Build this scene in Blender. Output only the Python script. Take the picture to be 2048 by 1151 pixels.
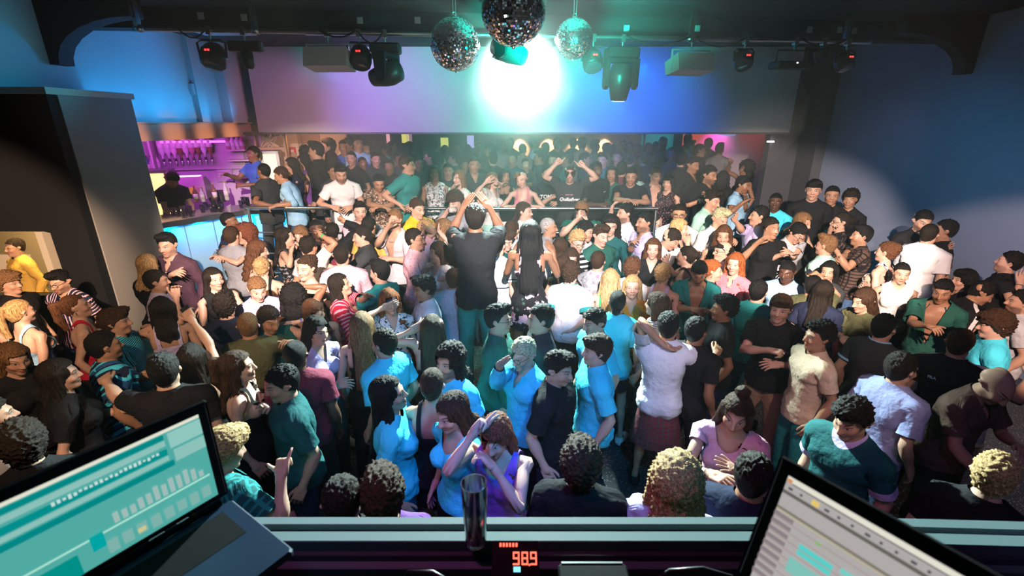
import bpy, math, random
import numpy as np
from mathutils import Vector, Matrix, Euler, Quaternion
for o in list(bpy.data.objects): bpy.data.objects.remove(o)
scene = bpy.context.scene
R = math.radians

# ------------------------------------------------------------------ camera, world, exposure, large lights
FPX, PITCH, HC = 940.0, R(19.3), 2.65                  # focal length in pixels of a 2048 wide frame, tilt, height above the dance floor
cam = bpy.data.cameras.new('camera'); co = bpy.data.objects.new('camera', cam); scene.collection.objects.link(co); scene.camera = co
cam.sensor_width = 36.0; cam.lens = FPX / 2048 * 36.0; cam.clip_start = .02
co.location = (0, 0, HC); co.rotation_euler = (R(90) - PITCH, 0, 0)
cam.dof.use_dof = True; cam.dof.focus_distance = 4.6; cam.dof.aperture_fstop = 3.4
CT, ST = math.cos(PITCH), math.sin(PITCH)
def ray(px, py):
    """direction through a pixel of the 2048 x 1151 frame, with depth 1 along the optical axis"""
    u, v = (px - 1024) / FPX, (575.5 - py) / FPX
    return np.array([u, CT + v * ST, -ST + v * CT])
def at_y(px, py, Y): d = ray(px, py); return np.array([0, 0, HC]) + d * (Y / d[1])
def at_z(px, py, z): d = ray(px, py); return np.array([0, 0, HC]) + d * ((z - HC) / d[2])
def at_x(px, py, x): d = ray(px, py); return np.array([0, 0, HC]) + d * (x / d[0])

w = bpy.data.worlds.new('world'); scene.world = w; w.use_nodes = True
w.node_tree.nodes['Background'].inputs[0].default_value = (.35, .42, .60, 1); w.node_tree.nodes['Background'].inputs[1].default_value = .0015
vs = scene.view_settings; vs.view_transform = 'Standard'; vs.look = 'None'; vs.gamma = 1; vs.use_curve_mapping = False; vs.exposure = 0.0
cy = scene.cycles
cy.max_bounces = 5; cy.diffuse_bounces = 1; cy.glossy_bounces = 3; cy.transmission_bounces = 4; cy.volume_bounces = 0; cy.transparent_max_bounces = 6
cy.sample_clamp_indirect = 4.0; cy.caustics_reflective = False; cy.caustics_refractive = False
def spot(name, loc, tgt, col, power, ang, blend=.5, rad=.05):
    L = bpy.data.lights.new(name, 'SPOT'); L.color = col; L.energy = power; L.spot_size = R(ang); L.spot_blend = blend; L.shadow_soft_size = rad
    o = bpy.data.objects.new(name, L); scene.collection.objects.link(o); o.location = loc
    o.rotation_euler = (Vector(tgt) - Vector(loc)).to_track_quat('-Z', 'Y').to_euler(); return o
def area(name, loc, tgt, col, power, sx, sy):
    L = bpy.data.lights.new(name, 'AREA'); L.color = col; L.energy = power; L.shape = 'RECTANGLE'; L.size = sx; L.size_y = sy
    o = bpy.data.objects.new(name, L); scene.collection.objects.link(o); o.location = loc
    o.rotation_euler = (Vector(tgt) - Vector(loc)).to_track_quat('-Z', 'Y').to_euler(); return o
def point(name, loc, col, power, rad=.05):
    L = bpy.data.lights.new(name, 'POINT'); L.color = col; L.energy = power; L.shadow_soft_size = rad
    o = bpy.data.objects.new(name, L); scene.collection.objects.link(o); o.location = loc; return o
# stage lights over the booth: a row of spotlights aimed at the middle of the floor
for x, az, el, cone, c, pw in ((-1.5, -43, -24.5, 31, (1., .66, .44), 2600), (-.6, -18, -20.5, 29, (1., .76, .66), 4200), (.25, 2, -20.5, 29, (1., .86, .82), 3900), (1.0, 21, -20.5, 28, (1., .78, .66), 4300), (1.6, 37, -28.5, 28, (1., .66, .52), 1500)):
    a, e = R(az), R(el); p = (x, -.15, 3.72)
    spot('key_spot', p, (p[0] + math.sin(a) * math.cos(e), p[1] + math.cos(a) * math.cos(e), p[2] + math.sin(e)), c, pw, cone, .35, .03)
spot('booth_cyan', (.55, .45, 3.45), (.05, 2.85, 1.0), (.0, .43, 1.), 270, 50, .8, .12)
spot('booth_cyan_side', (-.7, .2, 3.5), (-.9, 2.9, 1.0), (.0, .38, .62), 80, 62, .9, .12)
spot('booth_violet', (-.9, .9, 3.45), (.15, 2.5, 1.0), (.85, .12, .50), 80, 78, .8, .12)
spot('booth_lilac_side', (1.3, .0, 3.5), (2.1, 2.9, 1.0), (.42, .24, .70), 50, 62, .8, .12)
spot('booth_uv', (.0, .55, 2.9), (-.06, 1.8, 1.35), (.20, .07, 1.), 75, 26, .6, .03)
# beam of the moving head behind the mirror balls, towards the booth
spot('beam_centre', (.068, 5.22, 3.365), (.1, 0.9, 1.9), (.74, 1., .95), 4200, 84, .5, .04)
spot('haze_teal', (.0, 8.2, 3.6), (.0, 7.4, .8), (.10, .85, .62), 300, 120, .8, .08)
spot('key_right_low', (1.2, .2, 3.6), (1.75, 2.9, 1.4), (1., .70, .52), 190, 34, .5, .04)
spot('key_left_low', (-1.4, .2, 3.6), (-2.7, 2.9, 1.35), (1., .62, .38), 420, 44, .6, .04)
# washes on the walls
for y, pw in ((5.7, 6), (6.2, 7), (6.7, 8), (7.2, 8), (7.7, 6), (8.1, 4)): spot('fascia_uplight', (-4.36, y, 2.74), (-4.74, y - .1, 3.2), (.0, .40, 1.), pw, 160, .9, .06)
spot('wash_blue_left', (-2.5, 7.6, 3.3), (-4.75, 6.0, 3.42), (.0, .30, 1.), 100, 66, .9, .1)  # unseen spot hanging free in the air, added to turn this wall blue
spot('wash_blue_near', (-3.2, 5.0, 3.25), (-4.75, 4.2, 3.45), (.0, .40, .62), 30, 90, .9, .1)
spot('wash_violet_left', (-1.4, 6.2, 3.3), (-4.7, 7.6, 3.45), (.60, .18, .95), 12, 46, .7, .1)
spot('wash_violet_bulkhead', (-2.4, 6.5, 3.4), (-2.0, 8.7, 2.95), (.58, .24, 1.), 340, 76, .9, .1)
spot('wash_pink_bulkhead', (-2.7, 6.9, 3.3), (-3.85, 8.7, 2.85), (1., .30, .50), 70, 58, .9, .1)
spot('wash_blue_bulkhead', (1.7, 6.7, 3.35), (2.0, 8.7, 2.65), (.0, .14, 1.), 430, 84, .8, .05)
spot('wash_teal_bulkhead', (3.4, 6.6, 3.4), (3.5, 8.7, 2.8), (.08, .30, .36), 24, 80, .9, .1)
spot('wash_teal_ceiling', (.45, 3.7, 3.0), (.30, 5.0, 3.85), (.0, .85, .58), 2200, 96, .9, .1)
spot('wash_blue_right', (2.9, 4.3, 3.4), (5.6, 6.4, 1.35), (.0, .40, .70), 120, 66, 1., .1)
spot('wash_lilac_right', (2.2, 3.4, 3.6), (5.6, 5.1, 1.1), (.66, .56, .95), 40, 44, 1., .08)
spot('wash_lilac_right', (2.2, 3.0, 3.6), (5.6, 4.3, 1.2), (.72, .55, .85), 85, 36, 1., .08)
spot('wash_rose_right', (3.2, 6.2, 3.4), (5.6, 7.3, 2.2), (.60, .36, .62), 14, 36, .7, .08)
spot('crowd_bounce_fill', (.1, .4, 2.3), (-.3, 5.6, 3.35), (1., .78, .74), 50, 70, .9, .2)  # unseen spot added for the fixtures, replaces light bounced off the crowd
HAZE = .003
HAZE2 = .105
# ------------------------------------------------------------------ people: distance fields -> meshes
def sstep(a, b, x):
    t = np.clip((x - a) / (b - a), 0.0, 1.0)
    return t * t * (3 - 2 * t)

class Field:
    def __init__(self, xs, ys, zs):
        self.ax = [np.asarray(a, np.float32) for a in (xs, ys, zs)]
        self.F = np.full([len(a) for a in self.ax], .08, np.float32)
    def _box(self, lo, hi, m):
        sl, g = [], []
        for i in range(3):
            a = self.ax[i]
            i0 = max(0, np.searchsorted(a, lo[i] - m)); i1 = min(len(a), np.searchsorted(a, hi[i] + m))
            sl.append(slice(i0, max(i0, i1)))
            shp = [1, 1, 1]; shp[i] = -1
            g.append(a[sl[i]].reshape(shp))
        return tuple(sl), g
    def cone(self, a, b, ra, rb, k=.02, sy=1.0, sub=False):
        a = np.array(a, float); b = np.array(b, float); r = max(ra, rb) * max(1, sy)
        sl, (X, Y, Z) = self._box(np.minimum(a, b) - r, np.maximum(a, b) + r, .03 + k)
        ba = b - a; L2 = float(ba @ ba) + 1e-12
        px, py, pz = X - a[0], (Y - a[1]) / sy, Z - a[2]
        ba2 = np.array([ba[0], ba[1] / sy, ba[2]]); L2 = float(ba2 @ ba2) + 1e-12
        h = np.clip((px * ba2[0] + py * ba2[1] + pz * ba2[2]) / L2, 0, 1)
        d = np.sqrt((px - ba2[0] * h) ** 2 + (py - ba2[1] * h) ** 2 + (pz - ba2[2] * h) ** 2) - (ra + (rb - ra) * h)
        self._put(sl, d, k, sub)
    def ell(self, c, r, k=.02, sub=False):
        c = np.array(c, float); r = np.array(r, float)
        sl, (X, Y, Z) = self._box(c - r, c + r, .03 + k)
        x, y, z = X - c[0], Y - c[1], Z - c[2]
        k0 = np.sqrt((x / r[0]) ** 2 + (y / r[1]) ** 2 + (z / r[2]) ** 2)
        k1 = np.sqrt((x / r[0] ** 2) ** 2 + (y / r[1] ** 2) ** 2 + (z / r[2] ** 2) ** 2) + 1e-9
        self._put(sl, k0 * (k0 - 1) / k1, k, sub)
    def rbox(self, c, hs, rad, k=.01, sub=False):
        c = np.array(c, float); hs = np.array(hs, float)
        sl, (X, Y, Z) = self._box(c - hs - rad, c + hs + rad, .03 + k)
        qx, qy, qz = np.abs(X - c[0]) - hs[0], np.abs(Y - c[1]) - hs[1], np.abs(Z - c[2]) - hs[2]
        d = np.sqrt(np.maximum(qx, 0) ** 2 + np.maximum(qy, 0) ** 2 + np.maximum(qz, 0) ** 2) + np.minimum(np.maximum(qx, np.maximum(qy, qz)), 0) - rad
        self._put(sl, d, k, sub)
    def _put(self, sl, d, k, sub):
        f = self.F[sl]
        if f.size == 0: return
        if sub:
            f = -f
        if k <= 1e-6: r = np.minimum(f, d)
        else:
            h = np.clip(.5 + .5 * (d - f) / k, 0, 1)
            r = d + (f - d) * h - k * h * (1 - h)
        self.F[sl] = -r if sub else r
    def mesh(self):
        F = self.F; S = F < 0
        nx, ny, nz = F.shape
        c = np.zeros((nx - 1, ny - 1, nz - 1), np.int8)
        offs = [(i, j, k) for i in (0, 1) for j in (0, 1) for k in (0, 1)]
        for o in offs: c += S[o[0]:nx - 1 + o[0], o[1]:ny - 1 + o[1], o[2]:nz - 1 + o[2]]
        idx = np.argwhere((c > 0) & (c < 8))
        N = len(idx); ids = np.full(c.shape, -1, np.int64); ids[tuple(idx.T)] = np.arange(N)
        acc = np.zeros((N, 3)); cnt = np.zeros(N)
        for o1 in offs:
            for ax in range(3):
                if o1[ax]: continue
                o2 = list(o1); o2[ax] = 1
                p1 = idx + np.array(o1); p2 = idx + np.array(o2)
                f1 = F[tuple(p1.T)]; f2 = F[tuple(p2.T)]
                m = (f1 < 0) != (f2 < 0)
                t = (f1[m] / (f1[m] - f2[m]))[:, None]
                w1 = np.stack([self.ax[i][p1[m, i]] for i in range(3)], 1); w2 = np.stack([self.ax[i][p2[m, i]] for i in range(3)], 1)
                acc[m] += w1 * (1 - t) + w2 * t; cnt[m] += 1
        V = acc / np.maximum(cnt, 1)[:, None]
        Q = []
        for ax in range(3):
            a, b = (ax + 1) % 3, (ax + 2) % 3
            A = np.moveaxis(S, (ax, a, b), (0, 1, 2)); I = np.moveaxis(ids, (ax, a, b), (0, 1, 2))
            ch = A[:-1, 1:-1, 1:-1] != A[1:, 1:-1, 1:-1]
            e = np.argwhere(ch); i, j, k = e[:, 0], e[:, 1] + 1, e[:, 2] + 1
            q = np.stack([I[i, j - 1, k - 1], I[i, j, k - 1], I[i, j, k], I[i, j - 1, k]], 1)
            s = A[i, j, k]
            q[~s] = q[~s][:, ::-1]
            Q.append(q)
        Q = np.concatenate(Q); Q = Q[(Q >= 0).all(1)]
        return V.astype(np.float32), Q

def to_mesh(name, V, faces):
    me = bpy.data.meshes.new(name)
    faces = np.asarray(faces); n = faces.shape[1]
    me.vertices.add(len(V)); me.vertices.foreach_set('co', np.asarray(V, np.float32).ravel())
    me.loops.add(faces.size); me.loops.foreach_set('vertex_index', faces.astype(np.int32).ravel())
    me.polygons.add(len(faces)); me.polygons.foreach_set('loop_start', np.arange(0, faces.size, n, dtype=np.int32))
    me.polygons.foreach_set('use_smooth', np.ones(len(faces), bool))
    me.update(calc_edges=True)
    return me

def from_mesh(me):
    V = np.empty(len(me.vertices) * 3, np.float32); me.vertices.foreach_get('co', V)
    me.calc_loop_triangles()
    T = np.empty(len(me.loop_triangles) * 3, np.int32); me.loop_triangles.foreach_get('vertices', T)
    return V.reshape(-1, 3), T.reshape(-1, 3)

def decimate(V, Q, tris):
    """the surface V, Q brought down to about TRIS triangles"""
    me = to_mesh('tmp', V, Q); o = bpy.data.objects.new('tmp', me); bpy.context.scene.collection.objects.link(o)
    n = len(Q) * (Q.shape[1] - 2)
    if n > tris:
        m = o.modifiers.new('d', 'DECIMATE'); m.ratio = tris / n
    dg = bpy.context.evaluated_depsgraph_get(); ev = o.evaluated_get(dg); m2 = ev.to_mesh()
    V2, T2 = from_mesh(m2); ev.to_mesh_clear()
    bpy.data.objects.remove(o); bpy.data.meshes.remove(me)
    return V2, T2

def vnormals(V, T):
    n = np.zeros_like(V); f = np.cross(V[T[:, 1]] - V[T[:, 0]], V[T[:, 2]] - V[T[:, 0]])
    for i in range(3): np.add.at(n, T[:, i], f)
    return n / (np.linalg.norm(n, axis=1, keepdims=True) + 1e-9)

def drop(V, T, keep):
    """keep only triangles all of whose vertices are kept"""
    T = T[keep[T].all(1)]
    u = np.unique(T); m = np.full(len(V), -1); m[u] = np.arange(len(u))
    return V[u], m[T]

# rest pose: 1.75 m, arms straight out to the sides, palms down, facing -Y
ZA = 1.415                                    # height of the arms
FING = [(-.031, .070, -.20), (-.0105, .080, -.05), (.0105, .075, .09), (.030, .058, .26)]   # y at knuckle, length, fan angle
KN = .787

def torso(F, sex, inf=0.0, k=.035):
    i = inf
    f = sex == 'f'
    sh = .146 if f else .163
    F.ell((0, .012, 1.275), ((.134 if f else .149) + i, (.094 if f else .106) + i, .205 + i), k)
    for s in (-1, 1):
        F.cone((s * .03, .02, 1.435), (s * sh, .008, ZA - .008), (.044 if f else .050) + i, (.040 if f else .056) + i, k)
        F.cone((0, .022, 1.50), (s * .12, .015, 1.425), .042 + i * .6, .028 + i, k)
        if f: F.ell((s * .072, -.072, 1.285), (.062 + i, .062 + i, .064 + i), .03)
        else: F.ell((s * .075, -.055, 1.335), (.088 + i, .052 + i, .062 + i), k)
        F.ell((s * .08, .065, 1.33), (.07 + i, .05 + i, .11 + i), k)
        F.ell((s * .078, .055, .915), ((.092 if f else .085) + i, .088 + i, .095 + i), k)
    F.ell((0, .005, 1.10), ((.112 if f else .131) + i, (.085 if f else .096) + i, .17 + i), k)
    F.ell((0, .008, .96), ((.165 if f else .155) + i, .110 + i, .13 + i), k)

def legs(F, inf=0.0, k=.03, f=False, calf=1.0):
    i = inf
    for s in (-1, 1):
        F.cone((s * .088, .005, .90), (s * .093, -.002, .51), (.096 if f else .090) + i, .058 + i, k)
        F.cone((s * .093, .0, .51), (s * .093, .025, .09), .056 + i, .036 + i * calf, k)
        F.ell((s * .093, .028, .37), (.052 + i, .055 + i, .12 + i), k)

def arms(F, sex, inf=0.0, k=.02, x1=.70, flare=0.0):
    g = .76 if sex == 'f' else .97
    for s in (-1, 1):
        F.ell((s * .188, .006, ZA - .002), (.062 * g + inf, .056 * g + inf, .058 * g + inf), .03)
        F.cone((s * .16, .004, ZA), (s * .45, .0, ZA), .050 * g + inf, .038 * g + inf + flare, k)
        if not flare:
            F.ell((s * .31, -.006, ZA + .004), (.09 + inf, .046 * g + inf, .047 * g + inf), k)
        if x1 > .5:
            F.cone((s * .45, .0, ZA), (s * .69, .0, ZA), .040 * g + inf, .026 * g + inf, k)
            F.ell((s * .52, .0, ZA), (.09 + inf, .044 * g + inf, .040 * g + inf), k)

def head_sdf(F, sex):
    f = sex == 'f'; w = .93 if f else 1.0
    F.cone((0, .024, 1.43), (0, .012, 1.56), (.050 if f else .062), (.047 if f else .058), .03)
    F.ell((0, .018, 1.660), (.074 * w, .095, .090), .02)
    F.ell((0, -.022, 1.605), (.058 * w, .066, .080), .03)
    F.cone((-.046 * w, .012, 1.575), (0, -.058, 1.540), .022, .020, .025)
    F.cone((.046 * w, .012, 1.575), (0, -.058, 1.540), .022, .020, .025)
    F.ell((0, -.070, 1.537), (.019 if f else .024, .016, .014), .015)
    for s in (-1, 1):
        F.ell((s * .037, -.056, 1.602), (.026, .026, .022), .02)
        F.cone((s * .008, -.080, 1.655), (s * .044, -.066, 1.655), .010 if f else .012, .009, .012)
        F.ell((s * .031, -.096, 1.637), (.018, .016, .0105), .010, sub=True)
        F.ell((s * .031, -.0705, 1.637), (.0135, .0135, .0125), .004)
    F.cone((0, -.082, 1.645), (0, -.104, 1.604), .0085, .0115 if f else .013, .010)
    for s in (-1, 1): F.ell((s * .012, -.092, 1.600), (.0085, .011, .0075), .006)
    F.cone((-.016, -.080, 1.5735), (.016, -.080, 1.5735), .0065, .0065, .008)
    F.ell((0, -.087, 1.574), (.014, .0075, .006), .006)
    F.ell((0, -.086, 1.5615), (.018, .0085, .0065), .006)
    F.cone((-.02, -.094, 1.5675), (.02, -.094, 1.5675), .0022, .0022, .004, sub=True)
    for s in (-1, 1):
        F.cone((s * .073 * w, .008, 1.648), (s * .077 * w, .026, 1.645), .008, .0105, .006)
        F.cone((s * .073 * w, .006, 1.614), (s * .077 * w, .026, 1.643), .0065, .0105, .006)
        F.ell((s * .084 * w, .008, 1.635), (.006, .008, .012), .003, sub=True)

def hand_sdf(F):
    for s in (-1, 1):
        F.cone((s * .68, 0, ZA), (s * .715, 0, ZA), .026, .026, .012, sy=1.1)
        F.rbox((s * .748, .0, ZA), (.032, .030, .004), .0105, .012)
        F.ell((s * .735, -.024, ZA - .006), (.026, .016, .014), .010)
        T = [(.722, -.030, ZA - .005), (.757, -.058, ZA - .010), (.783, -.074, ZA - .012), (.803, -.080, ZA - .013)]
        for a, b, r1, r2 in ((0, 1, .0125, .0105), (1, 2, .0105, .0095), (2, 3, .0095, .0078)):
            F.cone((s * T[a][0],) + T[a][1:], (s * T[b][0],) + T[b][1:], r1, r2, .005)
        for y, L, a in FING:
            dx, dy = math.cos(a), math.sin(a)
            F.cone((s * (KN - .012), y, ZA), (s * (KN + L * .48 * dx), y + L * .48 * dy, ZA), .0102, .0088, .0035)
            F.cone((s * (KN + L * .48 * dx), y + L * .48 * dy, ZA), (s * (KN + L * dx), y + L * dy, ZA), .0088, .0070, .002)

def grid(*segs):
    out = []
    for a, b, st in segs: out.append(np.arange(a, b, st))
    return np.concatenate(out)
def sym(*segs):
    p = grid(*segs); return np.concatenate([-p[::-1], p[1:] if p[0] == 0 else p])

def build_body(sex):
    xs = sym((0.0, .10, .0046), (.10, .20, .010), (.20, .66, .018), (.66, .90, .0048))
    ys = grid((-.20, -.13, .016), (-.13, .06, .0048), (.06, .22, .012))
    zs = grid((-.03, .12, .010), (.12, 1.36, .018), (1.36, 1.47, .0052), (1.47, 1.53, .007), (1.53, 1.78, .0046))
    F = Field(xs, ys, zs)
    torso(F, sex); legs(F, f=sex == 'f'); arms(F, sex)
    for s in (-1, 1):
        F.cone((s * .095, .045, .045), (s * .105, -.115, .026), .040, .030, .02, sy=1)
        F.cone((s * .093, .03, .12), (s * .095, .03, .05), .036, .040, .02)
    head_sdf(F, sex); hand_sdf(F)
    return F.mesh()

# ---- skinning
BN = ['pelvis', 'spine', 'chest', 'neck', 'head'] + [p + s for s in 'LR' for p in
      ('clav', 'upper', 'fore', 'hand', 'th1', 'th2', 'i1', 'i2', 'm1', 'm2', 'r1', 'r2', 'p1', 'p2', 'thigh', 'calf', 'foot')]
BI = {n: i for i, n in enumerate(BN)}
NB = len(BN)

def weights(P, hair=False):
    """weights of rest-space points to the bones (dense)"""
    x, y, z = P[:, 0], P[:, 1], P[:, 2]
    W = np.zeros((len(P), NB), np.float32); ax = np.abs(x); s = x >= 0
    a = sstep(.105, .225, ax + (z - ZA) * .45) * (z > 1.05)          # arm
    if hair: a = a * 0
    body = 1 - a
    l = sstep(.985, .80, z)
    up = 1 - l
    sp = sstep(.98, 1.14, z); ch = sstep(1.12, 1.30, z)
    zz = z + np.clip(-y - .02, 0, .1) * .6
    nk = sstep(1.43, 1.50, z) * (1 - sstep(.08, .13, ax)); hd = sstep(1.505, 1.56, zz)
    if hair:
        hd = sstep(1.36, 1.56, z); nk = np.maximum(nk, sstep(1.30, 1.45, z))
    pel = up * (1 - sp)
    W[:, 0] = body * pel
    W[:, 1] = body * up * sp * (1 - ch)
    W[:, 2] = body * up * ch * (1 - nk)
    W[:, 3] = body * up * ch * nk * (1 - hd)
    W[:, 4] = body * up * ch * nk * hd
    side = sstep(-.03, .03, x)
    kn = sstep(.57, .45, z); an = sstep(.115, .06, z)
    for S, ws in (('L', side), ('R', 1 - side)):
        W[:, BI['thigh' + S]] = body * l * ws * (1 - kn)
        W[:, BI['calf' + S]] = body * l * ws * kn * (1 - an)
        W[:, BI['foot' + S]] = body * l * ws * kn * an
    cl = 1 - sstep(.14, .225, ax)
    el = sstep(.375, .525, ax); wr = sstep(.665, .725, ax)
    fi = sstep(KN - .012, KN + .008, ax)
    thumb = (y < -.030 - (ax - .722) * .3) & (ax > .715) & (ax < .83) & (y < -.036 - np.maximum(0, (ax - .77)) * .62)
    for S, m in (('L', s), ('R', ~s)):
        am = a * m
        W[:, BI['clav' + S]] = am * cl
        W[:, BI['upper' + S]] = am * (1 - cl) * (1 - el)
        W[:, BI['fore' + S]] = am * el * (1 - wr)
        h = am * wr
        tw = h * thumb; t2 = sstep(.75, .77, ax); t1 = sstep(.715, .735, ax)
        W[:, BI['th1' + S]] = tw * t1 * (1 - t2); W[:, BI['th2' + S]] = tw * t2
        rest = h - tw * t1
        fw = rest * fi * (~thumb)
        W[:, BI['hand' + S]] = rest - fw
        dist = np.stack([np.abs((y - fy) - np.maximum(ax - KN, 0) * math.tan(fa)) for fy, L, fa in FING], 1)
        near = dist.argmin(1)
        for n, (nm, (fy, L, fa)) in enumerate(zip('imrp', FING)):
            mm = fw * (near == n); j = sstep(KN + L * .42, KN + L * .54, ax)
            W[:, BI[nm + '1' + S]] = mm * (1 - j); W[:, BI[nm + '2' + S]] = mm * j
    W /= W.sum(1, keepdims=True) + 1e-9
    return W

def sparse(W):
    o = np.argsort(-W, 1)[:, :4]
    w = np.take_along_axis(W, o, 1); w /= w.sum(1, keepdims=True) + 1e-9
    return o, w.astype(np.float32)

# ---- quaternions (numpy, w x y z)
def qm(a, b):
    aw, ax, ay, az = a; bw, bx, by, bz = b
    return np.array([aw*bw-ax*bx-ay*by-az*bz, aw*bx+ax*bw+ay*bz-az*by, aw*by-ax*bz+ay*bw+az*bx, aw*bz+ax*by-ay*bx+az*bw])
def qaa(axis, ang):
    axis = np.array(axis, float); axis /= np.linalg.norm(axis) + 1e-12
    return np.concatenate([[math.cos(ang / 2)], axis * math.sin(ang / 2)])
def qrot(q, v):
    q = np.asarray(q); u = q[1:]; v = np.asarray(v, float)
    return v + 2 * np.cross(u, np.cross(u, v) + q[0] * v)
def qmat(M):
    q = Matrix([list(r) for r in M]).to_quaternion(); return np.array([q.w, q.x, q.y, q.z])
def frame(a, b):
    a = a / (np.linalg.norm(a) + 1e-12); b = b - a * (a @ b); b = b / (np.linalg.norm(b) + 1e-12)
    return np.stack([a, b, np.cross(a, b)], 1)

def solve_pose(p):
    """per-bone rotation q and translation t (world = q*rest + t) in the person's own frame, 1.75 m tall"""
    Q = [None] * NB; Tt = [None] * NB
    ID = np.array([1., 0, 0, 0])
    def setb(n, q, rest_pivot, pos):
        i = BI[n]; Q[i] = q; Tt[i] = np.asarray(pos, float) - qrot(q, rest_pivot)
    def pt(n, v):
        i = BI[n]; return qrot(Q[i], v) + Tt[i]
    X, Y, Z = (1, 0, 0), (0, 1, 0), (0, 0, 1)
    crouch = p.get('crouch', 0.0)
    lean, side, twist = p.get('lean', 0.0), p.get('side', 0.0), p.get('twist', 0.0)
    piv = np.array([0, .01, .96])
    qp = qm(qaa(Z, p.get('hipyaw', 0)), qaa(Y, p.get('hiptilt', 0)))
    setb('pelvis', qp, piv, piv + np.array([p.get('hipx', 0), lean * .06, -crouch]))
    def bend(k): return qm(qaa(Z, twist * k), qm(qaa(X, lean * k), qaa(Y, side * k)))
    q1 = qm(qp, bend(.5)); c1 = np.array([0, .01, 1.06]); setb('spine', q1, c1, pt('pelvis', c1))
    q2 = qm(q1, bend(.5)); c2 = np.array([0, .01, 1.21]); setb('chest', q2, c2, pt('spine', c2))
    hy, hp, ht = p.get('hy', 0.0), p.get('hp', 0.0), p.get('ht', 0.0)
    def hb(k): return qm(qaa(Z, hy * k), qm(qaa(X, hp * k), qaa(Y, ht * k)))
    q3 = qm(q2, hb(.4)); c3 = np.array([0, .022, 1.465]); setb('neck', q3, c3, pt('chest', c3))
    q4 = qm(q3, hb(.6)); c4 = np.array([0, .012, 1.555]); setb('head', q4, c4, pt('neck', c4))
    # legs
    for S, s in (('L', 1), ('R', -1)):
        st = p.get('step' + S, 0.0); sp = p.get('spread', .05)
        hip = np.array([s * .088, .005, .90]); H = pt('pelvis', hip)
        A = np.array([s * (.09 + sp) + p.get('hipx', 0) * .2, -st * .5 + .02, .088 + max(0, p.get('lift' + S, 0))])
        l1, l2 = .392, .42
        d = A - H; L = min(np.linalg.norm(d), l1 + l2 - .002); d /= np.linalg.norm(d)
        ca = (l1 * l1 + L * L - l2 * l2) / (2 * l1 * L); ca = min(1, max(-1, ca))
        pole = qrot(qp, np.array([s * .15, -1, 0])); pole = pole - d * (pole @ d); pole /= np.linalg.norm(pole)
        K = H + d * l1 * ca + pole * l1 * math.sqrt(1 - ca * ca); A = H + d * L
        R0 = frame(np.array([s * .005, -.005, -.39]), np.array([0, -1., 0])); kn = np.array([s * .093, -.001, .51]); an = np.array([s * .093, .025, .09])
        setb('thigh' + S, qmat(frame(K - H, pole) @ R0.T), hip, H)
        R1 = frame(an - kn, np.array([0, -1., 0]))
        setb('calf' + S, qmat(frame(A - K, pole) @ R1.T), kn, K)
        setb('foot' + S, qm(qp, qaa(Z, s * .22)), an, pt('calf' + S, an))
    # arms
    for S, s in (('L', 1), ('R', -1)):
        spec = p.get('arm' + S, 'd')
        raise_ = 0.0
        sh0 = np.array([s * (.165 if p.get('sex') == 'f' else .175), .006, ZA])
        tgt, pole, roll, bendh, hand = ARM[spec[0]] if isinstance(spec, tuple) and spec[0] in ARM else (ARM[spec] if isinstance(spec, str) else ((0, 0, 0), (0, 0, -1), 0, 0, 'relax'))
        if isinstance(spec, tuple):
            o = spec[-1]
            if isinstance(o, dict):
                tgt = o.get('t', tgt); pole = o.get('pole', pole); roll = o.get('roll', roll); bendh = o.get('bend', bendh); hand = o.get('hand', hand)
        absolute = isinstance(spec, tuple) and isinstance(spec[-1], dict) and 'abs' in spec[-1]
        if absolute: T = np.array(spec[-1]['abs'], float)
        else:
            nm = spec if isinstance(spec, str) else spec[0]
            qr = q2 if nm in ('hd', 'fa', 'nk', 'ch', 'cl', 'cr') else qaa(Z, twist)
            T = pt('chest', sh0) + qrot(qr, np.array([s * tgt[0], tgt[1], tgt[2]]) - sh0)
        S0 = pt('chest', sh0)
        el = math.atan2(T[2] - S0[2], math.hypot(T[0] - S0[0], T[1] - S0[1]))
        ca_ = max(0.0, el + .3) * .38 - .06
        cpiv = np.array([s * .03, .02, 1.42])
        qc = qm(q2, qaa(Y, -s * ca_))
        setb('clav' + S, qc, cpiv, pt('chest', cpiv))
        S1 = pt('clav' + S, sh0)
        l1, l2 = .275, .25
        d = T - S1; L = np.linalg.norm(d); d /= L + 1e-9; L = min(max(L, .12), l1 + l2 - .004)
        ca = min(1, max(-1, (l1 * l1 + L * L - l2 * l2) / (2 * l1 * L)))
        pl = qrot(q2, np.array([s * pole[0], pole[1], pole[2]], float)); pl = pl - d * (pl @ d)
        if np.linalg.norm(pl) < 1e-4: pl = np.array([0, 1., 0]) - d * d[1]
        pl /= np.linalg.norm(pl)
        E = S1 + d * l1 * ca + pl * l1 * math.sqrt(max(0, 1 - ca * ca)); Wp = S1 + d * L
        R0 = frame(np.array([s, 0, 0.]), np.array([0, -1., 0]))
        el0 = np.array([s * .45, 0, ZA]); wr0 = np.array([s * .70, 0, ZA])
        setb('upper' + S, qmat(frame(E - S1, -pl) @ R0.T), sh0, S1)
        f1 = Wp - E
        hinge = np.cross(E - S1, -pl); f2 = np.cross(hinge, f1)
        Fm = frame(f1, f2); qf = qmat(Fm @ R0.T)
        fdir = f1 / np.linalg.norm(f1)
        qf2 = qm(qaa(fdir, s * roll * .5), qf)
        setb('fore' + S, qf2, el0, E)
        qh = qm(qaa(fdir, s * roll), qf)
        palm = qrot(qh, np.array([0, 0, -1.])); bax = np.cross(fdir, palm)
        qh = qm(qaa(bax, bendh), qh)
        setb('hand' + S, qh, wr0, pt('fore' + S, wr0))
        c1_, c2_, th, fan = HAND[hand]
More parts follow.
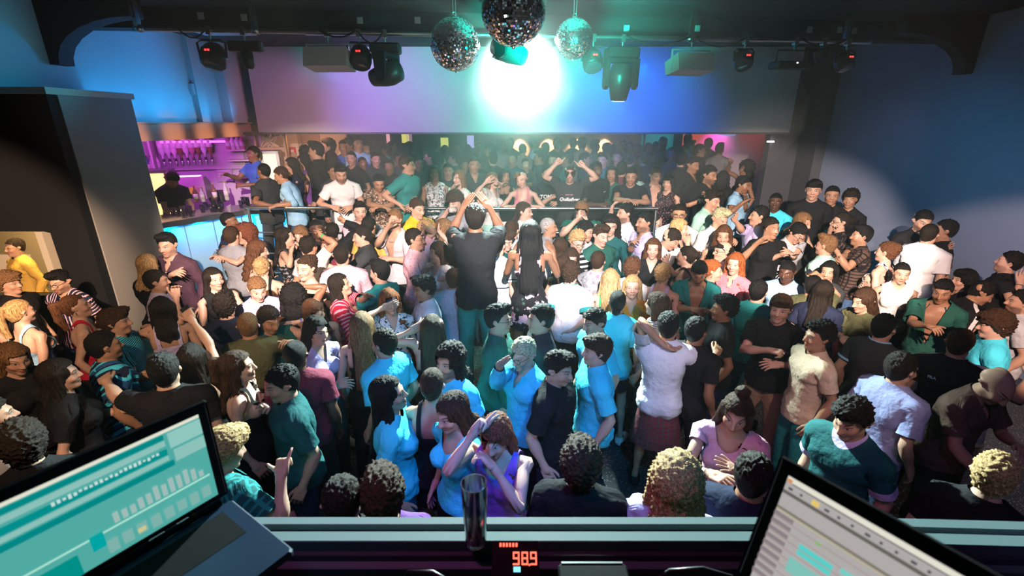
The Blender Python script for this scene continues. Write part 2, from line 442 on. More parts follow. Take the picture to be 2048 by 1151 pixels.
        for n, (nm, (fy, Lf, fa)) in enumerate(zip('imrp', FING)):
            cc1 = c1_[n] if isinstance(c1_, tuple) else c1_; cc2 = c2_[n] if isinstance(c2_, tuple) else c2_
            k0 = np.array([s * KN, fy, ZA]); hx = np.array([0, s * 1., 0])
            fanq = qaa((0, 0, 1), s * -fa * (1 - fan))
            qa_ = qm(qh, qm(fanq, qaa(hx, cc1))); setb(nm + '1' + S, qa_, k0, pt('hand' + S, k0))
            k1 = np.array([s * (KN + Lf * .48 * math.cos(fa)), fy + Lf * .48 * math.sin(fa), ZA])
            ax2 = np.array([-s * math.sin(fa) * s, s * math.cos(fa), 0])
            setb(nm + '2' + S, qm(qa_, qaa(ax2, cc2)), k1, pt(nm + '1' + S, k1))
        t0 = np.array([s * .722, -.030, ZA - .005]); qt = qm(qh, qaa((s * .6, -.2 * 1, 0), -.0)); qt = qm(qh, qaa((0, 0, 1), s * th))
        setb('th1' + S, qt, t0, pt('hand' + S, t0))
        t1 = np.array([s * .765, -.062, ZA - .010]); setb('th2' + S, qm(qt, qaa((0, 0, 1), s * th * .8)), t1, pt('th1' + S, t1))
    return np.array(Q), np.array(Tt)

# hand shapes: first joints, second joints, thumb swing, finger fan
HAND = {'relax': ((.25, .35, .42, .5), (.35, .45, .5, .55), .15, .6), 'fist': (1.35, 1.5, .55, 0), 'open': (.06, .08, -.1, 1.25), 'flat': (.05, .08, .25, .2),
        'point': ((.05, 1.35, 1.4, 1.4), (.05, 1.4, 1.4, 1.4), .4, .2), 'hold': (.75, .85, .1, .25), 'peace': ((.0, .0, 1.4, 1.4), (.0, .0, 1.4, 1.4), .5, 1.6),
        'shaka': ((1.3, 1.35, 1.3, .05), (1.3, 1.4, 1.3, .05), -.35, 1.0), 'grip': ((.7, .75, .8, .85), (.9, .95, 1.0, 1.0), .2, .3)}
# arm poses: wrist target (x outwards, y, z), elbow pole, forearm roll, wrist bend, hand shape
ARM = {'d': ((.235, -.03, .93), (.3, 1, -.1), .2, 0, 'relax'), 'd2': ((.20, -.14, .95), (.5, 1, 0), .1, 0, 'relax'), 'hip': ((.17, -.03, 1.02), (1, .5, 0), .9, .5, 'relax'),
       'ch': ((.05, -.17, 1.28), (.7, .1, -1), 1.2, .1, 'relax'), 'fa': ((.035, -.15, 1.50), (.7, -.1, -1), .9, .5, 'hold'), 'up': ((.22, -.12, 1.88), (1, -.1, 0), -.2, .1, 'open'),
       'up2': ((.30, -.20, 1.74), (1, .1, -.6), -.4, .3, 'point'), 'fw': ((.12, -.42, 1.33), (.6, .2, -1), .6, .1, 'relax'), 'ho': ((.10, -.31, 1.17), (.6, .3, -1), .4, .1, 'hold'),
       'ph': ((.06, -.30, 1.26), (.7, .3, -1), -.5, .2, 'hold'), 'cr': ((-.05, -.19, 1.16), (.9, .1, -.7), 1.1, .1, 'flat'), 'rl': ((.19, -.36, 1.10), (.8, .6, -.2), 1.0, .5, 'grip'),
       'hd': ((.085, .01, 1.70), (1, -.2, .1), .6, .5, 'relax'), 'nk': ((.03, .11, 1.52), (1, -.2, .4), 1.0, .4, 'relax'), 'ar': ((.46, -.06, 1.44), (.2, .6, -.5), .5, .3, 'relax'), 'arf': ((.40, -.26, 1.46), (.4, .5, -.7), .6, .4, 'relax'),
       'cl': ((.04, -.22, 1.72), (1, -.3, -.3), .0, .0, 'flat'), 'cl1': ((.04, -.27, 1.38), (1, .2, -.8), .1, .0, 'flat'), 'hug': ((.02, -.34, 1.40), (1, .2, -.3), .9, .2, 'relax'),
       'bk': ((.08, .13, 1.0), (1, .4, 0), 1.0, .0, 'relax'), 'pk': ((.19, -.06, .96), (.8, .8, 0), .5, .1, 'relax'), 'mid': ((.10, -.27, 1.22), (.8, .3, -.8), .5, .2, 'relax'), 'mid2': ((-.02, -.26, 1.14), (.9, .2, -.7), .9, .1, 'hold'),
       'wv': ((.25, -.20, 1.52), (.7, .3, -1), -.5, -.2, 'open'), 'low': ((.10, -.24, .98), (.8, .5, -.2), .6, .2, 'relax')}

def dqs(P, o, w, Q, T):
    """dual-quaternion skinning of rest points P"""
    D = np.zeros((NB, 4))
    for i in range(NB): D[i] = .5 * qm(np.concatenate([[0], T[i]]), Q[i])
    Qs = Q[o]; Ds = D[o]                                         # n,4,4
    sg = np.sign((Qs * Qs[:, :1]).sum(2)); sg[sg == 0] = 1
    ww = (w * sg)[:, :, None]
    q = (Qs * ww).sum(1); d = (Ds * ww).sum(1)
    n = np.linalg.norm(q, axis=1, keepdims=True); q /= n; d /= n
    u, w0 = q[:, 1:], q[:, :1]; du, d0 = d[:, 1:], d[:, :1]
    r = P + 2 * np.cross(u, np.cross(u, P) + w0 * P)
    t = 2 * (w0 * du - d0 * u + np.cross(u, du))
    return r + t
# ------------------------------------------------------------------ garments, hair, skin
def clip(V, T, g):
    """the part of V, T where g > 0, its edge pulled onto g = 0"""
    ins = g > 0
    E = np.concatenate([T[:, [0, 1]], T[:, [1, 2]], T[:, [2, 0]]]); E = np.concatenate([E, E[:, ::-1]])
    m = ins[E[:, 0]] & ~ins[E[:, 1]]; E = E[m]
    t = (g[E[:, 0]] / (g[E[:, 0]] - g[E[:, 1]] + 1e-9))[:, None]
    P = V[E[:, 0]] * (1 - t) + V[E[:, 1]] * t
    acc = np.zeros_like(V); c = np.zeros(len(V))
    np.add.at(acc, E[:, 1], P); np.add.at(c, E[:, 1], 1)
    V = V.copy(); k = c > 0; V[k] = acc[k] / c[k][:, None]
    keep = ins[T].any(1) & (ins | k)[T].all(1)
    T = T[keep]; u = np.unique(T); mp = np.full(len(V), -1); mp[u] = np.arange(len(u))
    return V[u], mp[T]

def tri(Q): return np.concatenate([Q[:, [0, 1, 2]], Q[:, [0, 2, 3]]]) if Q.shape[1] == 4 else Q

def neck_cut(P, r=.072, front=1.415, back=1.462):
    x, y, z = P.T
    lvl = front + (back - front) * np.clip((y + .09) / .17, 0, 1)
    return np.maximum(np.sqrt((x / 1.0) ** 2 + (y - .01) ** 2) - r, lvl - z)

TOPS = {  # sleeve end |x|, hem z, neckline, looseness
    'tee': (.345, .86, 'crew', .020), 'wide': (.375, .84, 'crew', .025), 'polo': (.335, .87, 'polo', .019), 'shirt': (.36, .85, 'open', .024), 'long': (.69, .86, 'crew', .020), 'dress_shirt': (.68, .86, 'open', .022),
    'roll': (.50, .86, 'open', .022), 'vneck': (.345, .86, 'v', .018), 'strap': (.15, .93, 'strap', .010), 'crop': (.15, 1.10, 'strap', .010), 'sleeveless': (.185, .93, 'crew', .012), 'tank': (.165, .90, 'scoop', .014),
    'cap': (.26, .93, 'scoop', .013), 'off': (.30, .93, 'off', .013), 'dress': (.16, .66, 'strap', .012), 'kimono': (.44, .80, 'deepv', .030), 'unbuttoned': (.40, .84, 'deepv', .026), 'ctop': (.30, .96, 'v', .013)}

def build_top(kind, sex):
    sl, hem, neck, inf = TOPS[kind]
    F = Field(sym((0, .22, .011), (.22, .76, .018)), grid((-.24, .26, .011)), grid((.60, .95, .016), (.95, 1.56, .0105)))
    torso(F, sex, inf, .05)
    if sex == 'm' or inf > .022: F.cone((0, .0, 1.28), (0, .003, .84), .126 + inf * .6, .132 + inf, .05, sy=.78)
    if kind == 'dress': F.cone((0, .005, .95), (0, .0, .60), .150, .205, .04, sy=.8)
    elif hem < .95:
        F.ell((0, .01, .93), (.160 + inf, .118 + inf, .14 + inf), .03)
    if sl > .2:
        if sl < .45: arms(F, sex, inf * .75 + .004, .025, x1=.4, flare=.018)
        else: arms(F, sex, inf * .6 + .003, .025)
    V, Q = F.mesh(); T = tri(Q)
    x, y, z = V.T; ax = np.abs(x)
    g = np.minimum(z - hem, sl - ax)
    if sl < .2:
        g = np.minimum(z - hem, np.where(z > 1.2, sl - .035 * sstep(1.22, 1.34, z) - ax, 1))
    if neck in ('crew', 'polo'): g = np.minimum(g, neck_cut(V, .074))
    elif neck in ('open', 'v'):
        g = np.minimum(g, neck_cut(V, .076)); g = np.minimum(g, np.where((y < 0) & (z > 1.2), ax - (z - (1.355 if neck == 'open' else 1.34)) * .42, 1))
    elif neck == 'deepv':
        g = np.minimum(g, neck_cut(V, .078)); g = np.minimum(g, np.where((y < 0), ax - np.clip((z - 1.02) * .20, -.1, .5), 1))
    elif neck == 'scoop': g = np.minimum(g, neck_cut(V, .10, 1.335, 1.40))
    elif neck == 'off': g = np.minimum(g, 1.385 - z)
    elif neck == 'strap':
        st = np.minimum(.016 - np.abs(ax - .085), 1)                 # shoulder straps
        lim = np.where(y < 0, 1.325 + .02 * sstep(.02, .08, ax), 1.285)
        g = np.minimum(g, np.maximum(lim - z, st))
    V, T = clip(V, T, g)
    return V, T

BOTTOMS = {'jeans': (.07, .012), 'wide_trousers': (.06, .030), 'shorts': (.52, .028), 'skirt': (.62, .02), 'short_skirt': (.68, .012), 'kilt': (.50, .03)}
def build_bottom(kind, sex):
    hem, inf = BOTTOMS[kind]
    F = Field(sym((0, .30, .012)), grid((-.22, .24, .012)), grid((-.02, .84, .018), (.84, 1.06, .012)))
    f = sex == 'f'
    F.ell((0, .008, .96), ((.165 if f else .155) + inf * .7, .112 + inf * .7, .13), .03)
    for s in (-1, 1): F.ell((s * .078, .055, .915), ((.092 if f else .086) + inf * .7, .088 + inf * .7, .095), .03)
    if kind in ('skirt', 'kilt', 'short_skirt'):
        F.cone((0, .012, .96), (0, .0, hem - .04), .150, .17 if kind == 'short_skirt' else .215, .04, sy=.85)
    else: legs(F, inf, .02, f, 1.6)
    V, Q = F.mesh(); T = tri(Q)
    g = np.minimum(V[:, 2] - hem, 1.005 - V[:, 2])
    return clip(V, T, g)

def build_shoe(side):
    F = Field(sym((0, .19, .009)), grid((-.19, .12, .009)), grid((-.02, .14, .009)))
    for s in ((1,) if side == 'L' else (-1,)):
        F.cone((s * .095, .048, .045), (s * .105, -.122, .030), .047, .038, .02)
        F.cone((s * .093, .03, .11), (s * .095, .03, .05), .047, .048, .02)
    V, Q = F.mesh(); T = tri(Q)
    V[:, 2] = np.maximum(V[:, 2], .0)
    return clip(V, T, .105 - V[:, 2])

def bump3(P, f, seed=0.0):
    x, y, z = (P * f).T
    return np.sin(x * 1.0 + seed + 1.3 * np.sin(y * .8 + seed)) * np.sin(y + 2.1 * seed + 1.1 * np.sin(z * .9)) * np.sin(z * 1.1 + .7 * seed + np.sin(x * .7))

# style: cap thickness, side thickness, extras
HAIR = {'buzz': dict(t=.005, side=.0035), 'fade': dict(t=.017, side=.002, rough=.003), 'short': dict(t=.017, side=.008, rough=.004), 'quiff': dict(t=.020, side=.004, quiff=1, rough=.004), 'slick': dict(t=.022, side=.005, quiff=.6, rough=.0015),
        'fringe': dict(t=.022, side=.014, fringe=1, rough=.005), 'curly': dict(t=.034, side=.012, curl=.011, quiff=.5), 'mop': dict(t=.034, side=.028, curl=.0075, fringe=.7, nape=1), 'afro': dict(t=.065, side=.055, curl=.008, nape=1),
        'bigcurl': dict(t=.045, side=.05, curl=.0095, long=1.45, vol=1.25), 'long': dict(t=.014, side=.012, long=1.26, rough=.003), 'vlong': dict(t=.016, side=.014, long=1.08, vol=1.1, rough=.003), 'wavy': dict(t=.018, side=.016, long=1.27, vol=1.15, wave=.008),
        'bob': dict(t=.018, side=.018, long=1.47, rough=.003), 'lob': dict(t=.016, side=.016, long=1.39, rough=.003), 'pony': dict(t=.009, side=.006, pony=1.36, rough=.002), 'bun': dict(t=.009, side=.006, bun=(0, .118, 1.665, .042), rough=.003), 'lowbun': dict(t=.009, side=.008, bun=(0, .105, 1.575, .04), rough=.003),
        'topbun': dict(t=.010, side=.008, bun=(0, .05, 1.785, .04), rough=.004, long=1.30), 'updo': dict(t=.018, side=.010, bun=(0, .09, 1.70, .060), curl=.007), 'rock': dict(t=.034, side=.03, curl=.008, long=1.42, vol=1.0), 'bangs': dict(t=.02, side=.016, fringe=1, long=1.45, rough=.003),
        'balding': dict(t=.004, side=.007, bald=1), 'halfup': dict(t=.010, side=.010, long=1.28, rough=.003, pony=1.45)}

def build_hair(style, sex):
    h = HAIR[style]; t, sd = h['t'], h['side']; w = .93 if sex == 'f' else 1.0
    L = h.get('long')
    F = Field(sym((0, .19, .0068)), grid((-.17, .27, .0068)), grid((1.0 if L else 1.42, 1.54, .012 if L else .0068), (1.54, 1.90, .0062)))
    sd = max(sd, .0045); F.ell((0, .020, 1.660), (.074 * w + sd, .095 + sd, .090), .01)
    F.ell((0, .020, 1.664 + t * .5), (.072 * w + (t + sd) * .5, .092 + (t + sd) * .5, .088 + t * .6), .02)
    if not L: F.cone((0, .048, 1.61), (0, .032, 1.55), .050 + sd, .041 + sd, .03)
    q = h.get('quiff', 0)
    if q:
        F.ell((0, -.052, 1.735 + .012 * q), (.056, .045, .022 + .014 * q), .02); F.ell((.015, -.02, 1.75), (.05, .06, .022 + .008 * q), .02)
    if h.get('fringe'):
        F.ell((0, -.058, 1.705), (.066 * w, .040, .042), .015); F.ell((.02, -.05, 1.735), (.06, .06, .03), .02)
    if L:
        v = h.get('vol', 1.0); n = 1 if L > 1.4 else 2
        zt = L
        zm = max(zt, 1.47)
        F.cone((0, .060, 1.64), (0, .088, zm), .078 * v, .078 * v, .03, sy=.62 * v)
        if zt < 1.45: F.cone((0, .090, 1.47), (0, .158, zt + .03), .076 * v, .082 * v, .04, sy=.42 * v)
        for s in (-1, 1):
            F.cone((s * .070, .012, 1.67), (s * .086 * v, .026, max(zt + .04, 1.40)), .026 * v + sd * .3, .034 * v, .03, sy=.9)
            if L < 1.36: F.cone((s * .086 * v, .02, 1.45), (s * .080, -.120 if s > 0 else .13, max(zt + .05, 1.25)), .034 * v, .030 * v, .03)
    if h.get('pony'):
        F.cone((0, .10, 1.70), (0, .155, 1.69), .026, .032, .015); F.cone((0, .155, 1.69), (0, .165, 1.55), .036, .034, .02); F.cone((0, .165, 1.55), (0, .13, h['pony']), .034, .014, .02)
    if h.get('bun'):
        b = h['bun']; F.ell(b[:3], (b[3] * 1.1, b[3] * .95, b[3]), .012)
    V, Q = F.mesh(); T = tri(Q)
    N = vnormals(V, T)
    x, y, z = V.T; ph = np.arctan2(x, y + .001)
    d = np.zeros(len(V))
    if h.get('curl'): d += h['curl'] * (bump3(V, 115, 1.) + .7 * bump3(V, 190, 3.)) * 1.25
    if h.get('rough'): d += h['rough'] * sstep(.001, .004, np.full(len(V), t)) * (.35 + .65 * sstep(1.66, 1.72, z)) * (np.sin(ph * 34 + 3 * np.sin(z * 40)) * .6 + bump3(V, 150, .4)) * (1 if not L else 1.2)
    if h.get('wave'): d += h['wave'] * np.sin(z * 95 + 2.2 * np.sin(ph * 5)) * sstep(1.66, 1.5, z) + .003 * np.sin(ph * 40)
    if L: d += .004 * np.sin(ph * 26 + 2 * np.sin(z * 18)) * sstep(1.7, 1.55, z)
    if not L and t > .012:
        d += (.0050 * bump3(V * [1, .45, 1], 165, 2.) + .0035 * bump3(V * [1, .5, 1], 290, .7)) * sstep(1.66, 1.72, z) * (.6 if style == 'slick' else 1.15)
        d += .006 * np.maximum(0, np.sin(x * 210 + 2 * np.sin(z * 60))) * sstep(-.05, -.085, y) * sstep(1.70, 1.72, z)
    V = V + N * d[:, None].astype(np.float32)
    x, y, z = V.T; ax = np.abs(x)
    hl = np.interp(y, [-.13, -.085, -.045, -.012, .02, .06, .10], [1.712, 1.704, 1.690, 1.640 - sd * .6, 1.60, 1.575, 1.555 if not h.get('nape') else 1.53])
    if h.get('fringe'): hl = np.interp(y, [-.13, -.06, -.03, .0, .03, .07], [1.672, 1.672, 1.660, 1.61, 1.58, 1.55])
    if h.get('bald'): hl = np.where((z > 1.68), np.interp(np.hypot(x, y - .03), [.0, .075, .08], [2, 2, 1.6]), hl)
    hl = hl + .007 * (y < .0) * (t > .006) + .0045 * bump3(V * [1, 1, .3], 330, 1.3) + .003 * np.sin(x * 330)
    g = z - hl
    if sd < .014 and not L:
        e = np.sqrt(((ax - .085) / .024) ** 2 + ((y - .016) / .020) ** 2 + ((z - 1.630) / .032) ** 2) - 1
        g = np.minimum(g, e * .03)
    if L:                                           # beside and behind the face everything stays
        g = np.maximum(g, np.minimum(np.minimum(ax - .058, y + .075), L + .9))
        g = np.maximum(g, y - .035)
        g = np.minimum(g, z - L + .012 * np.sin(ph * 14))
        g = np.where((z > 1.5), np.minimum(g, np.where((y < -.035) & (z < 1.70), ax - .050 - (1.70 - z) * .16, 1)), g) if not h.get('fringe') else g
    if h.get('pony') or h.get('bun'):
        bz = h['bun'][1] if h.get('bun') else .11
        g = np.where((y > .095) & (z < 1.76), np.maximum(g, .01), g)
        if h.get('bun') and h['bun'][2] > 1.72: g = np.where(z > 1.72, np.maximum(g, np.where(y > -.08, .01, g)), g)
    return clip(V, T, g)

TPL = {}
def template(kind, style, sex, tris):
    key = (kind, style, sex, tris)
    if key in TPL: return TPL[key]
    base = ('base', kind, style, sex)
    if base not in TPL:
        if kind == 'body': v, q = build_body(sex); TPL[base] = (v, tri(q))
        else: TPL[base] = {'top': build_top, 'bottom': build_bottom, 'hair': build_hair}[kind](style, sex) if kind != 'shoe' else build_shoe(style)
    V, T = TPL[base]
    V, T = decimate(V, T, tris)
    N = vnormals(V, T)
    o, w = sparse(weights(V, kind == 'hair'))
    TPL[key] = (V, T, N, o, w)
    return TPL[key]

# ------------------------------------------------------------------ node helper and materials
class NT:
    def __init__(self, name):
        m = bpy.data.materials.new(name); m.use_nodes = True; self.m = m; self.t = m.node_tree
        self.b = self.t.nodes['Principled BSDF']; self.out = self.t.nodes['Material Output']
    def n(self, typ, **kw):
        nd = self.t.nodes.new('ShaderNode' + typ)
        for k, v in kw.items(): setattr(nd, k, v)
        return nd
    def link(self, a, b): self.t.links.new(a, b)
    def set(self, sock, v):
        if hasattr(v, 'is_output') or isinstance(v, bpy.types.NodeSocket): self.link(v, sock)
        else: sock.default_value = v
    def math(self, op, a, b=None, c=None, clamp=False):
        nd = self.n('Math', operation=op, use_clamp=clamp); self.set(nd.inputs[0], a)
        if b is not None: self.set(nd.inputs[1], b)
        if c is not None: self.set(nd.inputs[2], c)
        return nd.outputs[0]
    def rest(self, name='rest'):
        if not hasattr(self, '_r'):
            a = self.n('Attribute', attribute_name=name); s = self.n('SeparateXYZ'); self.link(a.outputs['Vector'], s.inputs[0])
            self._r = a.outputs['Vector']; self._x, self._y, self._z = s.outputs
            self._ax = self.math('ABSOLUTE', self._x)
        return self._r
    def smooth(self, v, a, b):
        nd = self.n('MapRange', interpolation_type='SMOOTHSTEP'); self.set(nd.inputs[0], v); nd.inputs[1].default_value = a; nd.inputs[2].default_value = b
        return nd.outputs[0]
    def ell(self, u, cu, ru, v, cv, rv, soft=.25):
        a = self.math('DIVIDE', self.math('SUBTRACT', u, cu), ru); b = self.math('DIVIDE', self.math('SUBTRACT', v, cv), rv)
        e = self.math('ADD', self.math('MULTIPLY', a, a), self.math('MULTIPLY', b, b))
        return self.smooth(e, 1 + soft, 1 - soft)
    def mix(self, f, a, b):
        nd = self.n('Mix', data_type='RGBA'); self.set(nd.inputs[0], f)
        self.set(nd.inputs[6], a if not isinstance(a, tuple) else a[:3] + (1,)); self.set(nd.inputs[7], b if not isinstance(b, tuple) else b[:3] + (1,))
        return nd.outputs[2]
    def noise(self, scale, vec=None, detail=2.0, rough=.5, out=0, scl=None):
        nd = self.n('TexNoise'); nd.inputs['Scale'].default_value = scale; nd.inputs['Detail'].default_value = detail; nd.inputs['Roughness'].default_value = rough
        v = vec
        if scl is not None:
            mp = self.n('Mapping'); mp.inputs['Scale'].default_value = scl; self.link(vec, mp.inputs[0]); v = mp.outputs[0]
        if v is not None: self.link(v, nd.inputs['Vector'])
        return nd.outputs[out]
    def bump(self, h, strength=.3, dist=.01):
        nd = self.n('Bump'); nd.inputs['Strength'].default_value = strength; nd.inputs['Distance'].default_value = dist
        self.link(h, nd.inputs['Height']); self.link(nd.outputs[0], self.b.inputs['Normal'])
    def done(self, col=None, rough=.6, spec=.3, metal=0.0):
        if col is not None: self.set(self.b.inputs['Base Color'], col if not isinstance(col, tuple) else col[:3] + (1,))
        self.b.inputs['Roughness'].default_value = rough; self.b.inputs['Specular IOR Level'].default_value = spec; self.b.inputs['Metallic'].default_value = metal
        return self.m

MC = {}
SKIN = {'fair': (.60, .37, .28), 'light': (.52, .305, .215), 'tan': (.41, .22, .135), 'olive': (.36, .195, .12), 'brown': (.24, .115, .065), 'dark': (.095, .045, .028)}
HAIRC = {'black': (.007, .006, .006), 'dark': (.014, .009, .006), 'brown': (.042, .021, .011), 'chestnut': (.095, .040, .018), 'light': (.18, .095, .042), 'blond': (.46, .29, .13), 'pale': (.58, .45, .27), 'red': (.30, .085, .025), 'auburn': (.15, .045, .022), 'grey': (.30, .28, .27)}

def skin_mat(tone, hc, beard, lips):
    key = ('skin', tone, hc, beard, lips)
    if key in MC: return MC[key]
    k = NT('skin_' + tone); r = k.rest(); c = SKIN[tone]; hcol = HAIRC[hc]
    front = k.smooth(k._y, -.035, -.06)
    n = k.noise(22, r, 2)
    col = k.mix(n, tuple(v * .90 for v in c), tuple(min(1, v * 1.10) for v in c))
    ck = k.math('MULTIPLY', k.ell(k._ax, .040, .026, k._z, 1.600, .024, .8), k.math('MULTIPLY', front, .35))
    col = k.mix(ck, col, (c[0] * 1.05, c[1] * .68, c[2] * .66))
    if beard:
        b1 = k.smooth(k._z, 1.602, 1.580); b2 = k.smooth(k._z, 1.505, 1.522)
        jaw = k.math('MULTIPLY', k.math('MULTIPLY', b1, b2), k.smooth(k._y, .016, -.004))
        mo = k.ell(k._ax, .0, .030, k._z, 1.5825, .0065, .5)
        mo = k.math('MULTIPLY', mo, front)
        cheek = k.ell(k._ax, .036, .022, k._z, 1.606, .026, .5)
        m = k.math('MAXIMUM', k.math('SUBTRACT', jaw, cheek, clamp=True), mo)
        m = k.math('MULTIPLY', m, k.smooth(k.noise(420, r, 1), .25 if beard > .6 else .35, .62))
        col = k.mix(k.math('MULTIPLY', m, beard), col, tuple(v * 1.2 for v in hcol))
    lip = k.math('MULTIPLY', k.ell(k._ax, 0., .0235, k._z, 1.5675, .0105, .25), k.smooth(k._y, -.055, -.072))
    col = k.mix(lip, col, {0: (c[0] * .82, c[1] * .52, c[2] * .50), 1: (.50, .06, .07)}[lips])
    line = k.math('MULTIPLY', k.ell(k._ax, 0., .022, k._z, 1.5675, .0014, .5), front)
    col = k.mix(line, col, (.05, .015, .012))
    # brows with a slight arch, eyes with sclera, iris and lash line
    arch = k.math('ADD', k._z, k.math('MULTIPLY', k.math('POWER', k.math('SUBTRACT', k._ax, .036), 2.), 9.))
    brow = k.math('MULTIPLY', k.ell(k._ax, .0335, .0205, arch, 1.6590, .0042, .5), front)
    bc = hcol if hc not in ('blond', 'pale', 'grey') else tuple(v * .45 for v in hcol)
    col = k.mix(k.math('MULTIPLY', brow, .85), col, bc)
    lash = k.math('MULTIPLY', k.ell(k._ax, .031, .0158, k._z, 1.6380, .0080, .2), front)
    col = k.mix(k.math('MULTIPLY', lash, .8), col, (c[0] * .22, c[1] * .16, c[2] * .16))
    eye = k.math('MULTIPLY', k.ell(k._ax, .031, .0130, k._z, 1.6355, .0048, .15), front)
    col = k.mix(eye, col, (.50, .46, .44))
    iris = k.math('MULTIPLY', k.ell(k._ax, .031, .0056, k._z, 1.6362, .0056, .2), eye)
    col = k.mix(iris, col, (.035, .022, .015))
    nail = k.math('MULTIPLY', 0.0, 1.0)
    nr = k.math('MULTIPLY', k.ell(k._ax, .0085, .0042, k._z, 1.5935, .0030, .4), front)
    col = k.mix(nr, col, (c[0] * .25, c[1] * .15, c[2] * .15))
    k.bump(k.noise(300, r, 2), .08, .002)
    MC[key] = k.done(col, .46, .38)
    return MC[key]

def hair_mat(c, curl=False):
    key = ('hair', c, curl)
    if key in MC: return MC[key]
    k = NT('hair_' + c); r = k.rest(); h = HAIRC[c]
    if curl == 1: n = k.noise(130, r, 3, .6); b = k.noise(210, r, 3, .7)
    elif curl == 2: n = k.noise(1, r, 3, .65, scl=(260, 45, 110)); b = k.noise(1, r, 3, .7, scl=(420, 60, 150))
    else: n = k.noise(1, r, 3, .6, scl=(170, 120, 16)); b = k.noise(1, r, 3, .65, scl=(330, 260, 22))
    col = k.mix(k.smooth(n, .30, .75), tuple(v * .40 for v in h), tuple(min(.9, v * 2.0) for v in h))
    k.bump(b, .8, .007)
    MC[key] = k.done(col, .5, .22)
    return MC[key]

COL = {'white': (.80, .80, .82), 'offwhite': (.74, .72, .68), 'black': (.010, .010, .012), 'charcoal': (.035, .038, .042), 'grey': (.27, .28, .31), 'lgrey': (.50, .52, .57), 'navy': (.014, .020, .050), 'teal': (.02, .24, .24), 'dteal': (.012, .095, .10),
       'green': (.02, .11, .085), 'mint': (.38, .66, .58), 'cyan': (.07, .66, .92), 'sky': (.32, .58, .85), 'blue': (.06, .16, .50), 'lilac': (.56, .50, .80), 'pink': (.80, .47, .56), 'rose': (.60, .20, .26), 'red': (.55, .015, .05), 'maroon': (.17, .025, .05), 'yellow': (.80, .46, .02),  # cyan: white fabric with the blue-cyan of the stage lights put into it
       'mustard': (.62, .38, .08), 'orange': (.62, .22, .03), 'olive': (.09, .095, .045), 'brown': (.10, .062, .048), 'beige': (.66, .52, .38), 'tan': (.30, .21, .14), 'purple': (.17, .07, .30), 'plum': (.075, .035, .055), 'denim': (.05, .10, .20), 'jteal': (.02, .26, .23), 'bgreen': (.04, .45, .12), 'violet': (.22, .12, .62)}

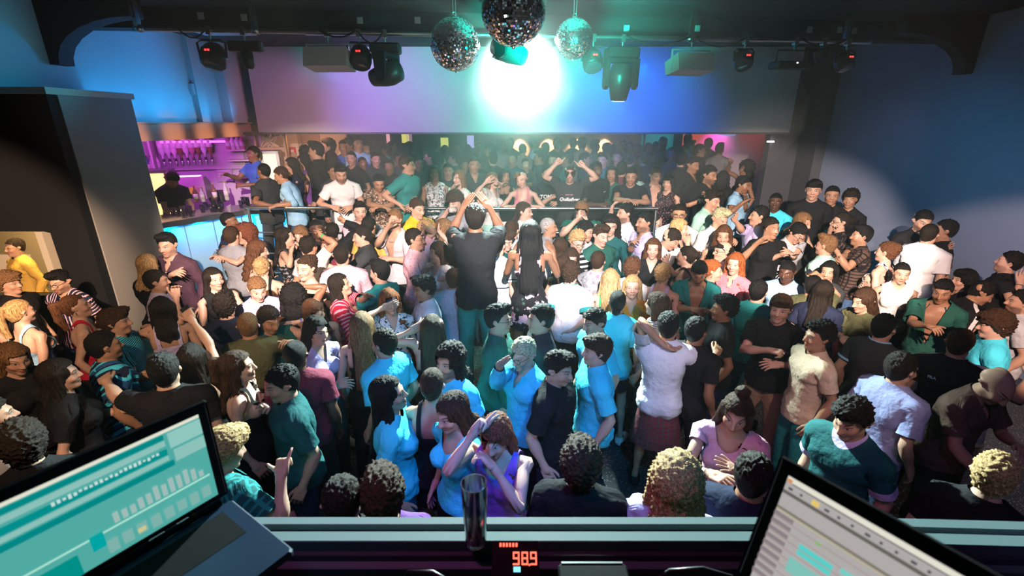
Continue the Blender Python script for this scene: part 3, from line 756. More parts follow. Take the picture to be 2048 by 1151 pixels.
def cl(c): return COL[c] if isinstance(c, str) else c
def cloth_mat(c1, pat=None, c2=None):
    key = ('cloth', c1, pat, c2)
    if key in MC: return MC[key]
    k = NT('fabric'); r = k.rest(); a = cl(c1); b = cl(c2) if c2 else None
    col = a
    if pat == 'h':      # thin horizontal stripes
        col = k.mix(k.smooth(k.math('SINE', k.math('MULTIPLY', k._z, 520.)), -.15, .15), a, b)
    elif pat == 'H':
        col = k.mix(k.smooth(k.math('SINE', k.math('MULTIPLY', k._z, 105.)), .1, .35), a, b)
    elif pat == 'v':
        col = k.mix(k.smooth(k.math('SINE', k.math('MULTIPLY', k._x, 185.)), .45, .65), a, b)
    elif pat == 'D':    # bold diagonal stripes
        u = k.math('ADD', k.math('MULTIPLY', k._x, 70.), k.math('MULTIPLY', k._z, 88.))
        u = k.math('ADD', u, k.math('MULTIPLY', k.noise(6, r, 1), 3.))
        col = k.mix(k.smooth(k.math('SINE', u), -.1, .12), a, b); col = k.mix(k.smooth(k.math('SINE', k.math('MULTIPLY', u, .5)), .55, .7), col, (.02, .09, .24))
    elif pat == 'plaid':
        u = k.smooth(k.math('SINE', k.math('MULTIPLY', k._x, 150.)), .5, .7); v = k.smooth(k.math('SINE', k.math('MULTIPLY', k._z, 150.)), .5, .7)
        col = k.mix(k.math('MAXIMUM', u, v), a, b)
    elif pat == 'flower':    # scattered large blossoms with five lobes
        vo = k.n('TexVoronoi'); vo.inputs['Scale'].default_value = 7.0; k.link(r, vo.inputs['Vector'])
        wob = k.noise(26, r, 2)
        d = k.math('ADD', vo.outputs['Distance'], k.math('MULTIPLY', k.math('SUBTRACT', wob, .5), .85))
        col = k.mix(k.smooth(d, .40, .33), a, b)
        col = k.mix(k.math('MULTIPLY', k.smooth(d, .16, .08), .7), col, (.55, .06, .22))
        vo2 = k.n('TexVoronoi'); vo2.inputs['Scale'].default_value = 13.; k.link(r, vo2.inputs['Vector'])
        lf = k.math('MULTIPLY', k.smooth(vo2.outputs['Distance'], .24, .18), k.smooth(d, .45, .55))
        col = k.mix(k.math('MULTIPLY', lf, .8), col, (.05, .11, .07))
    elif pat == 'leaf':
        w = k.noise(34, r, 3, .6); col = k.mix(k.smooth(w, .53, .58), a, b)
    elif pat == 'dots':
        vo = k.n('TexVoronoi'); vo.inputs['Scale'].default_value = 42.; k.link(r, vo.inputs['Vector'])
        col = k.mix(k.smooth(vo.outputs['Distance'], .30, .22), a, b)
    elif pat == 'split':     # upper part one colour, lower part another
        col = k.mix(k.smooth(k._z, 1.205, 1.195), a, b)
    elif pat == 'band':      # dark bands across back and sleeve
        u = k.math('MAXIMUM', k.ell(k._z, 1.185, .011, k._z, 1.185, .011, .2), k.ell(k._ax, .31, .008, k._ax, .31, .008, .2))
        col = k.mix(u, a, b)
    elif pat == 'ringer':    # contrasting collar and cuffs
        rr = k.math('SQRT', k.math('ADD', k.math('MULTIPLY', k._x, k._x), k.math('MULTIPLY', k._y, k._y)))
        u = k.math('MAXIMUM', k.math('MULTIPLY', k.smooth(rr, .089, .086), k.smooth(k._z, 1.36, 1.38)), k.smooth(k._ax, .322, .326))
        col = k.mix(u, a, b)
    elif pat == 'bands3':
        u = k.math('MAXIMUM', k.ell(k._ax, .29, .007, k._ax, .29, .007, .2), k.ell(k._ax, .32, .007, k._ax, .32, .007, .2)); col = k.mix(u, a, b)
    elif pat == 'rsleeve':   # a lighter band along the top of each sleeve
        u = k.math('MULTIPLY', k.smooth(k.math('ABSOLUTE', k._y), .022, .018), k.math('MULTIPLY', k.smooth(k._z, 1.43, 1.44), k.smooth(k._ax, .08, .085)))
        col = k.mix(u, a, b)
    n = k.noise(8, r, 2)
    col = k.mix(n, col if not isinstance(col, tuple) else tuple(v * .86 for v in col), tuple(min(.9, v * 1.1) for v in a)) if not pat else col
    fold = k.math('ADD', k.math('MULTIPLY', k.noise(9, r, 3, .55), 1.0), k.math('MULTIPLY', k.noise(420, r, 1), .03))
    k.bump(fold, .75, .03)
    MC[key] = k.done(col, .82, .2)
    return MC[key]

def plain(name, c, rough=.5, metal=0.0, emit=None, es=1.0, spec=.5):
    key = ('plain', name, c, rough, metal, emit, es)
    if key in MC: return MC[key]
    k = NT(name); k.done(c, rough, spec, metal)
    if emit:
        k.b.inputs['Emission Color'].default_value = emit[:3] + (1,); k.b.inputs['Emission Strength'].default_value = es
    MC[key] = k.m
    return k.m
# ------------------------------------------------------------------ one person
def link(o, parent=None):
    scene.collection.objects.link(o)
    if parent is not None: o.parent = parent
    return o
def skinned(name, tpl_or, pose, mat, parent=None, shrink=None, disp=None, seed=0.):
    V, T, N, o, w_ = tpl_or
    P = V
    if shrink is not None: P = V - N * shrink[:, None]
    if disp is not None: P = P + N * disp[:, None]
    me = to_mesh(name, dqs(P, o, w_, *pose), T)
    at = me.attributes.new('rest', 'FLOAT_VECTOR', 'POINT'); at.data.foreach_set('vector', V.astype(np.float32).ravel())
    me.materials.append(mat)
    return link(bpy.data.objects.new(name, me), parent)
def skin_free(name, V, F, pose, mat, parent, bone=None):
    """a small rest-space mesh (glasses, watch, collar ...) carried along by the pose; bone: wholly on that bone"""
    V = np.asarray(V, np.float32)
    if bone is None: o, w_ = sparse(weights(V))
    else: o = np.full((len(V), 1), BI[bone]); w_ = np.ones((len(V), 1), np.float32)
    me = bpy.data.meshes.new(name); me.from_pydata([tuple(p) for p in dqs(V, o, w_, *pose)], [], F); me.materials.append(mat)
    for pl in me.polygons: pl.use_smooth = True
    return link(bpy.data.objects.new(name, me), parent)

def tube_path(pts, r, n=5, closed=False):
    pts = [Vector(p) for p in pts]; V, F = [], []; m = len(pts)
    for i, p in enumerate(pts):
        a = pts[(i - 1) % m] if closed or i > 0 else p; b = pts[(i + 1) % m] if closed or i < m - 1 else p
        t = (b - a).normalized(); u = t.orthogonal().normalized() if abs(t.z) > .9 else t.cross(Vector((0, 0, 1))).normalized(); v = t.cross(u)
        for k in range(n):
            q = 2 * math.pi * k / n; V.append(p + u * math.cos(q) * r + v * math.sin(q) * r)
    for i in range(m if closed else m - 1):
        j = (i + 1) % m
        for k in range(n): F.append((i * n + k, j * n + k, j * n + (k + 1) % n, i * n + (k + 1) % n))
    return [tuple(v) for v in V], F
def join(parts):
    V, F = [], []
    for v, f in parts:
        b = len(V); V += list(v); F += [tuple(i + b for i in q) for q in f]
    return V, F

def glasses_mesh():
    ps = []
    for s in (-1, 1):
        ring = [(s * .033 + .025 * math.copysign(abs(math.cos(q)) ** .7, math.cos(q)), -.099 + abs(.033 + s * .025 * math.cos(q) - .0) * .0 + .012 * ((s * .033 + .025 * math.cos(q)) / .06) ** 2, 1.636 + .019 * math.copysign(abs(math.sin(q)) ** .7, math.sin(q))) for q in np.linspace(0, 2 * math.pi, 14, endpoint=False)]
        ps.append(tube_path(ring, .0022, 4, True))
        ps.append(tube_path([(s * .058, -.090, 1.641), (s * .078, -.05, 1.644), (s * .083, .015, 1.645)], .0022, 4))
    ps.append(tube_path([(-.009, -.101, 1.640), (0, -.104, 1.643), (.009, -.101, 1.640)], .0022, 4))
    return join(ps)
def collar_mesh(gap=.32):
    V, F = [], []; n = 20
    qs = np.linspace(-math.pi / 2 + gap, 1.5 * math.pi - gap, n)
    for q in qs:
        c, s = math.cos(q), math.sin(q); k = (s + 1) / 2
        zt = 1.452 + .036 * k
        V += [(.070 * c, .012 + .072 * s, zt - .03), (.071 * c, .012 + .073 * s, zt + .012), (.078 * c, .012 + .080 * s, zt + .014), (.106 * c * (1 + .05 * (1 - k)), .012 + .104 * s, zt - .028 - .018 * (1 - k))]
    for i in range(n - 1):
        for j in range(3): a = i * 4 + j; F.append((a, a + 1, a + 5, a + 4))
    return V, F
def ring_mesh(c, rx, ry, r, axis='z', n=18, tilt=0.0):
    pts = []
    for q in np.linspace(0, 2 * math.pi, n, endpoint=False):
        a, b = rx * math.cos(q), ry * math.sin(q)
        pts.append((c[0] + a, c[1] + b, c[2] + tilt * b) if axis == 'z' else (c[0], c[1] + a, c[2] + b))
    return tube_path(pts, r, 5, True)
def band_mesh(x, w_, rx, ry, n=14):
    """a flat band round the forearm at |x|"""
    V, F = [], []
    for q in np.linspace(0, 2 * math.pi, n, endpoint=False):
        for d in (-w_ / 2, w_ / 2): V.append((x + d, rx * math.cos(q), ZA + ry * math.sin(q)))
    for i in range(n): j = (i + 1) % n; F.append((2 * i, 2 * j, 2 * j + 1, 2 * i + 1))
    return V, F
def disc_mesh(c, r, h, n=14):
    V = [(c[0] + r * math.cos(q), c[1] + r * math.sin(q), c[2]) for q in np.linspace(0, 2 * math.pi, n, endpoint=False)]
    V += [(x, y, z + h) for x, y, z in V]
    return V, [tuple(range(n, 2 * n))] + [(i, (i + 1) % n, n + (i + 1) % n, n + i) for i in range(n)]

def text_mesh(txt, size, bold=False, shear=0.0):
    cu = bpy.data.curves.new('t', 'FONT'); cu.body = txt; cu.size = size; cu.align_x = 'CENTER'; cu.align_y = 'CENTER'; cu.shear = shear; cu.resolution_u = 2; cu.offset = .0022 * bold * (size / .06)
    o = bpy.data.objects.new('t', cu); link(o)
    ev = o.evaluated_get(bpy.context.evaluated_depsgraph_get()); me = ev.to_mesh()
    V = [tuple(v.co) for v in me.vertices]; F = [tuple(p.vertices) for p in me.polygons]
    ev.to_mesh_clear(); bpy.data.objects.remove(o); bpy.data.curves.remove(cu)
    return V, F

FLOOR = 0.0
def person_pos(d):
    """fills in place and height from the pixel of the head"""
    s0 = 1.0
    pose = dict(d['pose'])
    Q, T = solve_pose({**pose, 'armL': 'd', 'armR': 'd'})
    h = qrot(Q[BI['head']], (0, -.01, 1.645)) + T[BI['head']]
    return h
EYE = 1.645
_rnd = random.Random(4)
PEOPLE = []
def P(px, py, sex, face, hair, hc, skin, top, tc, arms_, label, H=None, Y=None, z=0.0, bot=None, group='clubbers on the dance floor', beard=0.0, lod=None, ext=(), **kw):
    """px, py: middle of the head in the photograph; face: 0 looks at the lens, 90 to the picture's right side, 180 away"""
    if isinstance(arms_, str): arms_ = tuple(arms_.split('/'))
    d = dict(px=px, py=py, sex=sex, face=face, hair=hair, hc=hc, skin=skin, top=top, tc=tc if isinstance(tc, tuple) else (tc,), arms=arms_, label=label, z=z, bot=bot, group=group, beard=beard, lod=lod, ext=ext, Y=Y)
    d['H'] = H or ((1.77 if sex == 'm' else 1.655) + _rnd.uniform(-.03, .04)); d['fixed'] = Y is not None
    d['pose'] = {k: R(kw[k]) for k in kw if k in ('lean', 'side', 'twist', 'hy', 'hp', 'ht', 'hipyaw', 'hiptilt')}
    d['pose'].update({k: kw[k] for k in kw if k in ('crouch', 'spread', 'stepL', 'stepR', 'hipx', 'liftL', 'liftR')})
    d['pose']['sex'] = sex
    d['lips'] = kw.get('lips', 0)
    PEOPLE.append(d)
    return d

def place_people():
    for d in PEOPLE:
        d['h0'] = person_pos(d)
        zh = d['z'] + d['h0'][2] * d['H'] / 1.75
        if d['Y'] is None: d['Y'] = at_z(d['px'], d['py'], zh)[1]
    n = len(PEOPLE)
    r = np.array([ray(d['px'], d['py']) for d in PEOPLE])
    Yv = np.array([d['Y'] for d in PEOPLE], float); z0 = np.array([d['z'] for d in PEOPLE])
    hz = np.array([d['h0'][2] for d in PEOPLE])
    # keep heads apart along their rays as far as body heights between 1.52 and 1.93 m allow
    lo = np.empty(n); hi = np.empty(n)
    for i, d in enumerate(PEOPLE):
        h1, h2 = ((1.62, 1.93) if d['sex'] == 'm' else (1.52, 1.78))
        ya, yb = [HC_y(r[i], z0[i] + hz[i] * h / 1.75) for h in (h1, h2)]
        lo[i], hi[i] = min(ya, yb), max(ya, yb)
        if d['fixed']: lo[i] = hi[i] = Yv[i]
    Yv = np.clip(Yv, lo, hi)
    for it in range(60):
        X = r[:, 0] / r[:, 1] * Yv
        dx = X[:, None] - X[None]; dy = Yv[:, None] - Yv[None]
        D = np.hypot(dx, dy) + np.eye(n) * 9
        pen = np.clip(.36 - D, 0, None)
        mv = (np.sign(dy + (np.arange(n)[:, None] - np.arange(n)[None]) * 1e-6) * pen * .35).sum(1)
        Yv = np.clip(Yv + np.clip(mv, -.05, .05), lo, hi)
    for i, d in enumerate(PEOPLE):
        d['Y'] = float(Yv[i]); hd = np.array([0, 0, HC]) + r[i] * (Yv[i] / r[i, 1])
        d['s'] = float(np.clip((hd[2] - d['z']) / hz[i], .80, 1.14)); d['head'] = hd
        phi = math.atan2(hd[0], hd[1]); d['yaw'] = R(d['face']) - phi
        off = qrot(qaa((0, 0, 1), d['yaw']), d['h0'] * d['s'])
        d['loc'] = np.array([hd[0] - off[0], hd[1] - off[1], d['z']])
def HC_y(rv, z): return rv[1] * (z - HC) / rv[2]

def lod_tris(d):
    k = d['lod'] or (0 if d['Y'] < 2.6 else 1 if d['Y'] < 4.2 else 2 if d['Y'] < 7.4 else 3)
    return k, ((8200, 3200, 1600, 3600), (6000, 2300, 1000, 2600), (3600, 1300, 600, 1400), (1900, 700, 360, 500))[k]

def top_mask(V, kind):
    """1 where a garment covers the body (rest space)"""
    sl, hem, neck, inf = TOPS[kind]
    x, y, z = V.T; ax = np.abs(x)
    m = sstep(sl - .03, sl - .06, ax) * sstep(hem, hem + .03, z) if sl > .2 else sstep(sl - .02, sl - .05, ax) * sstep(hem, hem + .03, z)
    m = m * (sstep(1.45, 1.40, z) if neck in ('crew', 'polo') else np.maximum(sstep(1.33, 1.27, z), sstep(.085, .11, ax)) if neck in ('open', 'v') else np.maximum(sstep(1.33, 1.27, z) * (y > -.02), sstep(.10, .125, ax)) if neck == 'deepv' else sstep(1.33, 1.27, z))
    return m

def build_person(i, d):
    k, (tb, tt, tl, th) = lod_tris(d)
    sex = d['sex']; pose = d['pose']; s = d['s']; yaw = d['yaw']; loc = d['loc']
    qi = qaa((0, 0, 1), -yaw)
    for S, a in zip('LR', d['arms']):
        if isinstance(a, tuple) and a[0] == 'px':                  # wrist at a pixel, so many metres nearer (-) or farther than the head
            _, x, y, dY = a[:4]; o = dict(a[4]) if len(a) > 4 else {}
            o['abs'] = qrot(qi, (at_y(x, y, d['head'][1] + dY) - loc)) / s
            base = o.pop('as', 'mid'); a = (base, o)
        pose['arm' + S] = a
    Q = solve_pose(pose)
    rnd = random.Random(i * 7 + 3)
    bk = d['bot']
    body = template('body', '', sex, tb)
    V, T, N = body[:3]
    topk = d['top']
    tn = {'strap': 'strap_top', 'crop': 'crop_top', 'wide': 't_shirt', 'tee': 't_shirt', 'polo': 'polo_shirt', 'shirt': 'shirt', 'long': 'long_sleeved_top', 'dress_shirt': 'shirt', 'roll': 'shirt', 'vneck': 't_shirt', 'sleeveless': 'sleeveless_top',
          'tank': 'tank_top', 'cap': 'blouse', 'off': 'blouse', 'dress': 'dress', 'kimono': 'kimono', 'unbuttoned': 'shirt', 'ctop': 'blouse'}[topk]
    sh = .013 * np.maximum(top_mask(V, topk), sstep(1.0, .96, V[:, 2]))
    hc = d['hc']
    if d['hair'] and d['hair'] not in ('balding',):                 # the scalp lies a little below the hair
        hl = np.interp(V[:, 1], [-.13, -.085, -.045, -.012, .02, .06, .10], [1.730, 1.724, 1.712, 1.675, 1.655, 1.60, 1.575])
        sh = np.maximum(sh, .007 * sstep(0, .012, V[:, 2] - hl))
    b = skinned('person', body, Q, skin_mat(d['skin'], hc if hc != 'grey' else 'dark', d['beard'], d['lips']), None, sh)
    b.location = loc; b.rotation_euler = (0, 0, yaw); b.scale = (s, s, s)
    b['label'] = d['label']; b['category'] = 'person'; b['group'] = d['group']
    tp = template('top', topk, sex, tt)
    c = d['tc']
    disp = None
    if k < 3:
        ph = rnd.uniform(0, 9); Vt = tp[0]
        low = sstep(1.35, 1.05, Vt[:, 2])
        disp = .0080 * (bump3(Vt * [1, 1, .8], 38, ph) + .6 * np.sin(Vt[:, 2] * 75 + 25 * Vt[:, 0] * np.sin(ph) + ph + 2 * np.sin(Vt[:, 0] * 22))) * (.35 + .65 * low)
        disp += np.where(np.abs(Vt[:, 0]) > .22, .004 * np.sin(Vt[:, 0] * 160 + Vt[:, 1] * 60 + ph), 0)
        if TOPS[topk][3] < .015: disp *= .4
    skinned(tn, tp, Q, cloth_mat(*c), b, None, disp)
    bk, bc = bk if bk else (('jeans', rnd.choice(['denim', 'black', 'charcoal', 'navy'])) if sex == 'm' or rnd.random() < .6 else ('short_skirt', 'black'))
    if topk != 'dress':
        skinned({'jeans': 'trousers', 'wide_trousers': 'trousers', 'shorts': 'shorts', 'skirt': 'skirt', 'short_skirt': 'skirt', 'kilt': 'kilt'}[bk], (bt := template('bottom', bk, sex, tl)), Q, cloth_mat(*(bc if isinstance(bc, tuple) else (bc,))), b, .026 * sstep(TOPS[topk][1] - .01, TOPS[topk][1] + .03, bt[0][:, 2]))
    if k < 3:
        sm = cloth_mat(rnd.choice(['black', 'offwhite', 'charcoal']))
        for S in 'LR': skinned('shoe', template('shoe', S, sex, 260 if k < 2 else 140), Q, sm, b)
    if d['hair']:
        curl = 1 if HAIR[d['hair']].get('curl') else 0 if HAIR[d['hair']].get('long') or HAIR[d['hair']].get('pony') else 2
        skinned('hair', template('hair', d['hair'], sex, int(th * (1.7 if HAIR[d['hair']].get('curl') or HAIR[d['hair']].get('long') else 1))), Q, hair_mat(hc, curl), b)
    # collars and small extras
    if topk in ('polo', 'shirt', 'dress_shirt', 'roll', 'unbuttoned') and k < 3:
        cc = next((e[1] for e in d['ext'] if e[0] == 'collar'), c[0])
        skin_free('collar', *collar_mesh(.85 if topk == 'unbuttoned' else .32), Q, cloth_mat(cc), b)
    for e in d['ext']:
        t = e[0]
        if t == 'glasses': skin_free('glasses', *glasses_mesh(), Q, plain('glasses_frame', cl(e[1]) if len(e) > 1 else (.012, .010, .010), .35), b, 'head')
        elif t in ('watch', 'bracelet', 'wristband'):
            sd = 1 if e[1] == 'L' else -1; x = sd * (.668 if t != 'wristband' else .655)
            o = skin_free(t, *(join([band_mesh(x, .018 if t != 'bracelet' else .007, .034, .031)] + ([disc_mesh((x, 0, ZA + .028), .019, .008)] if t == 'watch' else []))), Q, plain('band', cl(e[2]), .4, e[3] if len(e) > 3 else 0.), b)
        elif t == 'necklace': skin_free('necklace', *ring_mesh((0, -.012, 1.425), .078, .092, .0035, tilt=.55), Q, plain('chain', cl(e[1]) if len(e) > 1 else (.8, .78, .7), .25, 1.), b)
        elif t == 'earring':
            for sd in (-1, 1): skin_free('earring', *ring_mesh((sd * .083, .012, 1.590), .001, .014, .0025, 'x', 10), Q, plain('earring', (.75, .62, .35), .25, 1.), b, 'head')
        elif t == 'headband': skin_free('headband', *ring_mesh((0, .01, 1.715), .082, .100, .011, tilt=-.25), Q, plain('headband', cl(e[1]), .7), b, 'head')
        elif t == 'hairtie': skin_free('hair_tie', *ring_mesh((0, .125, 1.695), .02, .034, .007, 'x', 10), Q, plain('hair_tie', cl(e[1]), .7), b, 'head')
        elif t == 'buttons':
            tv = tp[0]
            for zb in np.linspace(1.36, 1.0, 6):
                m = (np.abs(tv[:, 0]) < .03) & (np.abs(tv[:, 2] - zb) < .04) & (tv[:, 1] < 0)
                yb = tv[m, 1].min() if m.any() else -.13
                vv, ff = disc_mesh((0, 0, 0), .0065, .003, 8)
                skin_free('button', [(x_, yb - .006 - z_, zb + y_) for x_, y_, z_ in vv], [f[::-1] for f in ff], Q, plain('button', (.75, .73, .68), .4), b)
        elif t == 'print':                                  # ('print', text, size, x, z, colour, back?, shear)
            txt, size, x0, z0, col = e[1:6]; back = len(e) > 6 and e[6]
            tvv, tff = text_mesh(txt, size, True, e[7] if len(e) > 7 else 0.) if isinstance(txt, str) else txt
            tv = tp[0]; vv = []
            for x_, y_, _ in tvv:
                xx = (x0 - x_) if back else (x0 + x_); zz = z0 + y_
                m = (np.abs(tv[:, 0] - xx) < .035) & (np.abs(tv[:, 2] - zz) < .035) & ((tv[:, 1] > .0) if back else (tv[:, 1] < 0))
                yy = (tv[m, 1].max() + .008 if back else tv[m, 1].min() - .008) if m.any() else (.14 if back else -.14)
                vv.append((xx, yy, zz))
            skin_free('printed_lettering', vv, tff, Q, plain('print', cl(col), .6), b)
        elif t == 'headphones':
            skin_free('headphone_cord', *tube_path([(.075, -.02, 1.54), (.10, -.04, 1.46), (.085, -.12, 1.40), (.05, -.15, 1.25)], .004, 5), Q, plain('cord', (.8, .8, .82), .4), b)
    d['obj'] = b; d['Q'] = Q
    return b

def hold(d, side):
    """world matrix of the inside of a hand"""
    s = 1 if side == 'L' else -1; Q, T = d['Q']; i = BI['hand' + side]
    W = Matrix.Translation(Vector(d['loc'])) @ Matrix.Rotation(d['yaw'], 4, 'Z') @ Matrix.Scale(d['s'], 4)
    return W @ Matrix.Translation(Vector(T[i])) @ Quaternion(Q[i]).to_matrix().to_4x4() @ Matrix.Translation((s * .790, -.010, ZA - .030))

def rest_obj(name, V, F, mat, M=None, parent=None, smooth=False):
    me = bpy.data.meshes.new(name); me.from_pydata([tuple(v) for v in V], [], [tuple(f) for f in F]); me.materials.append(mat)
    if smooth:
        for p in me.polygons: p.use_smooth = True
    o = link(bpy.data.objects.new(name, me), parent)
    if M is not None: o.matrix_world = M
    return o
# ------------------------------------------------------------------ small builders
class MB:
    """collects boxes, tubes and so on into ONE mesh"""
    def __init__(s): s.V, s.F, s.S = [], [], []
    def add(s, V, F, smooth=False):
        b = len(s.V); s.V += [tuple(v) for v in V]; s.F += [tuple(i + b for i in f) for f in F]; s.S += [smooth] * len(F); return s
    def box(s, lo, hi, M=None, bev=0.0):
        x0, y0, z0 = lo; x1, y1, z1 = hi
        if bev:
            V, F = [], []
            def ringz(z, i): return [(x0 + i + (bev if k in (0, 7) and False else 0), 0, 0) for k in range(0)]
            b = bev; pts = lambda i, z: [(x0 + i + b, y0 + i, z), (x1 - i - b, y0 + i, z), (x1 - i, y0 + i + b, z), (x1 - i, y1 - i - b, z), (x1 - i - b, y1 - i, z), (x0 + i + b, y1 - i, z), (x0 + i, y1 - i - b, z), (x0 + i, y0 + i + b, z)]
            V = pts(b * .6, z0) + pts(0, z0 + b * .6) + pts(0, z1 - b * .6) + pts(b * .6, z1)
            F = [tuple(range(7, -1, -1)), tuple(range(24, 32))]
            for r in range(3):
                for k in range(8): F.append((r * 8 + k, r * 8 + (k + 1) % 8, r * 8 + 8 + (k + 1) % 8, r * 8 + 8 + k))
        else:
            V = [(x0, y0, z0), (x1, y0, z0), (x1, y1, z0), (x0, y1, z0), (x0, y0, z1), (x1, y0, z1), (x1, y1, z1), (x0, y1, z1)]
            F = [(3, 2, 1, 0), (4, 5, 6, 7), (0, 1, 5, 4), (1, 2, 6, 5), (2, 3, 7, 6), (3, 0, 4, 7)]
        if M is not None: V = [tuple(M @ Vector(v)) for v in V]
        return s.add(V, F)
    def tube(s, pts, r, n=8, closed=False): return s.add(*tube_path(pts, r, n, closed), smooth=True)
    def lathe(s, prof, n=16, c=(0, 0, 0), M=None):
        V, F = [], []
        for r, z in prof:
            for k in range(n): q = 2 * math.pi * k / n; V.append((c[0] + r * math.cos(q), c[1] + r * math.sin(q), c[2] + z))
        for i in range(len(prof) - 1):
            for k in range(n): F.append((i * n + k, i * n + (k + 1) % n, (i + 1) * n + (k + 1) % n, (i + 1) * n + k))
        F += [tuple(range(n - 1, -1, -1)), tuple((len(prof) - 1) * n + k for k in range(n))]
        if M is not None: V = [tuple(M @ Vector(v)) for v in V]
        return s.add(V, F, True)
    def prism(s, pts, axis, a, b):
        """outline pts in the plane across AXIS, from a to b along it"""
        n = len(pts); mk = {'x': lambda u, v, t: (t, u, v), 'y': lambda u, v, t: (u, t, v), 'z': lambda u, v, t: (u, v, t)}[axis]
        V = [mk(u, v, a) for u, v in pts] + [mk(u, v, b) for u, v in pts]
        return s.add(V, [tuple(range(n - 1, -1, -1)), tuple(range(n, 2 * n))] + [(i, (i + 1) % n, n + (i + 1) % n, n + i) for i in range(n)])
    def obj(s, name, mat, parent=None, M=None):
        me = bpy.data.meshes.new(name); me.from_pydata(s.V, [], s.F); me.materials.append(mat)
        me.polygons.foreach_set('use_smooth', s.S); me.update()
        o = link(bpy.data.objects.new(name, me), parent)
        if M is not None: o.matrix_world = M
        return o
def empty(name, loc, rz=0.0):
    o = bpy.data.objects.new(name, None); link(o); o.location = loc; o.rotation_euler = (0, 0, rz); o.empty_display_size = .1; return o
def tag(o, label, cat, group=None, kind=None):
    o['label'] = label; o['category'] = cat
    if group: o['group'] = group
    if kind: o['kind'] = kind
    return o
def struct(o, label=None):
    o['kind'] = 'structure'
    if label: o['label'] = label
    return o
def copy_tree(o, parent=None):
    c = o.copy(); scene.collection.objects.link(c); c.parent = parent
    for ch in o.children: copy_tree(ch, c)
    return c

# ------------------------------------------------------------------ room shell
def wall_mat(name, c, rough=.8, bumpy=.15):
    k = NT(name); g = k.n('TexCoord').outputs['Object']
    n = k.noise(1.6, g, 4, .6); col = k.mix(n, tuple(v * .9 for v in c), tuple(min(1, v * 1.06) for v in c))
    k.bump(k.noise(70, g, 3), bumpy, .004); return k.done(col, rough, .2)
M_WALL = wall_mat('painted_plaster', (.62, .62, .64)); M_GREY = wall_mat('grey_paint', (.36, .35, .34)); M_DARK = wall_mat('dark_paint', (.012, .013, .015), .85); M_CEIL = wall_mat('ceiling_paint', (.05, .056, .06))
M_CREAM = wall_mat('cream_paint', (.70, .60, .52))
M_BLACK = plain('black_metal', (.012, .012, .014), .45, .3); M_STEEL = plain('brushed_steel', (.55, .56, .58), .28, 1.0); M_WHITE = plain('white_plastic', (.72, .72, .74), .45)

def floor_mat():
    k = NT('glitter_floor'); g = k.n('TexCoord').outputs['Object']
    vo = k.n('TexVoronoi'); vo.inputs['Scale'].default_value = 75.; k.link(g, vo.inputs['Vector'])
    cell = k.n('SeparateColor'); k.link(vo.outputs['Color'], cell.inputs[0])
    sp = k.math('MULTIPLY', k.smooth(vo.outputs['Distance'], .34, .22), k.math('GREATER_THAN', cell.outputs[0], .52))
    col = k.mix(sp, (.03, .032, .036), (.62, .64, .66))
    k.set(k.b.inputs['Base Color'], col); k.set(k.b.inputs['Metallic'], sp); k.b.inputs['Roughness'].default_value = .3
    nm = k.n('Bump'); nm.inputs['Strength'].default_value = .8; nm.inputs['Distance'].default_value = .004
    k.link(cell.outputs[1], nm.inputs['Height']); k.link(nm.outputs[0], k.b.inputs['Normal'])
    return k.m
M_FLOOR = floor_mat()
XL, XR, YB, ZC = -4.75, 5.6, 8.7, 3.85
struct(MB().box((-9, -1.5, -.1), (7, 14.5, 0)).obj('floor', M_FLOOR))
struct(MB().box((-9, -1.5, ZC), (7, YB + .2, ZC + .12)).obj('ceiling', M_CEIL))
# raised level behind the rail, with the step up to it on the far side
struct(MB().box((-9, 6.75, 0), (2.15, 14.5, .40)).box((2.15, 7.35, 0), (6.9, 14.5, .40)).box((2.15, 7.05, 0), (4.2, 7.35, .20)).obj('floor_raised', wall_mat('raised_floor', (.05, .05, .055), .5)))
# wall on the left: above the bar opening, and in front of the bar
struct(MB().box((XL - .25, 5.5, 2.65), (XL, 9.6, ZC)).box((XL - .25, -1.5, 2.95), (XL, 5.5, ZC)).obj('wall_left', M_WALL))
struct(MB().box((XL - .25, 5.5, 2.43), (XL + .03, 9.6, 2.65)).box((XL - .25, 5.5, 2.645), (XL + .07, 9.6, 2.665)).obj('trim_bar_fascia', wall_mat('fascia_warm_light_tint', (.84, .50, .33))))  # the fascia's warm orange light is put into its base colour
struct(MB().box((XL, 7.55, 2.66), (XL + .07, 7.75, ZC)).box((XL, 8.2, 2.66), (XL + .16, 8.66, ZC)).box((XL, 7.5, 3.05), (XL + .05, 7.56, 3.2)).obj('trim_pilaster', M_WALL))
# boxed-in corner near the bar: pale flank towards the room, dark front with a hatch
struct(MB().box((XL + .0, 4.72, 0), (XL + .52, 5.62, 2.92)).obj('wall_bar_flank', M_GREY))
struct(MB().box((-9, 4.62, 1.64), (XL + .505, 4.72, 2.92)).box((-9, 4.62, 0), (XL + .505, 4.72, .95)).box((-4.02, 4.62, .95), (XL + .505, 4.72, 1.64)).box((-9, 4.62, .95), (-5.9, 4.72, 1.64)).obj('wall_front_left', M_DARK) if False else
       MB().box((-9, 4.62, 1.63), (XL + .505, 4.72, 2.92)).box((-9, 4.62, 0), (XL + .505, 4.72, .95)).box((-4.62, 4.62, .95), (XL + .505, 4.72, 1.63)).box((-9, 4.62, .95), (-6.2, 4.72, 1.63)).obj('wall_front_left', M_DARK))
struct(MB().box((-9, 4.60, 2.90), (XL + .53, 5.66, 2.96)).obj('trim_box_ledge', M_CREAM))
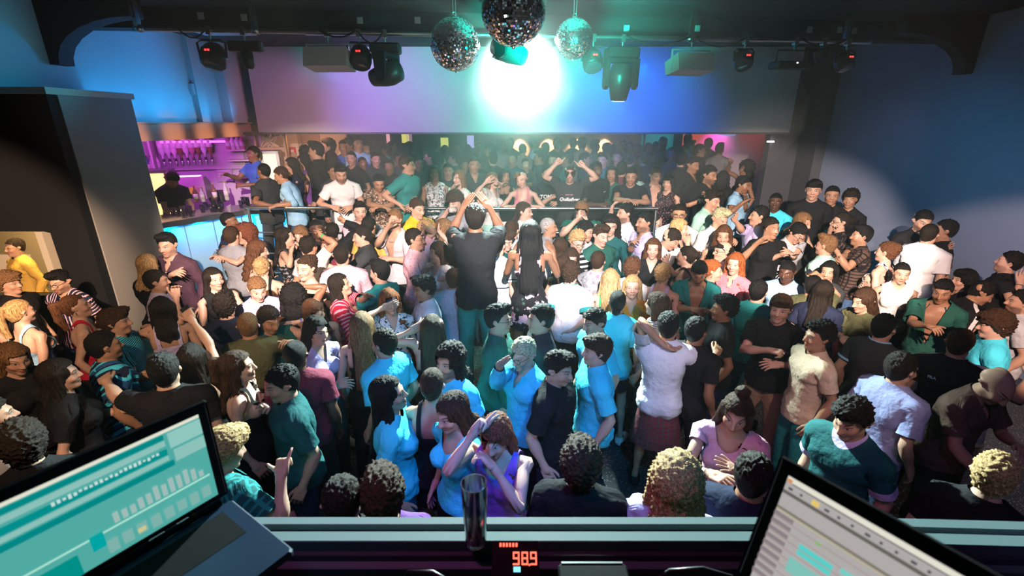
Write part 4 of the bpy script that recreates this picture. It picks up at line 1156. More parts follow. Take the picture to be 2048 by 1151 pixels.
# cloakroom behind the hatch
struct(MB().box((-9, 6.05, 0), (XL - .25, 6.15, 2.5)).box((-9, 4.72, 2.45), (XL, 6.1, 2.5)).obj('wall_cloakroom', M_CREAM))
t = MB()
for x in (-4.72, -5.05, -6.1): t.box((x - .035, 4.60, .95), (x + .035, 4.75, 1.63)) if x == -4.72 else t.box((x - .03, 5.98, .3), (x + .03, 6.06, 2.3))
struct(t.obj('trim_hatch', plain('hatch_frame', (.62, .55, .42), .5)))
# bulkhead above the opening to the back room, recess beside it
struct(MB().box((-4.45, YB, 2.50), (4.88, YB + .25, ZC)).obj('wall_bulkhead', M_WALL))
struct(MB().box((-4.75, YB - .02, 2.47), (4.88, YB + .27, 2.50)).obj('trim_bulkhead', plain('shadow_gap', (.10, .10, .11), .6)))
struct(MB().box((-6, YB + .27, 2.62), (7, 14.4, 2.72)).obj('ceiling_back_room', M_DARK))
struct(MB().box((XR, -1.5, 0), (XR + .2, 8.9, ZC)).obj('wall_right', wall_mat('wall_blue_light_tint', (.30, .36, .50))))  # bluish cast of the stage light mixed into the wall colour
struct(MB().box((4.88, 9.3, 0), (7, 9.5, ZC)).box((5.42, 8.75, 0), (XR + .1, 9.4, ZC)).obj('wall_recess', wall_mat('recess_paint', (.10, .10, .12))))
# back room walls: cream wall with doorway beside the bar, dark wall, warm-washed wall, teal bay, red alcove
struct(MB().box((-5.2, 10.2, .4), (-4.42, 10.35, 2.7)).box((-3.98, 10.2, .4), (-3.42, 10.35, 2.7)).box((-4.42, 10.2, 2.55), (-3.98, 10.35, 2.7)).obj('wall_back_cream', M_CREAM))
struct(MB().box((-4.40, 10.24, .4), (-4.0, 10.30, 2.55)).box((-4.43, 10.17, .4), (-4.36, 10.2, 2.6)).box((-4.04, 10.17, .4), (-3.97, 10.2, 2.6)).obj('door_1', wall_mat('door_paint', (.42, .33, .27), .5)))
struct(MB().box((-3.55, 10.3, .4), (-3.42, 13.6, 2.7)).box((-3.5, 13.5, .4), (-.9, 13.65, 2.7)).obj('wall_back_dark', wall_mat('petrol_paint', (.03, .06, .07))))
struct(MB().box((-.9, 13.5, .4), (3.25, 13.65, 2.7)).obj('wall_back', M_CREAM))
struct(MB().box((3.25, 12.2, .4), (4.05, 12.35, 2.7)).box((3.2, 12.2, .4), (3.3, 13.6, 2.7)).obj('wall_back_bay', wall_mat('bay_paint', (.30, .42, .44))))
struct(MB().box((4.05, 12.9, .4), (7, 13.0, 2.7)).obj('wall_alcove', wall_mat('alcove_paint', (.62, .50, .48))))
struct(MB().box((4.0, 11.9, .4), (4.12, 13.0, 2.7)).box((4.0, 11.9, 2.46), (7, 12.0, 2.7)).obj('trim_alcove', M_DARK))
# pictures glowing on the dark wall
for i, (px, py, c, hgt, wd) in enumerate(((764, 274, (1., .42, .48), .17, .20), (811, 274, (.85, .78, .16), .15, .10), (818, 274, (.35, .18, .26), .15, .07), (889, 286, (.70, .75, .15), .14, .10), (941, 283, (.45, .40, .9), .16, .09))):
    p = at_y(px, py, 13.45); o = MB().box((p[0] - wd, 13.42, p[2] - hgt), (p[0] + wd, 13.50, p[2] + hgt)).obj('wall_lamp', plain('lamp_glass', (.05, .05, .05), .4, 0, c, 1.1))
    tag(o, ('pink glowing square wall lamp on the dark far wall', 'yellow glowing panel on the far wall, bright half', 'dim mauve panel touching the yellow one on the far wall', 'yellow green panel veiled by haze on the far wall', 'violet panel veiled by haze on the far wall')[i], 'lamp')
# ceiling beam with small plates, knee brackets, pale ceiling panels
BL, BR = Vector((-4.95, 5.75, 0)), Vector((5.75, 6.75, 0)); bd = (BR - BL).normalized(); bn = Vector((-bd.y, bd.x, 0))
MBeam = Matrix(((bd.x, bn.x, 0, BL.x), (bd.y, bn.y, 0, BL.y), (0, 0, 1, 0), (0, 0, 0, 1)))
struct(MB().box((0, 0, 3.64), ((BR - BL).length, .22, ZC), MBeam).obj('beam', plain('beam_paint', (.014, .015, .017), .7)))
for px, py in ((402, 32), (488, 35), (720, 41), (835, 41), (1253, 57), (1395, 57), (1619, 60), (1679, 60), (1708, 62)):
    d = ray(px, py); k_ = (BL - Vector((0, 0, HC))).dot(bn) / Vector(d).dot(bn); p = Vector((0, 0, HC)) + Vector(d) * k_
    o = MB().box((-.035, -.012, -.035), (.035, .0, .035), bev=.006).obj('fixing_plate', M_WHITE, None, Matrix.Translation(p) @ Matrix.Rotation(math.atan2(bd.y, bd.x), 4, 'Z'))
    tag(o, {402: 'small white plate on the beam above the first lamp of the bar', 488: 'small white plate on the beam above the black scanner', 720: 'small white plate on the beam above the white floodlight beside the left wall', 835: 'small white plate on the beam beside the first mirror ball', 1253: 'small white plate on the beam above the blue lit moving head', 1395: 'small white plate on the beam above the second white floodlight',
             1619: 'dim white plate on the beam above the flat black fixture', 1679: 'dim white plate second from the beam end', 1708: 'dim white plate at the dark end of the beam'}[px], 'plate')
for sx, px, nm in ((1, 0, 'left'), (-1, 0, 'right')):
    xw = XL if sx > 0 else XR; yb = 5.62 if sx > 0 else 6.55
    pts = [(xw, 3.85)] + [(xw + sx * (.22 + .62 * (1 - math.cos(q))), 3.85 - .62 * (1 - math.sin(q)) - .0) for q in np.linspace(math.pi / 2, 0, 8)][::1]
    pts = [(xw + sx * .95, 3.85), (xw, 3.85), (xw, 3.22), (xw + sx * .10, 3.22)] + [(xw + sx * (.10 + .85 * (1 - math.cos(q))), 3.24 + .42 * math.sin(q)) for q in np.linspace(.15, math.pi / 2, 7)]
    struct(MB().prism(pts if sx > 0 else pts[::-1], 'y', yb - .3, yb - .12).obj('beam_bracket', plain('beam_paint', (.014, .015, .017), .7)))
for px in (440, 650, 1285, 1432, 1690):
    p = at_z(px, 64 if px < 1000 else 72, ZC - .03); o = MB().box((p[0] - .36, p[1] - .28, ZC - .03), (p[0] + .36, p[1] + .28, ZC - .001)).obj('ceiling_panel', M_WHITE)
    tag(o, {440: 'pale ceiling panel near the pilaster of the blue wall', 650: 'pale ceiling panel behind the white floodlight by the blue wall', 1285: 'pale ceiling panel behind the blue lit moving head', 1432: 'pale ceiling panel behind the second white floodlight', 1690: 'dim bluish ceiling panel at the dark end of the beam'}[px], 'panel')
# podium for dancing
struct(MB().box((-.75, 3.55, 0), (1.0, 4.75, .30), bev=.01).obj('floor_podium', M_FLOOR))
struct(MB().box((-1.0, 3.15, 0), (-.2, 3.55, .15), bev=.01).obj('floor_podium_step', M_FLOOR))
struct(MB().box((-.76, 3.535, .27), (1.01, 3.555, .303)).obj('trim_podium', M_STEEL))
# ------------------------------------------------------------------ bar
M_PURPLE = wall_mat('bar_back_paint', (.55, .45, .58)); M_SHELF = plain('shelf_laminate', (.55, .48, .50), .4)
BA, BB = np.array([-7.3, 8.55]), np.array([-4.62, 9.45]); bdir = (BB - BA) / np.linalg.norm(BB - BA); bang = math.atan2(bdir[1], bdir[0]); bnor = np.array([bdir[1], -bdir[0]])
struct(MB().box((0, 0, .3), (2.83, .1, 2.7), Matrix.Translation((BA[0], BA[1], 0)) @ Matrix.Rotation(bang, 4, 'Z')).box((-9, 6.15, 2.55), (XL, 9.6, 2.62)).obj('wall_bar_back', M_PURPLE))
def onback(px, py, off=0.0):
    """point on the plane OFF metres before the bar's back wall"""
    d = ray(px, py); a = np.array([BA[0] + bnor[0] * off, BA[1] + bnor[1] * off]); t = (a @ bnor) / (d[:2] @ bnor)
    return np.array([0, 0, HC]) + d * t
MBK = lambda p: Matrix.Translation(p) @ Matrix.Rotation(bang, 4, 'Z')
def glass_mat(name, c, rough=.05):
    m = bpy.data.materials.new(name); m.use_nodes = True; t = m.node_tree; t.nodes.clear()
    a = t.nodes.new('ShaderNodeBsdfTransparent'); a.inputs[0].default_value = c + (1,); b = t.nodes.new('ShaderNodeBsdfGlossy'); b.inputs['Roughness'].default_value = rough
    f = t.nodes.new('ShaderNodeLayerWeight'); f.inputs[0].default_value = .45; x = t.nodes.new('ShaderNodeMixShader'); o = t.nodes.new('ShaderNodeOutputMaterial')
    t.links.new(f.outputs['Facing'], x.inputs[0]); t.links.new(a.outputs[0], x.inputs[1]); t.links.new(b.outputs[0], x.inputs[2]); t.links.new(x.outputs[0], o.inputs[0]); return m
M_GLASS = glass_mat('clear_glass', (.82, .80, .84)); BOT = [plain('bottle_glass', c, .12, 0, None, 1, .8) for c in ((.75, .55, .72), (.22, .10, .06), (.50, .20, .30), (.10, .16, .30), (.62, .60, .66), (.40, .10, .12))]
def bottle(name, h, r, mat, capc, label, cat='bottle', group=None, flip=False):
    pr = [(r * .9, 0), (r, .01), (r, h * .58), (r * .85, h * .66), (r * .36, h * .78), (r * .34, h * .93)]
    if flip: pr = [(a, h - b) for a, b in pr][::-1]
    o = MB().lathe(pr, 10).obj(name, mat)
    MB().lathe([(r * .40, h * .92), (r * .40, h)] if not flip else [(r * .42, -.01), (r * .42, h * .09)], 8).obj('cap', plain('bottle_cap', capc, .4), o)
    z = (h * .2, h * .5) if not flip else (h * .5, h * .8)
    MB().lathe([(r * 1.02, z[0]), (r * 1.02, z[1])], 10).obj('paper_label', plain('paper_label', (.75, .70, .72), .7), o)
    return tag(o, label, cat, group)
# left shelf with four bottles
for z0, lab in ((345, 'purple lit shelf beside the bar flank carrying four bottles'),):
    p = onback(303, z0, .12); o = MB().box((-.42, -.12, -.025), (.36, .12, 0), None).obj('shelf', M_SHELF, None, MBK(p)); tag(o, lab, 'shelf')
    for i, (px, lb) in enumerate(((288, 'pink bottle outermost on the shelf beside the bar flank'), (298, 'blue tinted bottle second on the shelf beside the bar flank'), (309, 'pale bottle third on the shelf beside the bar flank'), (318, 'tallest pale bottle at the end of the shelf beside the bar flank'))):
        q = onback(px, 343, .12); b = bottle('bottle', .30 + .05 * (i == 3), .05, BOT[(2, 3, 4, 0)[i]], (.1, .02, .02), lb, group='bottles behind the bar'); b.matrix_world = MBK((q[0], q[1], p[2]))
struct(MB().box((-.03, -.3, -.9), (0, 0, .62), None).obj('trim_bar_panel', M_SHELF, None, MBK(onback(325, 345, .01))))
# rail of upside-down bottles with dispensers
p = onback(318, 284, .16); o = MB().box((0, -.05, -.02), (1.28, .05, .02)).obj('dispenser_rail', M_STEEL, None, MBK(p)); tag(o, 'steel rail of spirit dispensers on the purple bar wall', 'rail')
MB().box((0, .10, -.5), (1.28, .12, .05)).obj('back_plate', plain('back_plate', (.5, .42, .5), .4), o)
for i, px in enumerate((328, 340, 352, 364, 376, 388, 400, 412, 424)):
    q = onback(px, 322 - i * .6, .16); b = bottle('bottle', .42, .055, BOT[(4, 4, 0, 1, 0, 2, 1, 4, 1)[i]], (.05, .05, .05), ('first', 'second', 'third', 'fourth', 'fifth', 'sixth', 'seventh', 'eighth', 'ninth')[i] + ' upside-down bottle on the dispenser rail counted from the bar flank', group='bottles on the dispenser rail', flip=True)
    b.matrix_world = MBK(q)
    MB().lathe([(.012, -.10), (.022, -.08), (.026, -.03), (.02, .0)], 8).box((-.008, -.05, -.09), (.008, .0, -.07)).obj('dispenser', M_STEEL, b)
# shelves on the far part of the bar wall
for py, x0, x1, lab, grp in ((298, 455, 492, 'upper purple shelf with two rows of pink lit bottles', 1), (318, 458, 520, 'empty purple shelf beneath the pink lit bottles', 0), (352, 470, 520, 'lower shelf behind the beer taps', 0)):
    a, b = onback(x0, py, .14), onback(x1, py, .14); L = np.linalg.norm(b - a); a[2] = b[2] = (a[2] + b[2]) / 2
    o = MB().box((0, -.13, -.03), (L, .13, 0)).obj('shelf', M_SHELF, None, MBK(a)); tag(o, lab, 'shelf')
    if grp:
        for i in range(8):
            q = a + (b - a) * ((i % 4) + .5) / 4; q[:2] += bnor * (.05 if i < 4 else -.05)
            bt = bottle('bottle', .27, .042, BOT[(2, 0, 4, 2, 0, 2, 4, 0)[i]], (.5, .4, .5), ('front' if i < 4 else 'rear') + ' row bottle ' + ('nearest the dispensers', 'second from the dispensers', 'third from the dispensers', 'farthest from the dispensers')[i % 4] + ' on the upper purple shelf', group='bottles on the upper bar shelf'); bt.matrix_world = MBK(q)
p = onback(542, 296, .42); o = MB().box((-.22, -.15, -.02), (.25, .15, .02)).box((-.22, -.15, .27), (.25, .15, .30)).box((-.24, -.15, -1.4), (-.21, .15, .30)).box((.24, -.15, -1.4), (.27, .15, .30)).obj('wooden_cabinet', plain('warm_wood', (.45, .28, .15), .5), None, MBK(p)); tag(o, 'open wooden cabinet at the end of the bar wall', 'cabinet')
k_ = MB(); rr = random.Random(8)
for i in range(26): k_.tube([(rr.uniform(-.16, .16), rr.uniform(-.08, .08), .02), (rr.uniform(-.18, .18), rr.uniform(-.1, .1), .24)], .012, 5)
o = k_.obj('straw_bundle', plain('pale_straw', (.75, .55, .35), .6), None, MBK(p)); tag(o, 'pale heap of straws inside the wooden cabinet', 'straws', kind='stuff')
def fridge(px, py, wd, hg, lab, off, c):
    p = onback(px, py, off); o = MB().box((-wd, .0, -hg), (wd, .4, hg)).obj('bar_fridge', plain('fridge_case', (.20, .19, .22), .4), None, MBK(p)); tag(o, lab, 'fridge')
    MB().box((-wd + .04, -.02, -hg + .04), (wd - .04, .0, hg - .04)).obj('lit_window', plain('fridge_light', (.1, .1, .1), .4, 0, c, 1.6), o)
    MB().box((-wd, -.04, -hg), (wd, -.02, -hg + .05)).box((-wd, -.04, hg - .05), (wd, -.02, hg)).box((-wd, -.04, -hg), (-wd + .05, -.02, hg)).box((wd - .05, -.04, -hg), (wd, -.02, hg)).obj('door_frame', M_STEEL, o)
fridge(318, 388, .20, .40, 'yellow lit bar fridge beside the bar flank', .75, (1., .62, .22)); fridge(543, 335, .16, .30, 'tall white lit fridge under the wooden cabinet', .3, (1., .78, .50))
p = onback(384, 372, .9); o = MB().prism([(-.20, -.20), (.20, -.20), (.20, .05), (-.02, .17), (-.20, .17)], 'x', -.24, .24).obj('drinks_machine', plain('machine_case', (.55, .35, .55), .35), None, MBK(p)); tag(o, 'pink lit drinks machine with a glowing top behind the bartender', 'machine')
MB().box((-.17, -.17, .172), (.17, .02, .18)).obj('glowing_top', plain('machine_glow', (.2, .1, .2), .4, 0, (1., .6, .95), 1.8), o)
for i in range(4): MB().box((-.20 + i * .105, -.225, -.10), (-.115 + i * .105, -.20, .0)).obj('flavour_button', plain('machine_button', ((.5, .12, .04), (.55, .22, .05), (.6, .30, .05), (.3, .1, .2))[i], .4, 0, ((.6, .1, .02), (.6, .2, .02), (.7, .35, .03), (.4, .1, .2))[i], .35), o)
p = onback(447, 341, .02); o = MB().box((-.14, -.02, -.20), (.14, 0, .22)).obj('price_board', plain('board_purple', (.45, .30, .50), .5), None, MBK(p)); tag(o, 'small purple price board hanging on the bar wall', 'board')
for i in range(6): MB().box((-.11, -.023, .14 - i * .05), (.09 - .03 * (i % 3), -.02, .155 - i * .05)).obj('printed_line', plain('faint_print', (.7, .55, .75), .6), o)
p = onback(587, 302, -.02) if False else at_y(587, 303, 10.19); o = MB().box((-.06, -.05, -.09), (.06, 0, .09), bev=.01).obj('fire_alarm_box', plain('alarm_red', (.6, .04, .05), .4), None, Matrix.Translation(p)); tag(o, 'red fire alarm box on the cream wall near the doorway', 'alarm')
MB().box((-.03, -.055, -.02), (.03, -.05, .04)).obj('alarm_window', M_WHITE, o)
# curved counter
cpts = [(-4.72, 6.12), (-4.55, 6.45), (-4.36, 6.80), (-4.12, 7.12), (-3.86, 7.34), (-3.60, 7.46)]
def strip(mb, pts, w0, w1, z0, z1):
    P_ = [np.array(p) for p in pts]; n = len(P_); V = []
    for i in range(n):
        t = P_[min(i + 1, n - 1)] - P_[max(i - 1, 0)]; t /= np.linalg.norm(t); nn = np.array([t[1], -t[0]])
        for w_, z in ((w0, z0), (w1, z0), (w1, z1), (w0, z1)): q = P_[i] + nn * w_; V.append((q[0], q[1], z))
    F = [(0, 1, 2, 3), tuple((n - 1) * 4 + k for k in (3, 2, 1, 0))]
    for i in range(n - 1):
        for k in range(4): F.append((i * 4 + k, i * 4 + 4 + k, i * 4 + 4 + (k + 1) % 4, i * 4 + (k + 1) % 4))
    return mb.add(V, F)
bar = empty('bar_counter', (-4.3, 6.8, 0)); tag(bar, 'curved bar counter with a lilac top and cyan lit front', 'bar counter')
def sub(o): o.parent = bar; o.matrix_parent_inverse = Matrix.Translation((4.3, -6.8, 0)); return o
sub(strip(MB(), cpts, -.55, .12, 1.36, 1.41).obj('counter_top', plain('counter_lilac', (.42, .36, .48), .18)))
sub(strip(MB(), cpts, .10, .135, 1.345, 1.415).obj('steel_nosing', M_STEEL))
for i in range(len(cpts) - 1): sub(strip(MB(), [cpts[i], tuple(np.array(cpts[i]) * .03 + np.array(cpts[i + 1]) * .97)], -.06, .0, .02, 1.36).obj('front_panel', plain('bar_front', (.30, .46, .52), .35)))
for a, b in ((0, 1), (1, 2), (2, 3), (3, 4), (4, 5)):
    pa, pb = np.array(cpts[a]), np.array(cpts[b]); m = (pa + pb) / 2; t = (pb - pa) / np.linalg.norm(pb - pa); nn = np.array([t[1], -t[0]]); m = m + nn * .07
    area('bar_front_strip', (m[0], m[1], 1.33), (m[0] + nn[0] * .0, m[1] + nn[1] * .0, .3), (0., .42, 1.), 6.5, .3, .05)
rr = random.Random(5)
M_GL2 = glass_mat('bar_glass', (.72, .66, .84))
GLS = []
for i in range(22):
    u = rr.uniform(0, 3.6); a = int(u); f = u - a; q = np.array(cpts[a]) * (1 - f) + np.array(cpts[a + 1]) * f; t = np.array(cpts[a + 1]) - np.array(cpts[a]); t /= np.linalg.norm(t); nn = np.array([t[1], -t[0]]); q = q + nn * rr.uniform(-.45, .02)
    h = rr.choice((.12, .15, .17)); o = MB().lathe([(.028, 0), (.030, .004), (.036, h), (.032, h), (.027, .012)], 10).obj('glass', M_GL2); o.location = (q[0], q[1], 1.41)
    GLS.append((u, o))
for i, (u, o) in enumerate(sorted(GLS, key=lambda a: a[0])): tag(o, 'drinking glass on the lilac bar counter, %s counted from the bar flank' % ('first second third fourth fifth sixth seventh eighth ninth tenth eleventh twelfth thirteenth fourteenth fifteenth sixteenth seventeenth eighteenth nineteenth twentieth twenty-first twenty-second'.split()[i]), 'glass', 'glasses on the bar counter')
for px, lab, m, h in ((372, 'clear bottle standing on the bar counter before the bartender', 4, .27), (407, 'clear carafe standing among the glasses on the bar counter', 4, .24), (432, 'dark bottle with a gold neck on the bar counter', 1, .30), (455, 'tall clear bottle near the end of the bar counter', 4, .32), (394, 'brown bottle behind the carafe on the bar counter', 1, .27)):
    p = at_z(px, 405 - (px - 372) * .06, 1.41); b = bottle('bottle', h, .036, BOT[m], (.5, .4, .1), lab, group='bottles on the bar counter'); b.location = (p[0], p[1], 1.41)
o = MB().lathe([(.10, 0), (.14, .02), (.17, .20), (.16, .20), (.13, .03)], 18).obj('ice_bucket', plain('bucket_dark', (.05, .04, .05), .3)); p = at_z(440, 384, 1.5); o.location = (p[0] - .15, p[1] + .15, 1.30); tag(o, 'dark ice bucket behind the bar counter', 'bucket')
area('bar_magenta', (-5.6, 7.6, 2.5), (-6.0, 8.8, 1.6), (.85, .10, 1.), 34, 1.6, .3)
for y in (6.2, 6.9, 7.6, 8.3): spot('bar_fascia_warm', (-4.25, y, 2.30), (-4.75, y, 2.48), (1., .55, .32), 7, 62, .8, .05)
point('bar_warm', (-6.1, 7.5, 1.2), (1., .5, .2), 6, .1)

# ------------------------------------------------------------------ rail of the raised level
rail = empty('railing', (-1, 6.62, .4)); tag(rail, 'steel railing with round bars along the edge of the raised level', 'railing')
def rsub(o): o.parent = rail; o.matrix_parent_inverse = Matrix.Translation((1, -6.62, -.4)); return o
rsub(MB().tube([(-3.95, 6.95, 1.50), (-3.75, 6.66, 1.52), (-1, 6.60, 1.52), (2.05, 6.60, 1.52)], .026, 10).obj('top_rail', M_STEEL))
for z in (1.17, .86, .56): rsub(MB().tube([(-3.72, 6.64, z), (2.03, 6.62, z)], .011, 6).obj('bar', M_STEEL))
for x in (-3.72, -2.55, -1.4, -.25, .9, 2.03): rsub(MB().tube([(x, 6.63, .36), (x, 6.62, 1.50)], .022, 8).lathe([(.05, .40), (.05, .41)], 10, (x, 6.63, 0)).obj('post', M_STEEL))

# ------------------------------------------------------------------ lamp bar and its fixtures
PL, PR = Vector((-3.75, 5.40, 3.56)), Vector((4.25, 6.22, 3.555)); pdv = (PR - PL).normalized(); pang = math.atan2(pdv.y, pdv.x)
pipe = MB().tube([PL, PR], .026, 10).obj('lamp_bar', M_STEEL); tag(pipe, 'long horizontal steel lamp bar below the ceiling beam', 'lamp bar')
for px in (361, 558, 1378, 1707):
    x = (px - 1024) / FPX * 5.4; q = PL + pdv * ((x - PL.x) / pdv.x)
    MB().box((-.02, -.03, -.03), (.02, .03, .25), Matrix.Translation(q)).lathe([(.035, -.04), (.035, .04)], 10, M=Matrix.Translation(q) @ Matrix.Rotation(R(90), 4, 'Y')).obj('hanger', M_STEEL, pipe)
def onpipe(px):
    d = Vector(ray(px, 80)); n = Vector((-pdv.y, pdv.x, 0)); k = (PL - Vector((0, 0, HC))).dot(n) / d.dot(n); q = Vector((0, 0, HC)) + d * k
    f = (q.x - PL.x) / pdv.x; return PL + pdv * f
def clampm(mb): return mb.box((-.022, -.032, -.045), (.022, .032, .03)).tube([(0, 0, -.04), (0, 0, -.10)], .012, 6)
def par(px, lab, s=1.0, disp=True, yaw=0.0, tilt=35):
    q = onpipe(px); e = empty('spotlight', q, pang); tag(e, lab, 'spotlight', 'fixtures on the lamp bar')
    clampm(MB()).obj('clamp', M_STEEL, e)
    MB().tube([(-.13 * s, 0, -.26 * s), (-.14 * s, 0, -.12), (-.10 * s, 0, -.095), (.10 * s, 0, -.095), (.14 * s, 0, -.12), (.13 * s, 0, -.26 * s)], .012, 6).obj('yoke', M_BLACK, e)
    M = Matrix.Translation((0, 0, -.25 * s)) @ Matrix.Rotation(R(yaw), 4, 'Z') @ Matrix.Rotation(R(-tilt), 4, 'X')
    b = MB().lathe([(.10 * s, -.10 * s), (.125 * s, -.08 * s), (.125 * s, .03 * s), (.09 * s, .11 * s), (.03 * s, .13 * s)], 8, M=M).obj('lamp_housing', M_BLACK, e)
    MB().lathe([(.105 * s, -.104 * s), (.095 * s, -.106 * s)], 14, M=M).obj('lens', plain('lens_dark', (.05, .05, .07), .08, 0, None, 1, .8), e)
    if disp:
        for dx in (-.014, .014): MB().box((dx - .009, -.012, -.008), (dx + .009, -.006, .008), Matrix.Translation((0, -.115 * s, -.20 * s))).obj('red_digit', plain('red_led', (.1, .0, .0), .4, 0, (1., .02, .02), 5), e)
        MB().box((-.05, -.006, -.03), (.05, .01, .03), Matrix.Translation((0, -.115 * s, -.20 * s))).obj('display_plate', M_BLACK, e)
    return e
def moving_head(px, lab, tilt=0, pan=0, s=1.0, lens=None, q=None, grp='fixtures on the lamp bar'):
    q = onpipe(px) if q is None else Vector(q); e = empty('moving_head_light', q, pang); tag(e, lab, 'moving light', grp)
    clampm(MB()).obj('clamp', M_STEEL, e)
    MB().box((-.16 * s, -.11 * s, -.20 * s), (.16 * s, .11 * s, -.10), bev=.025).obj('base', M_BLACK, e)
    P_ = Matrix.Rotation(R(pan), 4, 'Z')
    y = MB()
    for sx in (-1, 1): y.prism([(-.07 * s, -.20 * s), (.07 * s, -.20 * s), (.055 * s, -.46 * s), (0, -.49 * s), (-.055 * s, -.46 * s)], 'x', sx * .155 * s - .022 * s, sx * .155 * s + .022 * s)
    o = y.box((-.165 * s, -.07 * s, -.235 * s), (.165 * s, .07 * s, -.195 * s)).obj('yoke', M_BLACK, e); o.matrix_local = P_
    M = P_ @ Matrix.Translation((0, 0, -.40 * s)) @ Matrix.Rotation(R(tilt), 4, 'X')
    MB().lathe([(.03 * s, .17 * s), (.10 * s, .15 * s), (.125 * s, .04 * s), (.12 * s, -.04 * s), (.085 * s, -.19 * s), (.075 * s, -.20 * s)], 14, M=M).obj('lamp_head', plain('dark_plastic', (.03, .032, .034), .35), e)
    MB().lathe([(.068 * s, -.203 * s), (.060 * s, -.206 * s)], 14, M=M).obj('lens', plain('lens_' + (lens[3] if lens else 'dark'), (.04, .04, .05), .08, 0, lens[:3] if lens else None, 6 if lens else 0, .8), e)
    for k in range(3): MB().box((-.05 * s, .09 * s - .0, .10 * s - k * .03 * s), (.05 * s, .125 * s, .115 * s - k * .03 * s), M).obj('vent_fin', M_BLACK, e)
    return e, M
def flood(px, lab, flip):
    q = onpipe(px); e = empty('floodlight', q, pang + R(8 * flip)); tag(e, lab, 'floodlight', 'white floodlights on the lamp bar')
    clampm(MB()).obj('clamp', M_STEEL, e)
    MB().box((-.245, -.012, -.34), (-.232, .012, -.115)).box((.232, -.012, -.34), (.245, .012, -.115)).box((-.245, -.012, -.125), (.245, .012, -.11)).obj('bracket', M_WHITE, e)
    M = Matrix.Translation((0, 0, -.28)) @ Matrix.Rotation(R(-16), 4, 'X')
    MB().prism([(-.14, -.10), (.14, -.06), (.14, .09), (-.14, .09)], 'x', -.23, .23).obj('housing', M_WHITE, e).matrix_local = M
    MB().box((.06, -.10, .09), (.20, .06, .097), M).obj('top_plate', M_BLACK, e)
    for k in range(3): MB().box((-.19 + k * .07, -.06, .09), (-.17 + k * .07, .05, .094), M).obj('cooling_slot', M_BLACK, e)
par(421, 'black spotlight with red display first on the lamp bar beside the blue wall', 1.0); par(718, 'black spotlight with red display between the white floodlight and a moving head', .95)
par(1187, 'hazy spotlight with red display beside the third mirror ball', .95); par(1492, 'dark spotlight with red display beside the second white floodlight', .85); par(1697, 'spotlight with bright red display at the dark end of the lamp bar', .85); par(1648, 'small dark spotlight second from the dark end of the lamp bar', .6, False, 40)
flood(655, 'white box floodlight hanging near the blue wall', -1); flood(1385, 'white box floodlight hanging before the blue bulkhead patch', 1)
moving_head(770, 'hazy moving head with its lamp turned flat below the lamp bar', 78, 70, 1.0)
moving_head(1246, 'moving head pointing straight down with a pale blue lens', 6, 0, 1.1, (.35, .75, 1., 'blue'))
q = onpipe(489); e = empty('scanner_light', q, pang); tag(e, 'small black scanner light with side arms on the lamp bar', 'scanner', 'fixtures on the lamp bar')
clampm(MB()).obj('clamp', M_STEEL, e); MB().box((-.17, -.05, -.20), (.17, .05, -.10), bev=.02).obj('body', M_BLACK, e); MB().lathe([(.04, -.36), (.06, -.33), (.06, -.18)], 10).obj('barrel', M_BLACK, e); MB().lathe([(.04, -.363), (.03, -.364)], 10).obj('lens', plain('lens_dark', (.05, .05, .07), .08, 0, None, 1, .8), e)
q = onpipe(1592); e = empty('flat_floodlight', q, pang); tag(e, 'flat black floodlight near the dark end of the lamp bar', 'floodlight', 'fixtures on the lamp bar')
clampm(MB()).obj('clamp', M_STEEL, e); MB().box((-.24, -.10, -.30), (.24, .10, -.22), bev=.02).obj('housing', M_BLACK, e); MB().tube([(-.2, 0, -.22), (-.2, 0, -.1), (.2, 0, -.1), (.2, 0, -.22)], .01, 5).obj('bracket', M_BLACK, e); MB().box((-.01, -.105, -.25), (.01, -.1, -.235)).obj('indicator', plain('white_led', (.1, .1, .1), .4, 0, (1, 1, 1), 2), e)
# cables drooping along the lamp bar
for i, (a, b, dz) in enumerate(((362, 421, .10), (640, 718, .07), (718, 770, .12), (1250, 1378, .09), (1385, 1490, .10), (1600, 1690, .08))):
    qa, qb = onpipe(a), onpipe(b); o = MB().tube([qa.lerp(qb, f) + Vector((0, -.035, .02 - dz * 4 * f * (1 - f))) for f in np.linspace(0, 1, 9)], .008, 5).obj('power_cable', M_BLACK)
    tag(o, ('black cable from the first hanger to the first spotlight', 'black cable from the white floodlight to the spotlight by the blue wall', 'black cable drooping to the hazy moving head', 'black cable between the blue lit moving head and the second floodlight', 'black cable from the second floodlight to the dark spotlight', 'black cable at the dark end of the lamp bar')[i], 'cable')
# big moving head behind the mirror balls: the lamp that shines at the lens
e, Mh = moving_head(0, 'large moving head tilted sideways under the middle mirror ball, its lamp glaring', -66, 58, .85, None, (-.035, 4.45, 3.58), 'lamps by the mirror balls')
lamp = MB().lathe([(.062, .0), (.07, .02), (.07, .10), (.03, .12)], 14, M=Matrix.Translation((.068, 5.32, 3.375)) @ Matrix.Rotation(R(-72), 4, 'X')).obj('beam_lamp', M_BLACK); tag(lamp, 'round beam lamp glaring white just beneath the middle mirror ball', 'lamp', 'lamps by the mirror balls')
MB().lathe([(.055, -.004), (.050, -.006)], 14, M=Matrix.Translation((.068, 5.32, 3.375)) @ Matrix.Rotation(R(-72), 4, 'X')).obj('glowing_lens', plain('beam_lens', (.5, .5, .5), .2, 0, (.85, 1., .97), 120), lamp)
struct(MB().box((-.3, 5.25, 3.80), (.35, 5.55, ZC)).box((.05, 5.30, 3.44), (.09, 5.34, 3.82)).box((-.055, 4.43, 3.60), (-.015, 4.47, ZC)).obj('trim_ceiling_mount', M_BLACK))

